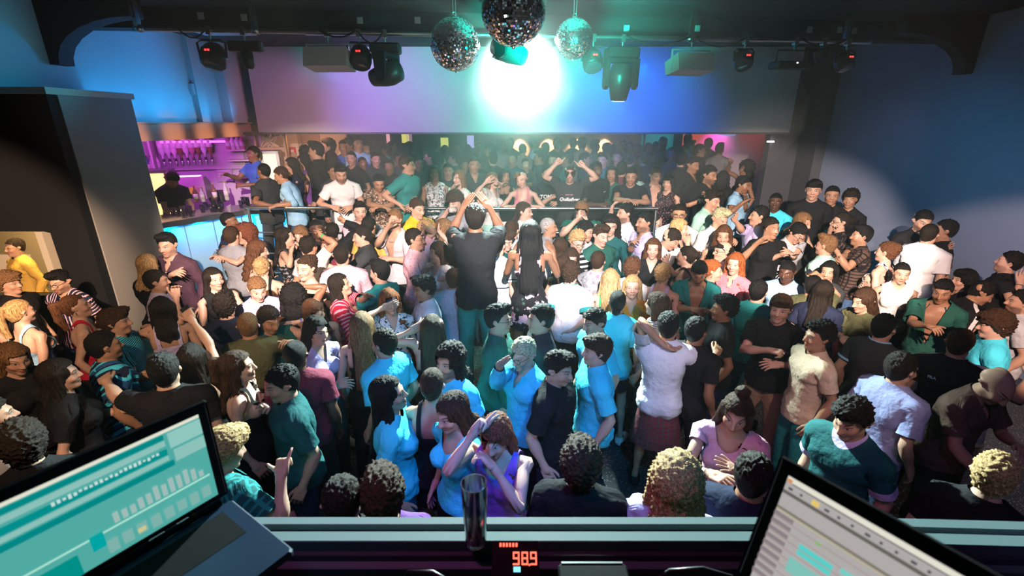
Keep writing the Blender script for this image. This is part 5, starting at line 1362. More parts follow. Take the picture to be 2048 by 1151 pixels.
# ------------------------------------------------------------------ mirror balls
M_MIRROR = plain('mirror_tile', (.88, .90, .93), .04, 1.0, None, 1, .6)
def mirror_ball(px, py, dpx, dist, lab, rod):
    d = ray(px, py); c = np.array([0, 0, HC]) + d * dist; r = dpx / 2 / FPX * dist
    e = empty('mirror_ball', c, .3); tag(e, lab, 'mirror ball', 'mirror balls')
    MB().lathe([(r * .2, -r * .95), (r * .72, -r * .67), (r * .97, 0), (r * .72, r * .67), (r * .2, r * .95)], 24).obj('core', plain('ball_core', (.03, .03, .035), .5), e)
    rows = 46; V, F = [], []; rn = random.Random(px)
    for i in range(rows):
        t0, t1 = math.pi * (i + .05) / rows, math.pi * (i + .95) / rows; n = max(5, int(2 * rows * math.sin((t0 + t1) / 2)))
        for k in range(n):
            a0, a1 = 2 * math.pi * (k + .05) / n, 2 * math.pi * (k + .95) / n; b = len(V)
            jt, ja = rn.gauss(0, .022), rn.gauss(0, .022)
            for t, a in ((t0, a0), (t1, a0), (t1, a1), (t0, a1)):
                rr_ = r * (1 + jt * (t - (t0 + t1) / 2) * 6 + ja * (a - (a0 + a1) / 2) * 6 * math.sin(t))
                V.append((rr_ * math.sin(t) * math.cos(a), rr_ * math.sin(t) * math.sin(a), rr_ * math.cos(t)))
            F.append((b, b + 1, b + 2, b + 3))
    o = rest_obj('mirror_tiles', V, F, M_MIRROR, None, e); o['kind'] = 'stuff'
    MB().lathe([(r * .12, r * .97), (r * .12, r * 1.04), (.012, r * 1.06)], 12).obj('cap', M_STEEL, e)
    MB().lathe([(.01, -r * 1.06), (.012, -r)], 8).obj('bottom_pin', M_STEEL, e)
    top = ZC - c[2]
    MB().tube([(-.01, 0, r * 1.05), (-.012, 0, top)], .003, 5).tube([(.012, 0, r * 1.05), (.018, 0, top)], .003, 5).obj('hanging_wire', M_STEEL, e)
    MB().tube([(.02 * math.cos(q), 0, r * 1.07 + .02 * math.sin(q)) for q in np.linspace(0, 6.28, 9)], .004, 5).obj('hook', M_STEEL, e)
    return e
mirror_ball(910.5, 89, 98, 4.0, 'mirror ball nearest the blue wall, hanging on two wires', 0); e = mirror_ball(1027, 23, 127, 3.1, 'largest mirror ball in the middle, cut by the frame top', 0); mirror_ball(1148, 77.5, 75, 4.1, 'smallest mirror ball on the side of the blue bulkhead patch', 0)
d = ray(1027, 23); c = np.array([0, 0, HC]) + d * 3.1
MB().lathe([(.10, .0), (.13, .03), (.13, .10), (.06, .14)], 16, (0, 0, .225)).obj('motor', plain('motor_brown', (.04, .03, .03), .4), e)

# spots in the back room ceiling, washing the far wall
for px in (1040, 1098, 1157, 1213, 1268):
    p = at_y(px, 263, 13.30); o = MB().lathe([(.05, 0), (.06, .02), (.06, .06)], 12).obj('downlight', M_STEEL); o.location = (p[0], 13.30, 2.42); tag(o, {1040: 'warm downlight veiled by haze, first on the far wall', 1098: 'warm downlight second on the far wall, above the heads', 1157: 'warm downlight third on the far wall, above the heads', 1213: 'brightest warm downlight on the far wall', 1268: 'warm downlight last on the far wall beside the teal bay'}[px], 'downlight', 'downlights on the far wall')
    MB().lathe([(.045, -.004), (.04, -.005)], 12).obj('bulb', plain('warm_bulb', (.4, .3, .2), .4, 0, (1., .66, .36), 14), o)
    MB().lathe([(.03, .06), (.03, .22)], 8).obj('stem', M_BLACK, o)
    spot('downlight_warm', (p[0], 13.30, 2.40), (p[0], 13.55, 1.2), (1., .55, .28), 95, 85, .8, .03)
spot('alcove_red', (4.6, 12.1, 2.42), (4.6, 12.9, 2.1), (1., .16, .09), 26, 120, .8, .05); spot('alcove_pink', (5.35, 12.5, 2.5), (5.35, 12.9, 2.2), (1., .08, .75), 26, 100, .8, .05); spot('alcove_red_far', (6.2, 12.1, 2.5), (6.2, 12.9, 2.1), (.9, .05, .12), 9, 120, .8, .05); spot('alcove_teal', (5.4, 11.6, 2.3), (5.5, 12.9, 1.3), (0., .40, .62), 36, 90, .8, .05); spot('bay_teal', (3.6, 11.4, 2.5), (3.7, 12.2, 1.9), (0., .55, .60), 26, 110, .8, .05)
area('back_door_warm', (-3.9, 9.3, 2.45), (-4.0, 10.2, 1.7), (1., .45, .25), 10, .8, .2)
p = at_y(1456, 266, 12.86); o = MB().prism([(-.22, -.02), (.22, -.02), (.15, .07), (-.15, .07)], 'y', 12.80, 12.89).obj('wall_lamp', plain('blue_lamp', (.1, .2, .4), .4, 0, (.12, .45, 1.), 3)); o.location = (p[0], 0, p[2]); tag(o, 'crescent blue wall lamp glowing in the red alcove', 'lamp')
p = at_y(1541, 283, 9.25); o = MB().box((-.06, -.03, -.015), (.06, .02, .015), bev=.006).obj('emergency_light', plain('white_lamp', (.6, .6, .6), .4, 0, (1., .95, .95), 5)); o.location = p; tag(o, 'tiny white lamp on the dark recess wall', 'lamp')
area('cloakroom_light', (-5.4, 5.3, 2.3), (-5.0, 5.5, 1.2), (1., .64, .24), 70, .4, .4)

# ------------------------------------------------------------------ the DJ booth
M_BOOTH = plain('booth_grey', (.13, .19, .20), .6, 0, None, 1, .15); M_BOOTHD = plain('booth_black', (.010, .011, .012), .7, 0, None, 1, .08)
bt = empty('dj_booth', (0, 1.0, 0)); tag(bt, 'grey stepped parapet and black desk of the dj booth', 'dj booth')
def bsub(o): o.parent = bt; o.matrix_parent_inverse = Matrix.Translation((0, -1, 0)); return o
for nm, y0, y1, z0, z1, m in (('outer_ledge', 1.062, 1.092, 1.50, 1.55, M_BOOTH), ('groove', 1.040, 1.064, 1.49, 1.53, M_BOOTHD), ('inner_ledge', 1.004, 1.040, 1.49, 1.55, M_BOOTH), ('face', .990, 1.005, 1.47, 1.515, plain('booth_face', (.06, .075, .08), .4)), ('lower_edge', .965, .99, 1.45, 1.495, M_BOOTH), ('front_wall', 1.07, 1.09, .0, 1.50, M_BOOTHD), ('desk', .2, .97, 1.40, 1.455, M_BOOTHD)):
    bsub(MB().box((-2.4, y0, z0), (.95, y1, z1), bev=.004).obj(nm, m)) if nm != 'desk' else bsub(MB().box((-2.4, y0, z0), (2.4, y1, z1)).obj(nm, m))
    if nm not in ('desk',):
        M = Matrix.Translation((.95, 0, 0)) @ Matrix.Shear if False else None
        dy = -.05; V = []
        for x, k in ((.95, 0), (2.4, 1)):
            for y, z in ((y0, z0), (y1, z0), (y1, z1), (y0, z1)): V.append((x, y + dy * k, z))
        bsub(rest_obj(nm, V, [(3, 2, 1, 0), (4, 5, 6, 7), (0, 1, 5, 4), (1, 2, 6, 5), (2, 3, 7, 6), (3, 0, 4, 7)], m))
def lap(x, y, z, psi, tau, w_, h, lab, painter, basec):
    e = empty('laptop', (x, y, z), psi); tag(e, lab, 'laptop')
    M = Matrix.Rotation(-tau, 4, 'X')
    MB().box((-w_ / 2 - .022, .0, -.012), (w_ / 2 + .022, .009, h + .022), M, bev=.006).obj('lid', plain('lid_black', (.008, .008, .009), .5), e)
    painter(e, M, w_, h)
    b = MB().box((-w_ / 2 - .022, -.255, -.045), (w_ / 2 + .022, -.005, -.027), bev=.006).obj('base', plain('laptop_base', basec, .4), e)
    MB().box((-w_ / 2 + .01, -.13, -.0285), (w_ / 2 - .01, -.03, -.0262)).obj('keyboard_well', M_BOOTHD, b)
    MB().box((-.05, -.245, -.0285), (.05, -.155, -.0262)).obj('touchpad', plain('touchpad', (.02, .03, .05), .35), b)
    MB().tube([(-w_ / 2, -.002, -.022), (w_ / 2, -.002, -.022)], .008, 8).obj('hinge', M_BOOTHD, e)
    st = MB()
    for sx in (-1, 1): st.tube([(sx * w_ * .4, -.03, -.05), (sx * w_ * .45, -.10, 1.46 - z), (sx * w_ * .45, -.24, 1.46 - z)], .008, 6)
    st.tube([(-w_ * .4, -.03, -.053), (-w_ * .4, -.24, -.053)], .008, 6).tube([(w_ * .4, -.03, -.053), (w_ * .4, -.24, -.053)], .008, 6)
    o = st.obj('laptop_stand', M_BLACK, None, e.matrix_basis.copy() if False else Matrix.Translation((x, y, z)) @ Matrix.Rotation(psi, 4, 'Z')); tag(o, 'black tube stand carrying the laptop with the ' + ('teal' if 'teal' in lab else 'pale grey') + ' screen', 'stand')
    return e
def panes(e, M, w_, h, items):
    """screen content: flat glowing fields (x0, z0, x1, z1 in 0..1 from the lower left), each a hair above the last"""
    for i, (x0, z0, x1, z1, c, s, nm) in enumerate(items):
        y = -.0006 - .00012 * i
        V = [M @ Vector((-w_ / 2 + w_ * a, y, h * b)) for a, b in ((x0, z0), (x1, z0), (x1, z1), (x0, z1))]
        rest_obj(nm, V, [(0, 1, 2, 3)], plain('screen', (.01, .01, .01), .3, 0, c, s), None, e)
def left_screen(e, M, w_, h):
    rn = random.Random(3); T1, T2, T3 = (.05, .52, .47), (.0, .30, .29), (.32, .66, .60)
    it = [(0, 0, 1, 1, (.10, .50, .45), .8, 'screen'), (0, .965, 1, 1, (.85, .84, .70), .9, 'window_bar'), (0, .90, .80, .955, T2, .8, 'waveform_strip'), (0, .83, .80, .89, T3, .8, 'waveform_strip'), (0, .73, .80, .80, T2, .9, 'waveform_strip'), (0, .67, .80, .72, T3, .8, 'waveform_strip'), (0, .59, .82, .655, T2, .8, 'waveform_strip'), (.82, .78, 1, .95, T3, .85, 'list_field'), (.83, .62, 1, .755, T3, .8, 'list_field'), (0, .28, .98, .30, (.45, .85, .70), .9, 'play_line'), (0, .0, .30, .22, (.0, .34, .30), .8, 'deck_field')]
    for i in range(22): a = .28 + .022 * i; it.append((a, .775 + rn.uniform(-.01, .01), a + .014, .80 + rn.uniform(0, .015), (.6, .82, .78), .9, 'track_mark'))
    for i in range(12): a = .48 + .04 * i; hgt = rn.uniform(.05, .17); it.append((a, .33, a + .026, .33 + hgt, (.42, .62, .58), .8, 'level_block'))
    for i in range(8): a = .42 + .07 * i; it.append((a, .06 + .01 * (i % 3), a + .05, .20, (.25, .55, .50), .8, 'track_row'))
    it += [(.56, .10, .60, .15, (.75, .70, .35), .8, 'yellow_button'), (.36, .17, .42, .33, (.0, .46, .45), .8, 'deck_field')]
    panes(e, M, w_, h, it)
def right_screen(e, M, w_, h):
    rn = random.Random(6); G = (.62, .58, .56)
    it = [(0, 0, 1, 1, (.50, .47, .46), .85, 'screen'), (0, .955, 1, 1, (.80, .78, .66), .95, 'menu_bar'), (.03, .945, .98, .952, (.02, .02, .03), 1, 'menu_line'), (0, .845, 1, .875, (.16, .15, .13), .8, 'tool_line'), (0, .70, 1, .725, (.30, .28, .22), .7, 'tool_line'), (0, .685, 1, .697, (.62, .56, .36), .8, 'ruler')]
    for i in range(16): a = .02 + .06 * i; it.append((a, .895, a + .012 + .01 * (i % 3 == 0), .915, (.06, .06, .07), 1, 'tool_icon'))
    it.append((.14, .885, .175, .93, (.85, .62, .16), .9, 'round_button')); it.append((.005, .955, .03, .985, (.75, .30, .12), .9, 'menu_logo'))
    for i in range(9): z = .63 - .07 * i; it.append((0, z, 1, z + .005, (.42, .25, .25), .8, 'track_line')); it.append((0, z + .012, .10, z + .05, (.36, .30, .32), .7, 'track_name'))
    for x0, z0, x1, z1, c in ((.16, .50, .32, .545, (.12, .72, .66)), (.16, .45, .32, .49, (.12, .72, .66)), (.35, .53, .46, .57, (.20, .72, .64)), (.36, .50, .47, .515, (.20, .72, .64)), (.14, .27, .30, .40, (.25, .62, .55)), (.34, .40, .37, .43, (.1, .8, .8)), (.22, .62, .245, .645, (.28, .55, .18))): it.append((x0, z0, x1, z1, c, .85, 'clip'))
    for i in range(18): it.append((.34 + .022 * (i % 9), .34 - .035 * (i // 9), .355 + .022 * (i % 9), .365 - .035 * (i // 9), rn.choice([(.28, .42, .12), (.55, .60, .20), (.32, .30, .10)]), .8, 'clip_cell'))
    for i, c in enumerate(((.75, .02, .75), (.1, .75, .7), (.02, .12, .22), (.75, .35, .06), (.80, .65, .06), (.45, .6, .30), (.6, .6, .2), (.1, .75, .7))): a = .52 + .035 * i; it.append((a, .36 - .03 * (i % 3), a + .028, .395 - .03 * (i % 3), c, .9, 'clip_cell'))
    panes(e, M, w_, h, it)
lap(-.770, .718, 1.848, .981, -.012, .345, .215, 'black laptop with a teal glowing screen of tracks, beside the booth', left_screen, (.005, .022, .055))
lap(.486, .463, 1.930, -.978, .301, .300, .190, 'black laptop with a pale grey screen of coloured clips', right_screen, (.02, .02, .022))
# player with a red digital readout
PV = Vector((0, .075, .033)).normalized(); PN = Vector((0, -PV.z, PV.y)); PO = Vector((0, .885, 1.568))       # sloping top of the player
MP = Matrix(((1, 0, 0, PO.x), (0, -PN.y, PV.y, PO.y), (0, -PN.z, PV.z, PO.z), (0, 0, 0, 1)))
dk = MB().prism([(.870, 1.455), (.962, 1.455), (.960, 1.601), (.885, 1.568), (.870, 1.555)], 'x', -.052, .070).obj('tempo_display', plain('player_black', (.010, .008, .008), .5, 0, None, 1, .15)); tag(dk, 'black player on the desk showing red digits', 'player')
SEG = {'9': 'abcdfg', '8': 'abcdefg', '.': ''}
def digit(ch, x, z, w_, h, y):
    t = .0034; S = {'a': (x, z + h - t, x + w_, z + h), 'd': (x, z, x + w_, z + t), 'g': (x, z + h / 2 - t / 2, x + w_, z + h / 2 + t / 2), 'f': (x, z + h / 2, x + t, z + h), 'b': (x + w_ - t, z + h / 2, x + w_, z + h), 'e': (x, z, x + t, z + h / 2), 'c': (x + w_ - t, z, x + w_, z + h / 2)}
    m = MB()
    for s in SEG[ch]: a = S[s]; m.box((a[0], y, a[1]), (a[2], y + .002, a[3]))
    return m
RED = plain('red_digit', (.2, .0, .0), .4, 0, (1., .10, .06), 3.5)
def dface(px, py):
    d = Vector(ray(px, py)); c = Vector((0, 0, HC)); q = c + d * ((PO - c).dot(PN) / d.dot(PN)); return (q.x, 0, (q - PO).dot(PV))
def dpiece(name, mat, p, hw, hh): MB().box((p[0] - hw, -.002, p[2] - hh), (p[0] + hw, 0, p[2] + hh), MP).obj(name, mat, dk)
a, b = dface(1026, 1129), dface(1074, 1103); wd = (b[0] - a[0]) / 3.5
for i, ch in enumerate('989'):
    o = digit(ch, a[0] + i * wd * 1.25, a[2], wd * .92, b[2] - a[2], -.002); o.V = [tuple(MP @ Vector(v)) for v in o.V]; o.obj('red_digit', RED, dk)
dpiece('decimal_point', RED, dface(1059, 1129), .002, .002)
for i in range(6): dpiece('red_lamp', RED, dface(1001 + 6.4 * i, 1089), .0024, .0045)
dpiece('cue_button', plain('cyan_button', (.1, .3, .4), .4, 0, (.25, .75, .95), 1.5), dface(1034, 1138), .009, .006)
o = MB().box((.12, .76, 1.455), (.30, .93, 1.56), bev=.008).obj('effects_unit', M_BOOTHD); tag(o, 'black box unit beside the red digit player', 'unit')
for i in range(4): MB().lathe([(.012, 0), (.010, .018)], 10, (.15 + .04 * i, .80, 1.56)).obj('knob', M_BOOTHD, o)
MB().box((.13, .925, 1.555), (.29, .93, 1.562)).obj('steel_edge', M_STEEL, o)
o = MB().box((-.50, .55, 1.455), (-.10, .90, 1.50), bev=.006).obj('mixer', M_BOOTHD); tag(o, 'dark mixer lying on the booth desk', 'mixer')
for i in range(6): MB().box((-.46 + .06 * i, .62, 1.50), (-.45 + .06 * i, .70, 1.512)).obj('fader', plain('fader_grey', (.2, .2, .22), .4), o)
for i, (pts, lab) in enumerate((([(-.30, .92, 1.47), (-.27, .90, 1.56), (-.20, .88, 1.585), (-.13, .86, 1.56), (-.11, .84, 1.46)], 'black cable looping over the mixer'), ([(.38, .95, 1.46), (.42, .93, 1.53), (.50, .92, 1.55), (.58, .92, 1.52), (.62, .9, 1.46)], 'black cable looping on the desk before the pale laptop'))):
    o = MB().tube(pts, .006, 6).obj('audio_cable', plain('cable_rubber', (.03, .03, .032), .35)); tag(o, lab, 'cable')
p = at_z(952, 1086, 1.55); o = MB().lathe([(.026, 0), (.029, .004), (.036, .205), (.033, .205), (.026, .012)], 18).obj('beer_glass', M_GLASS); o.location = (p[0], p[1], 1.552); tag(o, 'tall drinking glass standing on the booth parapet', 'glass')
MB().lathe([(.024, .012), (.027, .06)], 16).obj('drink', plain('dark_drink', (.05, .025, .02), .2), o)

# ------------------------------------------------------------------ haze: thin in the whole room, thicker in a bank under the lamps at the back
def haze(name, dens, g):
    hz = bpy.data.materials.new(name); hz.use_nodes = True; nt = hz.node_tree; nt.nodes.clear()
    vo = nt.nodes.new('ShaderNodeVolumeScatter'); ou = nt.nodes.new('ShaderNodeOutputMaterial'); nt.links.new(vo.outputs[0], ou.inputs['Volume'])
    vo.inputs['Density'].default_value = dens; vo.inputs['Anisotropy'].default_value = g; vo.inputs['Color'].default_value = (.93, 1., .98, 1)
    return hz
o = MB().box((-8.8, 1.7, .01), (6.9, 14.3, 3.848)).obj('stage_haze', haze('thin_haze', HAZE, .4)); tag(o, 'thin stage haze hanging in the whole room', 'haze', kind='stuff')
o = MB().lathe([(math.sin(t) * 1.0, -math.cos(t)) for t in np.linspace(.02, math.pi - .02, 14)], 24).obj('haze_bank', haze('dense_haze', HAZE2, .35)); o.location = (.1, 6.95, 2.75); o.scale = (3.8, 2.4, 1.45); tag(o, 'dense pale haze bank glowing around the mirror balls', 'haze', kind='stuff')
# ------------------------------------------------------------------ the crowd, one line each (see P)
GB, GR, GS, GF = 'people at the bar', 'people along the rail', 'clubbers on the dance floor', 'silhouettes in the back room'
def px(x, y, dY=-.25, **o): return ('px', x, y, dY, o)
def A(base, **o): return (base, o)
UP = .40
# --- bar
P(347, 360, 'm', 25, 'short', 'dark', 'light', 'tee', 'black', ('low', 'low'), 'bartender in black t-shirt bent over the glasses behind the counter', Y=7.45, z=.28, hp=35, lean=14, group=GB)
P(505, 307, 'm', -60, 'fade', 'dark', 'brown', 'tee', 'blue', ('ho', 'fw'), 'bar worker in blue top reaching up by the purple shelves', Y=8.6, z=.4, group=GB)
P(526, 341, 'm', -140, 'buzz', 'black', 'brown', 'wide', 'charcoal', (px(548, 412, -.3, hand='grip'), 'ho'), 'man in charcoal t-shirt standing against the end of the bar counter', Y=7.15, z=UP, group=GB)
P(560, 350, 'm', -100, 'short', 'brown', 'tan', 'roll', 'sky', (px(552, 411, -.4, hand='grip'), px(566, 414, -.35, hand='grip')), 'man in light blue shirt leaning on the rail end by the bar', Y=7.0, z=UP, lean=16, bot=('jeans', 'denim'), ext=(('watch', 'R', 'lgrey', 1.),), group=GB)
P(581, 330, 'f', -80, 'lob', 'dark', 'light', 'ctop', 'navy', ('ho', 'ho'), 'woman with dark shoulder-length hair and navy top behind the light blue shirt', Y=7.6, z=UP, group=GB)
P(604, 323, 'f', -70, 'bob', 'black', 'light', 'sleeveless', 'purple', ('ho', px(586, 312, -.2)), 'woman with dark bob raising a hand before the fire alarm box', Y=8.3, z=UP, group=GB)
P(613, 307, 'm', 150, 'curly', 'black', 'light', 'tee', 'black', ('d', 'd'), 'man with bushy dark hair seen from behind near the cream doorway', Y=8.9, z=UP, group=GB)
P(630, 301, 'm', -110, 'quiff', 'black', 'light', 'dress_shirt', 'black', ('d', 'd'), 'tall man in black jacket turned to the bar, near the doorway', Y=7.9, z=UP, H=1.88, group=GB)
P(655, 293, 'm', -90, 'curly', 'dark', 'light', 'tee', 'charcoal', ('d', 'd'), 'curly haired man facing the bar against the cream wall', Y=9.4, z=UP, group=GB)
P(663, 314, 'f', 170, 'long', 'dark', 'light', 'ctop', 'black', ('d', 'd'), 'woman with long dark hair from behind before the cream wall edge', Y=8.6, z=UP, group=GB)
P(687, 294, 'm', -20, 'short', 'black', 'tan', 'tee', 'blue', ('ho', 'd'), 'man in blue t-shirt looking out at the cream wall edge', Y=9.6, z=UP, group=GB)
P(668, 342, 'm', 20, 'short', 'dark', 'tan', 'tee', 'charcoal', ('d', 'd'), 'shadowed man just behind the shoulder of the white polo shirt', Y=7.6, z=UP, group=GR)
# --- along the rail, facing the floor
P(682, 346, 'm', 5, 'quiff', 'black', 'light', 'polo', 'white', (px(703, 414, -.1, pole=(.8, .8, 0)), px(666, 414, -.1, pole=(.8, .8, 0))), 'bearded man in white polo shirt hanging both arms over the rail', Y=6.72, z=UP, lean=12, hp=14, beard=.8, bot=('jeans', 'lgrey'), group=GR)
P(758, 365, 'm', 8, 'fade', 'black', 'tan', 'shirt', ('brown', 'leaf', 'beige'), (px(757, 413, -.25, pole=(1, .2, -.3)), px(766, 413, -.3, pole=(1, .2, -.3))), 'smiling man in leaf patterned brown shirt leaning crossed forearms on the rail', Y=6.65, z=UP, lean=22, beard=.3, ext=(('watch', 'L', 'lgrey', 1.),), group=GR)
P(817, 329, 'm', 55, 'short', 'brown', 'light', 'wide', 'teal', (px(824, 410, -.25, hand='grip'), px(801, 410, -.3, hand='grip')), 'tall man in teal t-shirt looking sideways with both hands on the rail', Y=6.9, z=UP, hy=25, lean=5, H=1.86, group=GR)
P(869, 345, 'f', -10, 'lob', 'dark', 'tan', 'sleeveless', ('white', 'leaf', 'charcoal'), ('d', 'd'), 'hazy woman in white top with dark leaf print behind the rail', Y=7.2, z=UP, group=GR)
P(896, 341, 'm', 0, 'short', 'dark', 'light', 'tee', 'charcoal', ('d', 'd'), 'hazy dark man between the leaf print top and the blonde', Y=7.7, z=UP, group=GR)
P(916, 355, 'f', -45, 'long', 'light', 'fair', 'cap', 'offwhite', ('low', px(905, 376, -.2)), 'woman with long straight blonde hair and white blouse behind the rail', Y=6.9, z=UP, group=GR)
P(948, 329, 'm', 10, 'short', 'dark', 'tan', 'shirt', 'charcoal', ('d', 'd'), 'hazy tall man in dark shirt behind the clapping hands', Y=7.6, z=UP, H=1.86, group=GR)
P(987, 360, 'f', 55, 'lob', 'light', 'fair', 'ctop', 'offwhite', (px(1003, 370, -.3, hand='open'), px(972, 364, -.2, hand='relax')), 'woman in pale v-neck top dancing with both hands raised at the rail', Y=6.85, z=UP, ht=6, bot=('skirt', 'mint'), group=GR)
P(1010, 352, 'f', 20, 'long', 'dark', 'tan', 'tank', 'black', ('d', px(1000, 372, -.2)), 'woman in black tank top half hidden behind the pale v-neck top', Y=7.3, z=UP, bot=('short_skirt', 'white'), group=GR)
P(1039, 359, 'f', -5, 'bun', 'light', 'fair', 'strap', 'rose', (px(1057, 411, -.15, pole=(1, .6, 0)), px(1032, 412, -.15, pole=(1, .6, 0))), 'woman in rose strap top tilting her head with hands on the rail', Y=6.72, z=UP, ht=-24, lean=6, group=GR)
P(1096, 347, 'm', 15, 'short', 'dark', 'light', 'tee', 'black', ('mid', px(1104, 394, -.2, hand='hold')), 'man in black t-shirt lettered TOMMY holding a phone', Y=7.15, z=UP, ext=(('print', 'TOMMY', .085, -.0, 1.30, 'white'),), group=GR)
P(1140, 347, 'm', 0, 'buzz', 'brown', 'fair', 'wide', ('charcoal',), (px(1167, 332, -.12, pole=(1, -.1, -.5), hand='point'), px(1113, 327, -.12, pole=(1, -.1, -.5), hand='point')), 'bearded man with both arms raised in charcoal t-shirt with white script', Y=6.8, z=UP, beard=.7, hp=-4, ext=(('print', 'Quiksilver', .070, 0, 1.29, 'white', False, .35), ('print', 'SINCE 1969', .022, 0, 1.355, 'rose')), group=GR)
P(1194, 338, 'm', 35, 'buzz', 'black', 'dark', 'wide', 'black', ('d', 'ho'), 'man with silver chain and black t-shirt looking along the rail', Y=6.95, z=UP, hp=8, ext=(('necklace',), ('print', ([(-.03, .0, 0), (-.02, -.012, 0), (.035, .012, 0), (-.018, -.004, 0)], [(0, 1, 2, 3)]), 0, .085, 1.33, 'white')), H=1.83, group=GR)
P(1223, 347, 'f', -5, 'lob', 'dark', 'tan', 'long', 'green', ('d', 'd'), 'shadowed woman in green jacket beside the man with the chain', Y=7.2, z=UP, group=GR)
P(1244, 338, 'm', 170, 'short', 'black', 'tan', 'tee', 'maroon', ('d', 'd'), 'man in maroon top seen from behind beyond the rail', Y=7.5, z=UP, group=GR)
P(1272, 343, 'f', 160, 'bob', 'dark', 'light', 'tee', 'mint', ('d', 'd'), 'person in mint top half hidden behind the folded arms', Y=7.6, z=UP, group=GR)
P(1262, 352, 'm', 0, 'fade', 'black', 'tan', 'tee', 'black', (px(1267, 401, -.3, pole=(1, .2, -.4)), px(1258, 400, -.33, pole=(1, .2, -.4))), 'man in plain black t-shirt folding his hands at the rail end', Y=6.72, z=UP, lean=10, group=GR)
P(1313, 350, 'm', 15, 'short', 'brown', 'light', 'unbuttoned', 'navy', ('low', 'd'), 'man in open dark shirt looking down beside the dotted top', Y=7.0, z=UP, hp=12, hy=15, group=GR)
P(1336, 364, 'f', -25, 'bangs', 'black', 'fair', 'sleeveless', ('black', 'dots', 'rose'), ('d', 'd'), 'woman with black bob in dotted top and bright blue trousers', Y=6.85, z=UP, bot=('jeans', 'sky'), group=GR)
P(1364, 318, 'm', 170, 'short', 'black', 'light', 'long', 'black', ('d', 'd'), 'broad man in black from behind above the dotted top', Y=7.9, z=UP, H=1.88, group=GR)
P(1388, 329, 'm', 55, 'short', 'black', 'tan', 'dress_shirt', ('black',), ('d', 'd'), 'man in black jacket with pale collar looking down near the alcove', Y=7.5, z=UP, hp=15, H=1.85, ext=(('collar', 'lgrey'),), group=GR)
P(1398, 345, 'm', 150, 'short', 'dark', 'light', 'tee', 'sky', ('d', 'd'), 'person in pale blue t-shirt behind the black jacket', Y=7.9, z=UP, group=GR)
P(1421, 349, 'm', 60, 'short', 'black', 'tan', 'roll', 'black', (px(1417, 396, -.2), px(1404, 401, -.2)), 'bearded man in black shirt with white watch holding his hands together', Y=7.0, z=.2, beard=.8, hp=10, ext=(('watch', 'R', 'white'),), group=GR)
P(1447, 355, 'f', 165, 'wavy', 'black', 'light', 'tee', 'black', ('d', 'd'), 'dark haired person from behind beside the pale blue polo', Y=7.3, z=UP, group=GR)
P(1490, 337, 'f', -60, 'bigcurl', 'black', 'brown', 'tank', 'charcoal', ('d', px(1461, 325, .0, hand='fist')), 'woman with curly black hair raising a fist against the teal wall', Y=7.9, z=UP, group=GR)
P(1488, 369, 'm', 70, 'fade', 'black', 'brown', 'polo', 'sky', (px(1492, 396, -.2), px(1487, 404, -.25)), 'man in pale blue polo with hands at his chin', Y=6.9, z=.2, hp=15, group=GR)
P(1551, 402, 'm', 0, 'buzz', 'black', 'dark', 'tee', 'cyan', ('low', 'low'), 'shadowed man in pale tee at a small dark table', Y=6.6, z=0, H=1.66, group=GR)
P(1627, 379, 'm', 0, 'fringe', 'black', 'light', 'wide', 'black', ('d', 'd'), 'tall fringed man in black t-shirt alone before the recess', Y=6.5, z=0, H=1.86, ext=(('print', 'SURF', .03, -.03, 1.30, 'grey'),), group=GR)
P(1664, 390, 'm', 5, 'short', 'black', 'tan', 'tee', 'black', ('d', 'd'), 'barely lit man beside the fringed man in the dark recess', Y=6.7, z=0, group=GR)
P(1700, 397, 'f', -10, 'mop', 'dark', 'tan', 'tee', 'black', ('d', 'd'), 'barely lit curly headed person where the recess meets the pale wall', Y=6.6, z=0, H=1.72, group=GR)
# --- in front of the rail, bar side
P(461, 440, 'm', 70, 'buzz', 'black', 'brown', 'tee', 'navy', ('d', px(441, 508, -.2)), 'short haired man in navy before the cyan bar front', Y=5.9, H=1.75)
P(466, 470, 'm', 140, 'short', 'brown', 'light', 'tee', 'grey', ('fw', 'ho'), 'man in grey t-shirt hugging the laughing curly woman', Y=5.25)
P(488, 468, 'f', -70, 'bigcurl', 'auburn', 'light', 'tank', 'black', ('hug', 'hug'), 'laughing woman with auburn curls in the grey t-shirt\'s arms', Y=5.35)
P(520, 499, 'f', 80, 'wavy', 'chestnut', 'fair', 'strap', ('black', 'flower', 'beige'), (px(540, 528, -.1, hand='hold'), 'ho'), 'woman with long chestnut waves reading her phone by the cyan bar front', Y=4.75, hp=12)
P(527, 545, 'f', 160, 'updo', 'blond', 'fair', 'strap', 'black', ('fw', 'd'), 'woman with curled blonde hair from behind near the white polo', Y=4.45, H=1.6)
P(332, 489, 'm', -35, 'quiff', 'black', 'light', 'dress_shirt', 'plum', ('d', px(345, 548, -.22, hand='hold')), 'man in plum buttoned shirt talking to the blonde by the pale flank', Y=4.55, hp=8, beard=.5, ext=(('buttons',),))
P(298, 527, 'f', 140, 'lob', 'blond', 'fair', 'tee', 'black', ('mid', 'd'), 'woman with straight blonde hair from behind against the pale flank', Y=4.3)
P(317, 560, 'm', 75, 'short', 'dark', 'light', 'polo', ('lilac',), ('d', 'd'), 'dark haired man in lilac polo beside the black corner', Y=3.95, hy=10)
P(429, 556, 'f', 25, 'vlong', 'dark', 'fair', 'sleeveless', 'black', ('ho', 'mid'), 'smiling woman with very long dark hair in black lace top', Y=4.0)
P(452, 612, 'm', 160, 'curly', 'dark', 'light', 'tee', 'navy', ('ho', 'd'), 'man with dark curly crown in navy t-shirt from behind', Y=3.4)
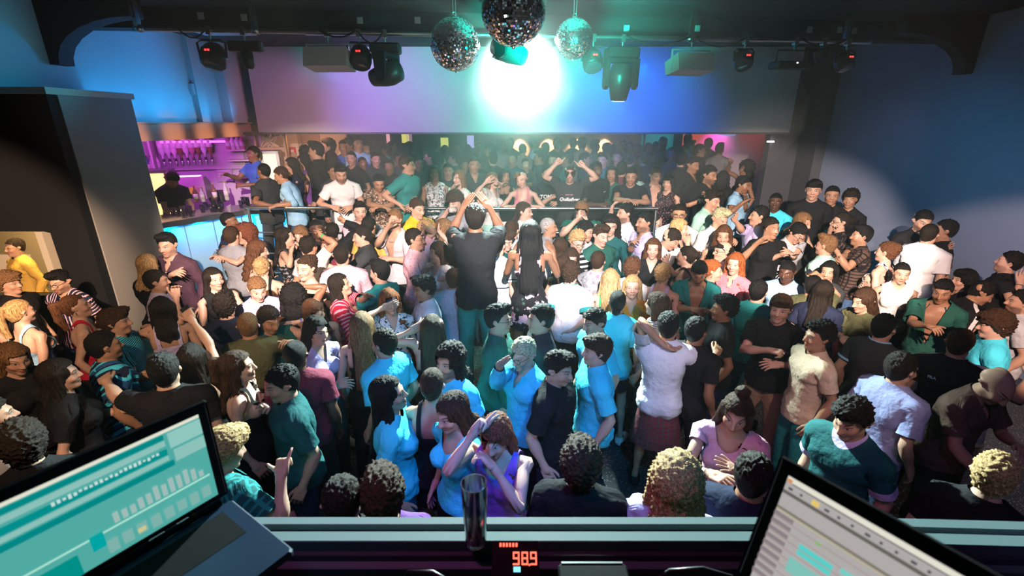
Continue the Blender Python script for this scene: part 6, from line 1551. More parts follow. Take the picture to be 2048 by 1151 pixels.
P(516, 578, 'm', 10, 'short', 'light', 'fair', 'polo', ('lilac', 'split', 'blue'), ('d', 'mid'), 'blond young man in white and blue polo looking down', Y=3.75, hp=22)
P(324, 615, 'f', 175, 'lob', 'dark', 'light', 'strap', 'lilac', (px(352, 595, .1, hand='hold'), 'd'), 'woman from behind in lilac strap top with bare shoulder blades', Y=3.35)
P(387, 722, 'f', 165, 'long', 'dark', 'light', 'strap', 'black', ('d', px(372, 618, .25, pole=(1, 0, -.3), hand='hold')), 'woman with dark hair from behind raising a phone high', Y=2.55, H=1.64)
P(500, 660, 'm', 165, 'buzz', 'light', 'tan', 'tee', 'olive', ('ho', 'arf'), 'man with cropped hair in olive t-shirt from behind holding a friend', Y=3.05)
P(543, 652, 'm', 30, 'short', 'dark', 'tan', 'tee', 'dteal', (px(584, 684, -.1, hand='hold'), px(530, 702, -.1)), 'dark man in teal t-shirt lifting his fingers', Y=3.15, hp=22)
# --- left edge
P(27, 494, 'm', -70, 'fade', 'dark', 'light', 'long', 'mustard', ('d', 'd'), 'man in yellow jacket seen through the lit hatch', Y=5.2, H=1.72)
P(26, 578, 'm', 45, 'mop', 'light', 'light', 'tee', 'black', ('d', 'd'), 'boy with tousled light brown fringe below the hatch', Y=3.95, H=1.72)
P(117, 564, 'm', -50, 'quiff', 'black', 'light', 'shirt', ('navy', 'v', 'pink'), ('d', 'd'), 'man with glasses in navy shirt with pink stripes', Y=4.0, hp=14, beard=.8, ext=(('glasses',),))
P(47, 631, 'f', 115, 'pony', 'blond', 'fair', 'strap', ('sky',), ('d', 'd'), 'blonde woman with braided ponytail and pale blue straps', Y=3.3, H=1.63)
P(157, 617, 'f', 80, 'pony', 'chestnut', 'fair', 'strap', 'red', ('d', 'd'), 'woman with curly brown ponytail and gold earrings in red top', Y=3.4, hp=-8, ext=(('earring',),), H=1.70)
P(241, 662, 'm', 70, 'fringe', 'brown', 'light', 'tee', ('cyan', 'h', 'navy'), ('d', 'ho'), 'man with swept brown fringe in finely striped navy and white t-shirt', Y=3.1)
P(221, 712, 'm', 100, 'fade', 'black', 'tan', 'shirt', ('cyan', 'D', 'navy'), ('mid', 'd'), 'man with faded hair in bold blue and white striped shirt', Y=2.72)
P(40, 742, 'f', 20, 'long', 'light', 'light', 'tee', 'black', ('d', 'd'), 'woman with light brown hair in shadow at the frame edge', Y=2.55, hp=18)
P(135, 776, 'f', 80, 'long', 'dark', 'fair', 'tee', 'black', ('ho', 'd'), 'smiling woman with long dark hair and black top above the teal laptop', Y=2.35)
P(330, 736, 'm', 165, 'short', 'black', 'light', 'tee', 'black', (px(212, 762, .15, pole=(.7, .3, -1), hand='relax'), 'd'), 'man in black t-shirt from behind, arm around the bold striped shirt', Y=2.3)
P(60, 915, 'f', 170, 'mop', 'dark', 'light', 'tee', 'black', ('d', 'd'), 'curly dark head in shadow just above the teal laptop', Y=1.75, H=1.6)
P(4, 868, 'm', 90, 'short', 'dark', 'light', 'tee', 'grey', ('d', 'd'), 'person in grey cut off by the frame above the teal laptop', Y=1.95, H=1.68)
# --- middle, bar side of the podium
P(572, 472, 'f', 75, 'long', 'dark', 'light', 'sleeveless', ('black', 'leaf', 'grey'), ('ch', px(581, 500, -.15, hand='point')), 'woman with dark hair pointing in black patterned dress', Y=5.15)
P(600, 470, 'f', -25, 'long', 'light', 'fair', 'tee', 'black', ('fa', 'd'), 'woman with straight blonde hair hiding her face behind her hand', Y=5.3, hp=20)
P(634, 456, 'm', 5, 'buzz', 'black', 'dark', 'tee', 'black', ('d', 'd'), 'dark skinned man half hidden behind a raised forearm', Y=5.45)
P(620, 490, 'm', 130, 'short', 'dark', 'tan', 'tee', 'offwhite', ('d', px(641, 470, .05, pole=(1, .1, -.4), hand='point')), 'man in white t-shirt raising one arm with green wristband', Y=4.85, ext=(('wristband', 'R', 'bgreen'),))
P(655, 493, 'f', -60, 'wavy', 'auburn', 'light', 'tee', 'maroon', ('ch', 'd'), 'woman with coppery hair turned to the green wristband', Y=5.0)
P(666, 462, 'm', 170, 'short', 'dark', 'tan', 'long', 'black', ('d', px(689, 443, .05, pole=(1, .1, -.5), hand='fist')), 'man in black sleeve raising a fist below the white polo shirt', Y=5.5)
P(720, 422, 'm', 5, 'quiff', 'dark', 'fair', 'tee', 'pink', ('d', 'd'), 'smiling man in pink t-shirt just below the rail', Y=6.05, beard=.4, H=1.80)
P(721, 471, 'm', -90, 'short', 'dark', 'fair', 'wide', 'charcoal', ('fw', 'd'), 'man in charcoal t-shirt with crisp profile facing the bar', Y=5.05, bot=('jeans', 'black'), hp=8, H=1.80)
P(740, 450, 'm', 150, 'short', 'dark', 'tan', 'tee', 'mustard', ('d', 'd'), 'dark head from behind next to the crisp profile', Y=5.6)
P(788, 438, 'm', -40, 'fade', 'light', 'light', 'unbuttoned', 'lgrey', ('mid', px(774, 456, -.2, hand='open')), 'man in open grey shirt over black tee touching his lips', Y=5.5, ext=(('necklace',),), beard=.3)
P(837, 416, 'm', 40, 'short', 'brown', 'fair', 'wide', ('yellow', 'bands3', 'black'), ('mid', 'd'), 'man in yellow t-shirt with black sleeve bands', Y=5.9, hp=14, ext=(('print', 'O', .12, .02, 1.26, 'red'),))
P(833, 477, 'm', 70, 'short', 'dark', 'light', 'wide', ('pink', 'dots', 'rose'), (px(848, 455, -.05, pole=(1, 0, -.6), hand='open'), px(868, 540, -.2)), 'man in dotted pink shirt throwing an arm over a friend', Y=4.85, ext=(('glasses', 'tan'),))
P(684, 508, 'm', 165, 'buzz', 'dark', 'light', 'wide', 'pink', ('d', 'ho'), 'man in pale pink t-shirt with cropped head from behind', Y=4.4)
P(611, 535, 'f', -45, 'updo', 'brown', 'fair', 'off', 'black', ('d', 'mid'), 'woman with pinned up hair in black off-shoulder top', Y=4.05)
P(588, 593, 'f', 175, 'bigcurl', 'black', 'brown', 'strap', 'purple', ('d', px(598, 573, .05, hand='relax')), 'woman with mass of dark curls and purple top from behind', Y=3.6)
P(683, 567, 'f', 75, 'vlong', 'dark', 'light', 'kimono', ('red', 'v', 'pink'), (px(736, 590, -.15, hand='open'), 'mid'), 'laughing woman with sleek dark hair in red and pink striped kimono', Y=3.85, hp=-10)
P(757, 542, 'm', -130, 'slick', 'black', 'light', 'polo', ('teal',), ('fw', 'ho'), 'man with slicked black hair in teal polo with white collar', Y=4.0, ext=(('collar', 'white'),))
P(845, 577, 'm', -80, 'curly', 'dark', 'tan', 'wide', 'white', ('d', px(812, 655, -.1, hand='fist')), 'man with curly top in white t-shirt beside the podium', Y=3.75, bot=('jeans', 'jteal'), hp=8)
P(857, 458, 'm', 110, 'short', 'blond', 'fair', 'shirt', 'lilac', ('hug', 'hug'), 'blond man from behind hugging in pale lilac shirt', Y=5.1)
P(884, 456, 'f', -120, 'bob', 'light', 'fair', 'tee', 'offwhite', ('hug', px(886, 472, -.1)), 'woman with light brown bob beside the clapping dancer', Y=5.25)
P(873, 503, 'f', -60, 'lob', 'brown', 'light', 'cap', 'offwhite', (px(890, 540, -.1), px(850, 540, -.1)), 'woman with brown hair in white blouse embracing the dotted pink shirt', Y=4.6)
P(908, 403, 'm', -35, 'mop', 'brown', 'fair', 'tee', 'grey', ('d', px(893, 424, -.2, hand='hold')), 'man with tousled curls in grey t-shirt drinking by the rail', Y=6.1, hp=15, H=1.84)
P(903, 512, 'f', 165, 'long', 'chestnut', 'light', 'tee', 'offwhite', ('d', 'd'), 'woman with long chestnut hair from behind beside the podium dancer', Y=4.75)
P(908, 556, 'm', 170, 'short', 'chestnut', 'light', 'wide', 'lgrey', ('d', 'd'), 'man in light grey t-shirt from behind close to the podium', Y=4.05, bot=('jeans', 'charcoal'))
P(642, 700, 'f', 40, 'vlong', 'dark', 'fair', 'ctop', 'lilac', ('d', 'mid'), 'woman with long dark hair looking across in violet light', Y=2.95, hp=5, ht=8)
P(632, 641, 'f', 25, 'long', 'chestnut', 'fair', 'strap', 'black', ('d', px(610, 640, .1, pole=(1, 0, -.2), hand='relax')), 'woman in black strap top with blue lit watch, hand in her hair', Y=3.3, hp=20, ht=-14, ext=(('watch', 'R', 'blue'),))
P(727, 672, 'f', 175, 'vlong', 'light', 'fair', 'strap', 'black', ('d', 'd'), 'woman from behind with long straight ash blonde hair and bare back', Y=3.05)
P(782, 622, 'f', 15, 'wavy', 'red', 'fair', 'ctop', ('white', 'leaf', 'black'), ('d', px(766, 615, -.1, hand='flat')), 'small red blonde woman in black and white print top, hand up', Y=3.5, H=1.56)
P(765, 684, 'm', -135, 'short', 'dark', 'light', 'wide', 'cyan', ('d', 'd'), 'man in large plain cyan t-shirt turned to the ash blonde hair', Y=2.75, bot=('jeans', 'black'))  # white t-shirt, blue-cyan of the stage lights put into its colour
P(868, 692, 'f', 170, 'vlong', 'brown', 'light', 'strap', 'black', (px(826, 668, .0, hand='relax'), 'd'), 'woman from behind with very long brown hair before the podium', Y=3.0)
P(599, 748, 'm', 165, 'buzz', 'black', 'dark', 'tee', 'maroon', ('d', 'd'), 'man in maroon t-shirt with white headphone cord, cropped black hair', Y=2.6, ext=(('headphones',),))
P(487, 757, 'f', 75, 'halfup', 'brown', 'fair', 'strap', 'black', (px(532, 812, -.12, hand='fist'), 'd'), 'woman in black strap top with hair half up, facing the teal t-shirt', Y=2.45)
P(566, 806, 'm', -85, 'short', 'black', 'light', 'wide', 'dteal', ('d', 'd'), 'man in dark teal t-shirt with cropped sides, facing the black strap top', Y=2.25, hp=10)
P(899, 768, 'm', -45, 'rock', 'dark', 'light', 'tee', 'cyan', ('d', 'd'), 'man with long dark curls and goatee in cyan t-shirt', Y=2.5, beard=.8)  # white t-shirt, blue-cyan of the stage lights put into its colour
P(786, 826, 'f', 80, 'vlong', 'black', 'light', 'tee', 'cyan', ('d', 'd'), 'woman with straight black hair down her back in cyan t-shirt', Y=2.15, hp=-8)  # white t-shirt, blue-cyan of the stage lights put into its colour
P(870, 828, 'f', 165, 'bun', 'brown', 'light', 'strap', 'black', ('d', 'd'), 'woman with loose brown bun from behind', Y=2.25, H=1.60)
P(902, 874, 'f', -55, 'lob', 'brown', 'light', 'cap', 'cyan', ('d', 'd'), 'woman with pinned brown hair in cyan top in pink light', Y=1.98, hp=14)  # white top, blue-cyan of the stage lights put into its colour
P(990, 905, 'f', -20, 'long', 'auburn', 'fair', 'tank', 'violet', (px(988, 935, -.12, hand='grip'), px(948, 864, -.05, pole=(.4, .2, -1), hand='peace')), 'red haired woman in violet light, one hand aloft, one at her mouth', Y=1.80, hp=22)
P(472, 962, 'm', 110, 'fringe', 'blond', 'fair', 'shirt', ('dteal', 'plaid', 'teal'), ('d', px(562, 952, -.05, pole=(.6, .3, -1), hand='shaka')), 'blond man in teal plaid shirt signing with his hand', Y=1.72, hp=20, H=1.70)
P(691, 1030, 'm', 170, 'short', 'dark', 'light', 'tee', 'black', ('d', 'd'), 'top of a dark haired head behind the booth parapet', Y=1.42, H=1.70)
P(772, 1026, 'f', 170, 'mop', 'brown', 'light', 'tee', 'purple', ('d', 'd'), 'top of a curly head in violet light behind the booth parapet', Y=1.45, H=1.66)
# --- on the podium
P(950, 434, 'm', 180, 'short', 'dark', 'brown', 'tee', ('black',), (px(926, 416, .22, pole=(.5, -.1, -1), hand='flat'), px(978, 414, .22, pole=(.5, -.1, -1), hand='flat')), 'man in black t-shirt and teal jeans clapping on the podium, from behind', Y=3.92, z=.30, H=1.80, bot=('jeans', 'jteal'), group='dancers on the podium', spread=.03, lod=0)
P(1061, 463, 'f', 178, 'vlong', 'black', 'brown', 'dress', ('black', 'flower', 'pink'), (px(1030, 500, .20, pole=(.35, .2, -1), hand='flat'), px(1106, 504, .20, pole=(.35, .2, -1), hand='flat')), 'woman with waist-long dark hair in pink blossom dress on the podium', Y=3.98, z=.30, H=1.70, group='dancers on the podium', lod=0)
# --- middle, beyond the podium
P(1012, 479, 'm', 60, 'fringe', 'brown', 'fair', 'polo', 'dteal', ('d', 'd'), 'man with bowl cut and glasses in dark polo between the podium dancers', Y=4.95, hp=15, ext=(('glasses',),))
P(997, 489, 'm', 150, 'fade', 'dark', 'fair', 'polo', ('white', 'band', 'navy'), ('d', 'd'), 'man in white polo with navy bands from behind, between the dancers', Y=4.62, bot=('jeans', 'orange'))
P(1026, 458, 'm', 150, 'short', 'brown', 'light', 'tee', 'lgrey', ('d', 'd'), 'brown head from behind between the two podium dancers', Y=5.35)
P(1051, 422, 'm', 70, 'short', 'brown', 'fair', 'tee', 'white', ('d', 'd'), 'man in white t-shirt looking sideways below the rose strap top', Y=6.0)
P(1100, 453, 'm', 80, 'buzz', 'grey', 'tan', 'tee', 'grey', ('d', 'd'), 'balding grey man in grey t-shirt beside the long dark hair', Y=5.4)
P(1121, 492, 'f', 170, 'bob', 'brown', 'light', ('wide'), 'offwhite', ('d', 'd'), 'brown bob from behind at the blossom dress sleeve', Y=5.0)
P(1128, 545, 'f', 150, 'lob', 'brown', 'light', 'off', ('orange', 'leaf', 'black'), ('d', 'd'), 'woman in orange and black leaf top beside the blossom dress', Y=4.55, bot=('jeans', 'jteal'))
P(1162, 423, 'm', -15, 'short', 'light', 'fair', 'wide', 'green', (px(1222, 424, .1, pole=(.3, .5, -1)), px(1153, 440, -.2, hand='hold')), 'blond man in dark green t-shirt covering his nose, arm stretched out', Y=5.75, hp=12, beard=.4)
P(1221, 452, 'f', -5, 'bigcurl', 'dark', 'fair', 'long', 'dteal', ('d', 'd'), 'smiling woman with purple headband and long curls', Y=5.55, ext=(('headband', 'purple'),))
P(1248, 425, 'm', -65, 'fade', 'black', 'light', 'tee', 'white', ('d', 'd'), 'bearded man in white t-shirt in profile near the rail end', Y=5.85, beard=.9, H=1.84)
P(1287, 443, 'm', -60, 'fade', 'black', 'tan', 'vneck', 'lilac', ('d', px(1266, 485, -.22, hand='relax')), 'bearded man in greyish v-neck t-shirt with curved lettering', Y=5.45, beard=.8, H=1.80, ext=(('print', 'Abercrombie', .05, 0, 1.24, 'teal'), ('print', '& FITCH', .035, 0, 1.19, 'teal')))
P(1156, 483, 'm', 30, 'curly', 'blond', 'fair', 'tee', ('black', 'H', 'white'), ('d', 'd'), 'blond curly man with glasses in black and white striped t-shirt', Y=4.95, hp=18, ext=(('glasses',),))
P(1174, 461, 'm', 70, 'short', 'black', 'light', 'tee', 'white', ('d', 'd'), 'black haired head bowed behind the blond curly man', Y=5.3, hp=15)
P(1204, 470, 'm', 40, 'quiff', 'brown', 'fair', 'tee', 'green', ('d', 'd'), 'man in dark green t-shirt with short brown quiff facing the headband', Y=5.05, hp=12)
P(1143, 516, 'f', 5, 'long', 'brown', 'fair', 'tee', 'black', ('d', 'd'), 'young face with centre parted brown hair peeping over curls', Y=4.6, hp=16)
P(1142, 545, 'm', 165, 'curly', 'brown', 'fair', 'wide', ('white', 'ringer', 'teal'), ('d', 'bk'), 'curly haired man in white t-shirt with green cuffs from behind', Y=4.15, bot=('jeans', 'black'))
P(1197, 520, 'm', 165, 'short', 'brown', 'light', 'tee', ('grey', 'flower', 'lgrey'), ('d', 'd'), 'man in grey t-shirt with white blossoms from behind', Y=4.55)
P(1221, 556, 'f', 178, 'vlong', 'blond', 'fair', 'strap', 'bgreen', ('d', 'd'), 'woman with long golden hair and bright green top from behind', Y=4.05)
P(1306, 496, 'f', 0, 'lob', 'chestnut', 'fair', 'vneck', 'black', ('d', 'd'), 'smiling woman with chestnut lob in black v-neck, lit full in the face', Y=4.8)
P(1266, 536, 'm', 150, 'curly', 'chestnut', 'light', 'tee', ('white', 'split', 'red'), ('d', 'd'), 'curly haired man in white and red from behind', Y=4.35)
P(1327, 546, 'f', 160, 'updo', 'blond', 'fair', 'strap', 'lilac', ('d', 'd'), 'woman with curly blonde updo and bare back from behind', Y=4.15)
P(1370, 510, 'f', -105, 'bun', 'dark', 'fair', 'strap', 'black', ('d', px(1332, 522, -.1)), 'woman in black straps with shiny dark hair pinned up', Y=4.55)
P(1346, 479, 'm', 70, 'fade', 'dark', 'light', 'tee', 'white', ('hug', 'd'), 'man in white t-shirt stooping to whisper', Y=5.0, hp=28, lean=10)
P(1362, 456, 'f', 70, 'lob', 'blond', 'fair', 'tank', 'black', ('d', px(1375, 485, -.1)), 'blonde woman in profile before the older man', Y=5.3)
P(1358, 428, 'm', 0, 'short', 'dark', 'tan', 'shirt', 'white', ('hip', 'd'), 'older man with glasses and moustache in white shirt, hand on hip', Y=5.75, beard=.35, ext=(('glasses',),))
P(1427, 400, 'm', 60, 'quiff', 'dark', 'light', 'roll', 'mint', ('ho', 'd'), 'man in mint shirt looking down near the wall end of the rail', Y=6.2, hp=15, H=1.84)
P(1428, 540, 'f', 95, 'updo', 'red', 'fair', 'shirt', 'navy', ('d', 'd'), 'woman with curly red updo turned to the pink blouse', Y=4.25, ext=(('earring',),))
P(1398, 546, 'm', 5, 'slick', 'black', 'tan', 'unbuttoned', 'teal', (px(1413, 622, -.25, hand='hold'), px(1386, 618, -.25, hand='hold')), 'man in open teal shirt with bare chest looking down at his phone', Y=4.1, hp=30)
P(1443, 437, 'm', 45, 'quiff', 'pale', 'light', 'tee', 'white', ('d', 'd'), 'bleached blond bearded man in tight white t-shirt', Y=5.55, beard=.9, hp=20)
P(1447, 470, 'f', 0, 'vlong', 'chestnut', 'light', 'sleeveless', 'black', ('d', 'd'), 'woman with long chestnut hair eyes lowered before the white t-shirt', Y=5.1, hp=8)
P(1443, 500, 'm', -60, 'balding', 'dark', 'fair', 'tee', 'pink', ('d', 'd'), 'balding man with glasses smiling in profile', Y=4.75, ext=(('glasses',),))
P(1469, 526, 'f', -15, 'wavy', 'red', 'fair', 'shirt', 'rose', ('d', 'mid'), 'strawberry blonde woman in rose blouse tied at the neck', Y=4.35, ext=(('necklace', 'white'),))
P(1515, 430, 'm', -75, 'short', 'black', 'light', 'roll', 'lilac', ('d', px(1470, 440, -.1, pole=(.3, .5, -1))), 'man in pale shirt stretching an arm to the bleached blond', Y=5.7)
P(1543, 455, 'm', 45, 'fade', 'dark', 'tan', 'wide', 'black', ('mid', px(1512, 488, -.2, pole=(.6, .3, -1), hand='open')), 'laughing tall man in black t-shirt holding up an open palm', Y=5.15, H=1.88)
P(1597, 467, 'm', 50, 'short', 'black', 'light', 'tee', 'lgrey', (px(1580, 506, -.2, hand='hold'), px(1566, 508, -.22, hand='hold')), 'man with glasses in pale grey t-shirt bent over his phone', Y=5.2, hp=28, lean=8, ext=(('glasses',),))
P(1573, 542, 'm', -15, 'buzz', 'black', 'dark', 'polo', 'sky', ('d', 'd'), 'bald black man in pale blue polo, head slightly bowed', Y=4.2, hp=12)
P(1608, 444, 'f', 60, 'lob', 'light', 'light', 'tank', 'charcoal', ('mid', 'd'), 'woman with light brown hair behind the man with glasses', Y=5.6, hp=12)
P(1679, 442, 'f', -70, 'bun', 'dark', 'light', 'tee', ('black', 'leaf', 'brown'), ('d', px(1661, 459, -.1, hand='hold')), 'woman with glasses and pinned dark hair in black lace', Y=5.55, ext=(('glasses',),))
P(1649, 489, 'm', -110, 'quiff', 'light', 'light', 'tee', 'mint', ('d', 'd'), 'man with blond quiff from behind wrapped in a friend\'s arms', Y=4.85)
P(1720, 470, 'm', -70, 'slick', 'black', 'tan', 'shirt', ('brown', 'plaid', 'black'), (px(1672, 500, -.15, pole=(.4, .4, -1)), px(1668, 520, -.2, pole=(.4, .4, -1))), 'grinning man in dark checked shirt throwing both arms around the blond quiff', Y=5.1, beard=.4, H=1.80)
P(1770, 502, 'f', -105, 'updo', 'chestnut', 'fair', 'strap', ('white', 'leaf', 'black'), ('d', px(1728, 568, -.1)), 'woman with curly chestnut hair and bare shoulder near the pale wall', Y=4.7)
P(1803, 548, 'f', 15, 'bun', 'black', 'light', 'sleeveless', 'offwhite', ('d', 'd'), 'woman in white lace top with tight dark bun', Y=4.25, hp=5)
P(1860, 466, 'm', 165, 'buzz', 'dark', 'light', 'wide', 'white', ('ho', 'd'), 'man with shaved head in white t-shirt from behind at the pale wall', Y=4.95, bot=('jeans', 'navy'), H=1.80)
P(1848, 442, 'm', 30, 'fade', 'black', 'light', 'tee', 'black', ('d', 'd'), 'bearded man in black t-shirt leaning at the pale wall', Y=5.35, hp=18, beard=.9)
P(1886, 459, 'm', -80, 'fade', 'black', 'tan', 'tee', 'black', ('d', px(1893, 505, -.1)), 'man in black with a shadow on the pale wall behind him', Y=5.05)
P(1649, 575, 'f', -10, 'lob', 'black', 'light', 'tee', 'charcoal', (px(1640, 592, -.1), 'd'), 'shadowed woman behind the raised phone, fingers spread', Y=4.3)
P(1623, 590, 'm', 165, 'buzz', 'black', 'tan', 'tee', 'olive', ('d', px(1640, 556, .15, pole=(1, .1, -.8), hand='hold')), 'man in olive t-shirt from behind holding a phone up high', Y=3.9)
P(1640, 610, 'f', 170, 'long', 'dark', 'light', 'tee', 'navy', ('d', 'd'), 'dark hair from behind beside the raised forearm', Y=3.75, H=1.6)
P(1517, 584, 'm', 165, 'short', 'black', 'light', 'dress_shirt', 'teal', ('d', 'd'), 'man in teal shirt from behind facing the rose blouse', Y=3.75)
P(1443, 624, 'm', -80, 'curly', 'black', 'brown', 'tee', 'black', ('d', 'ho'), 'man with black flat top in black t-shirt in profile', Y=3.35)
P(1308, 627, 'f', -110, 'bob', 'brown', 'fair', 'tee', ('offwhite', 'h', 'charcoal'), ('d', px(1278, 655, -.1)), 'woman with sleek brown bob in thin striped top', Y=3.45)
P(1264, 580, 'f', 5, 'vlong', 'blond', 'fair', 'vneck', ('orange', 'dots', 'yellow'), ('d', 'd'), 'young woman with long golden hair in orange blouse looking up at the lens', Y=3.85, hp=-6)
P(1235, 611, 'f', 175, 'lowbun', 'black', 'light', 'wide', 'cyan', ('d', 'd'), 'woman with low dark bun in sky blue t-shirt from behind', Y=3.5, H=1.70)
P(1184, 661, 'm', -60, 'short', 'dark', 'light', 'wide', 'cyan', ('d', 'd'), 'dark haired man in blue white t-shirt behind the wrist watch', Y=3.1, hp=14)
P(1337, 648, 'm', 178, 'short', 'black', 'tan', 'wide', 'white', ('nk', px(1432, 706, .1, pole=(.2, .4, -1))), 'man in white t-shirt and dark red kilt from behind, arm round a friend', Y=2.95, H=1.84, bot=('kilt', ('maroon', 'plaid', 'brown')), lod=0)
P(1394, 668, 'm', 150, 'short', 'black', 'brown', 'tee', 'black', ('d', 'd'), 'man in black t-shirt under the arm of the white t-shirt and kilt', Y=2.95, bot=('jeans', 'black'))
P(1560, 616, 'm', -5, 'fringe', 'brown', 'fair', 'wide', 'black', ('mid', px(1540, 700, -.2, pole=(1, .3, -.5), hand='fist')), 'brown haired man in black t-shirt with small violet lettering, facing the lens', Y=3.25, H=1.82, bot=('jeans', 'tan'), ext=(('print', 'Superdry', .035, .085, 1.29, 'purple'), ('print', 'JAPAN', .018, .085, 1.26, 'purple')), lod=0)
P(1628, 693, 'm', -55, 'curly', 'black', 'tan', 'tee', 'beige', ('d', px(1600, 862, -.1, hand='flat')), 'young man with curly black hair in beige t-shirt and teal trousers', Y=2.85, bot=('jeans', 'teal'), ext=(('print', ([(-.012, 0, 0), (0, -.012, 0), (.012, 0, 0), (0, .012, 0)], [(0, 1, 2, 3)]), 0, .075, 1.30, 'olive'), ('necklace', 'mustard')), lod=0)
P(1720, 612, 'f', -45, 'long', 'brown', 'light', 'wide', 'olive', ('d', px(1686, 676, -.15, hand='hold')), 'woman with brown hair in olive top holding a cigarette', Y=3.55, hp=18)
P(1762, 682, 'm', 155, 'fade', 'black', 'light', 'tee', ('charcoal', 'ringer', 'sky'), ('d', 'd'), 'man in charcoal t-shirt with pale neckband from behind', Y=3.0)
P(1883, 586, 'm', -5, 'fade', 'black', 'tan', 'unbuttoned', 'green', ('d', px(1858, 652, -.2, hand='hold')), 'man in half open dark green shirt lifting his fingers', Y=3.75, hp=15)
P(1922, 565, 'f', -55, 'bangs', 'black', 'fair', 'tee', 'black', ('d', 'd'), 'pale woman with short black fringe and hoop earrings', Y=4.05, ext=(('earring',),))
P(1968, 588, 'm', 110, 'short', 'black', 'tan', 'tee', ('black', 'rsleeve', 'white'), ('d', 'd'), 'man in black jersey with white shoulder stripe bending away', Y=3.75, hp=20, lean=10)
P(2016, 522, 'm', -85, 'fade', 'black', 'light', 'tee', 'black', (px(2040, 566, -.2), 'd'), 'man with undercut gazing up at the frame edge by the pale wall', Y=4.3, hp=-8, beard=.5, ext=(('bracelet', 'L', 'black'),))
P(2030, 624, 'm', -70, 'short', 'black', 'light', 'tee', 'lgrey', ('d', 'd'), 'bearded dark man in pale t-shirt cut off by the frame', Y=3.5, beard=.9)
P(1976, 668, 'm', -75, 'mop', 'brown', 'fair', 'wide', 'cyan', ('d', 'ho'), 'man with tousled brown curls in cyan and white t-shirt', Y=3.05, hp=10)  # white t-shirt, blue-cyan of the stage lights put into its colour
P(1913, 710, 'm', 170, 'fade', 'brown', 'light', 'tee', ('black', 'rsleeve', 'white'), ('d', 'arf'), 'man with shaved sides in black t-shirt with lettered white shoulder tape', Y=2.75, ext=(('print', 'FILA', .03, .07, 1.34, 'sky', True),))
P(1795, 770, 'm', 145, 'short', 'dark', 'light', 'wide', ((.30, .34, .60),), ('d', 'd'), 'dark haired man in lavender blue t-shirt turned away', Y=2.42)
P(1985, 818, 'm', 65, None, 'grey', 'light', 'shirt', 'brown', ('mid', 'low'), 'bald older man in brown shirt bowing in violet light', Y=2.25, hp=30, lean=12, beard=.3)
P(1681, 900, 'm', -25, 'curly', 'black', 'light', 'wide', ('dteal', 'ringer', 'lilac'), ('d', 'd'), 'man with curly black hair in teal t-shirt with pale neckband', Y=1.93, hp=22)
P(1462, 885, 'f', 0, 'topbun', 'brown', 'light', 'cap', ('pink',), (px(1480, 945, -.15, hand='open'), px(1425, 948, -.2, hand='relax')), 'woman with small topknot and loose hair fluttering her hands', Y=1.98, hp=20, ht=6, ext=(('bracelet', 'R', 'black'),))
P(1120, 766, 'm', 70, 'quiff', 'dark', 'light', 'wide', 'black', ('d', 'd'), 'young man in black t-shirt with small blue badge, in profile', Y=2.42, hp=12, ext=(('print', ([(-.014, -.014, 0), (.014, -.014, 0), (.014, .014, 0), (-.014, .014, 0)], [(0, 1, 2, 3)]), 0, .085, 1.28, 'sky'),))
P(1188, 722, 'm', -75, 'fringe', 'brown', 'fair', 'wide', 'cyan', ('d', px(1175, 868, -.1, pole=(1, .6, 0))), 'smiling man with brown undercut in cyan t-shirt with wrist watch', Y=2.65, bot=('jeans', 'black'), ext=(('watch', 'L', 'lgrey', 1.), ('print', ([(-.006, -.012, 0), (.006, -.012, 0), (.004, .012, 0), (-.004, .012, 0)], [(0, 1, 2, 3)]), 0, .08, 1.29, 'navy')))  # white t-shirt, blue-cyan of the stage lights put into its colour
P(1043, 722, 'm', -45, 'short', 'pale', 'fair', 'dress_shirt', 'cyan', ('d', px(1000, 730, -.18, pole=(.5, .3, -1), hand='flat')), 'older blond man with glasses in cyan shirt raising a palm', Y=2.6, hp=14, ext=(('glasses',),))  # white shirt, blue-cyan of the stage lights put into its colour
P(1000, 637, 'm', 80, 'quiff', 'black', 'light', 'long', 'green', ('d', 'd'), 'man with glasses nose to nose with the shadowed man by the podium', Y=3.0, ext=(('glasses',),), H=1.82)
P(1077, 636, 'm', -80, 'short', 'dark', 'light', 'wide', 'charcoal', ('d', 'd'), 'man in charcoal t-shirt close to the glasses wearer by the podium', Y=3.0, H=1.84)
P(1160, 966, 'm', 178, 'mop', 'brown', 'light', 'tee', 'black', ('d', 'd'), 'curly brown head from behind at the parapet below the cyan t-shirts', Y=1.62)
P(1350, 985, 'f', 178, 'bigcurl', 'blond', 'fair', 'tee', 'lilac', ('d', 'd'), 'blonde curly head from behind at the parapet', Y=1.52)
P(1498, 992, 'm', 175, 'short', 'dark', 'tan', 'tee', 'navy', ('d', 'd'), 'short dark head from behind at the parapet near the pale laptop', Y=1.55, H=1.70)
P(1962, 1014, 'f', 178, 'updo', 'blond', 'fair', 'tee', 'black', ('d', 'd'), 'blonde head with loose strands behind the pale laptop', Y=1.55, H=1.60)
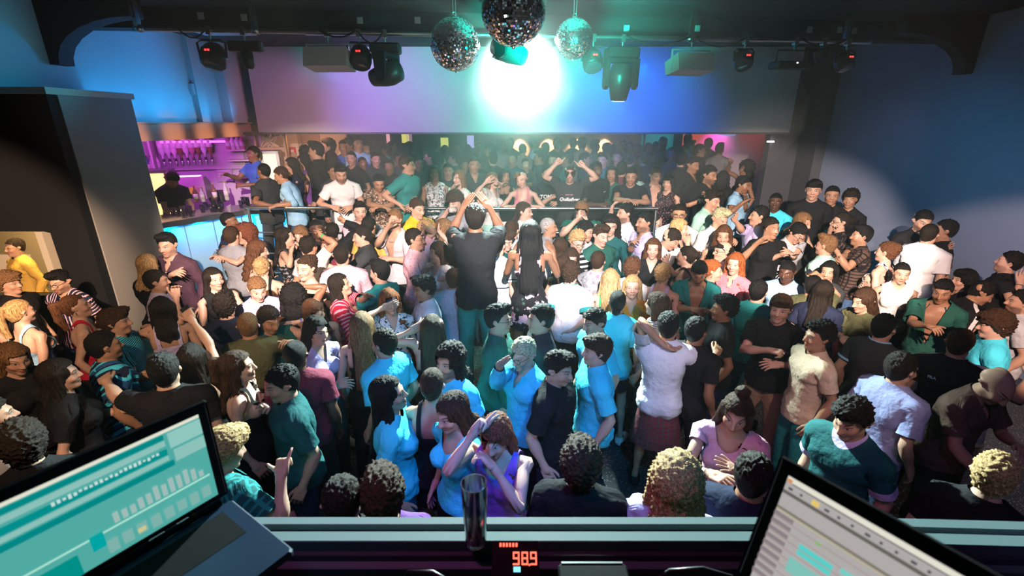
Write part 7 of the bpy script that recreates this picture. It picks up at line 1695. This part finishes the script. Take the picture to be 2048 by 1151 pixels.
# --- the packed back room: heads against the lit far wall, each row farther back
_f = random.Random(11)
FAR = [(700, 292), (716, 284), (733, 298), (748, 290), (770, 300), (786, 292), (803, 303), (822, 294), (846, 300), (866, 292), (890, 302), (912, 295), (935, 300), (957, 293), (978, 300), (1000, 292), (1020, 286), (1046, 298), (1070, 287), (1090, 297), (1115, 287), (1147, 285), (1165, 288), (1192, 291), (1213, 299), (1224, 300), (1247, 290), (1260, 293), (1272, 299), (1297, 297), (1311, 293), (1327, 285), (1375, 274), (1383, 292), (1402, 300), (1416, 287), (1440, 298)]
FAR2 = [(702, 316), (726, 326), (752, 318), (778, 332), (800, 318), (838, 326), (858, 314), (882, 322), (906, 318), (930, 330), (962, 322), (985, 318), (1024, 318), (1052, 328), (1078, 314), (1106, 320), (1132, 318), (1172, 318), (1204, 320), (1234, 314), (1262, 318), (1288, 316), (1316, 320), (1342, 308)]
SPEC = {(1020, 286): ('man with bushy hair silhouetted before the first warm downlight', None), (1070, 287): ('silhouette in pale blue sleeve pointing, near the first downlights', 'sky'), (1192, 291): ('head in pale blue shirt silhouetted left of the brightest downlight', 'sky'), (1327, 285): ('man in profile in pale cyan shirt before the teal bay', 'cyan'), (1375, 274): ('orange lit person standing in the red alcove', 'orange'), (1383, 292): ('head in blue before the red alcove', 'blue'), (1416, 287): ('tall head silhouetted against the red alcove', None), (716, 284): ('pale blue lit person deep in the hazy back room', 'sky'), (770, 300): ('cyan lit shoulder under the pink wall lamp', 'cyan')}
ORD = 'first second third fourth fifth sixth seventh eighth ninth tenth eleventh twelfth thirteenth fourteenth fifteenth sixteenth seventeenth eighteenth nineteenth twentieth'.split()
def nth(i):
    i += 1
    return ORD[i - 1] if i <= 20 else 'thirtieth' if i == 30 else ('twenty-', 'thirty-')[i // 10 - 2] + ORD[i % 10 - 1]
MH, FH = ('short', 'fade', 'curly', 'quiff'), ('bob', 'long', 'bun')
for i, (x, y) in enumerate(sorted(FAR)):
    lab, c = SPEC.get((x, y), ('dark head silhouetted in the farthest row of the back room, %s from the left' % nth(i), None)); sx = 'm' if _f.random() < .6 else 'f'
    P(x, y, sx, _f.choice((180, 160, -160, 90, -90, 20, -20)), _f.choice(MH if sx == 'm' else FH), _f.choice(('black', 'dark')), _f.choice(('tan', 'light', 'brown')), 'tee', c or _f.choice(('black', 'charcoal', 'navy', 'black', 'grey')), ('d', _f.choice(('d', 'ho'))), lab, z=UP, Y=(9.5 + _f.uniform(0, .4) if x < 760 else 11.6 + _f.uniform(-.5, .9) if y < 296 else 10.6 + _f.uniform(-.4, .4)), group=GF, lod=3)
for i, (x, y) in enumerate(sorted(FAR2)):
    sx = 'm' if _f.random() < .6 else 'f'
    P(x, y, sx, _f.choice((180, 160, -160, 90, -90, 20, -20)), _f.choice(MH if sx == 'm' else FH), _f.choice(('black', 'dark')), _f.choice(('tan', 'light', 'brown')), 'tee', _f.choice(('black', 'charcoal', 'navy', 'dteal', 'black')), ('d', _f.choice(('d', 'ho'))), 'dim head in the second row behind the rail, %s from the left' % nth(i), z=UP, Y=8.6 + _f.uniform(-.4, .6), group='dim crowd behind the rail', lod=3)
place_people()
for i, d in enumerate(PEOPLE): build_person(i, d)

# ------------------------------------------------------------------ what they hold
def who(x, y): return next(d for d in PEOPLE if d['px'] == x and d['py'] == y)
def phone(x, y, side, lab, dy=0.0):
    M = hold(who(x, y), side); s = 1 if side == 'L' else -1
    o = MB().box((-.072, -.036, -.005), (.072, .036, .005), bev=.004).obj('smartphone', plain('phone_case', (.02, .02, .024), .3), None, M); tag(o, lab, 'phone', 'phones in hands')
    MB().box((-.066, -.032, -.0062), (.066, .032, -.0050)).obj('screen', plain('phone_screen', (.03, .04, .06), .12, 0, (.25, .4, .6), .25), o)
    MB().box((s * .045, .012, .005), (s * .062, .030, .0065)).obj('camera_bump', M_BLACK, o)
phone(387, 722, 'R', 'black phone raised in a hand before the plum shirt'); phone(520, 499, 'L', 'phone read by the woman with chestnut waves'); phone(1096, 347, 'R', 'phone held by the man in lettered black t-shirt'); phone(1398, 546, 'L', 'dark phone in the hands of the open teal shirt')
phone(1597, 467, 'R', 'phone held by the bent man with glasses'); phone(1623, 590, 'R', 'dark phone held up high by the man in olive')
def cup(x, y, side, lab, c, name='plastic_cup'):
    M = hold(who(x, y), side) @ Matrix.Rotation(R(90), 4, 'X')
    o = MB().lathe([(.028, -.055), (.036, .055), (.033, .055), (.026, -.048)], 12).obj(name, plain('cup_' + lab[:5], c, .15), None, M); tag(o, lab, 'cup', 'drinks in hands')
    MB().lathe([(.026, -.05), (.031, .02)], 12).obj('drink', plain('drink_' + lab[:5], tuple(v * .4 for v in c), .2), o)
cup(908, 403, 'R', 'small glass at the lips of the tousled curls', (.5, .45, .42)); cup(1573, 542, 'R', 'clear cup beside the pale blue polo on the dance floor', (.6, .62, .65))
M = hold(who(1720, 612), 'R'); o = MB().tube([(-.03, -.05, 0), (-.03, .035, .01)], .004, 6).obj('cigarette', plain('cigarette_paper', (.8, .8, .78), .6), None, M); tag(o, 'white cigarette in the fingers of the woman in olive', 'cigarette')
MB().tube([(-.03, .035, .01), (-.03, .042, .011)], .0042, 6).obj('ash_tip', plain('ash', (.2, .1, .08), .8), o)
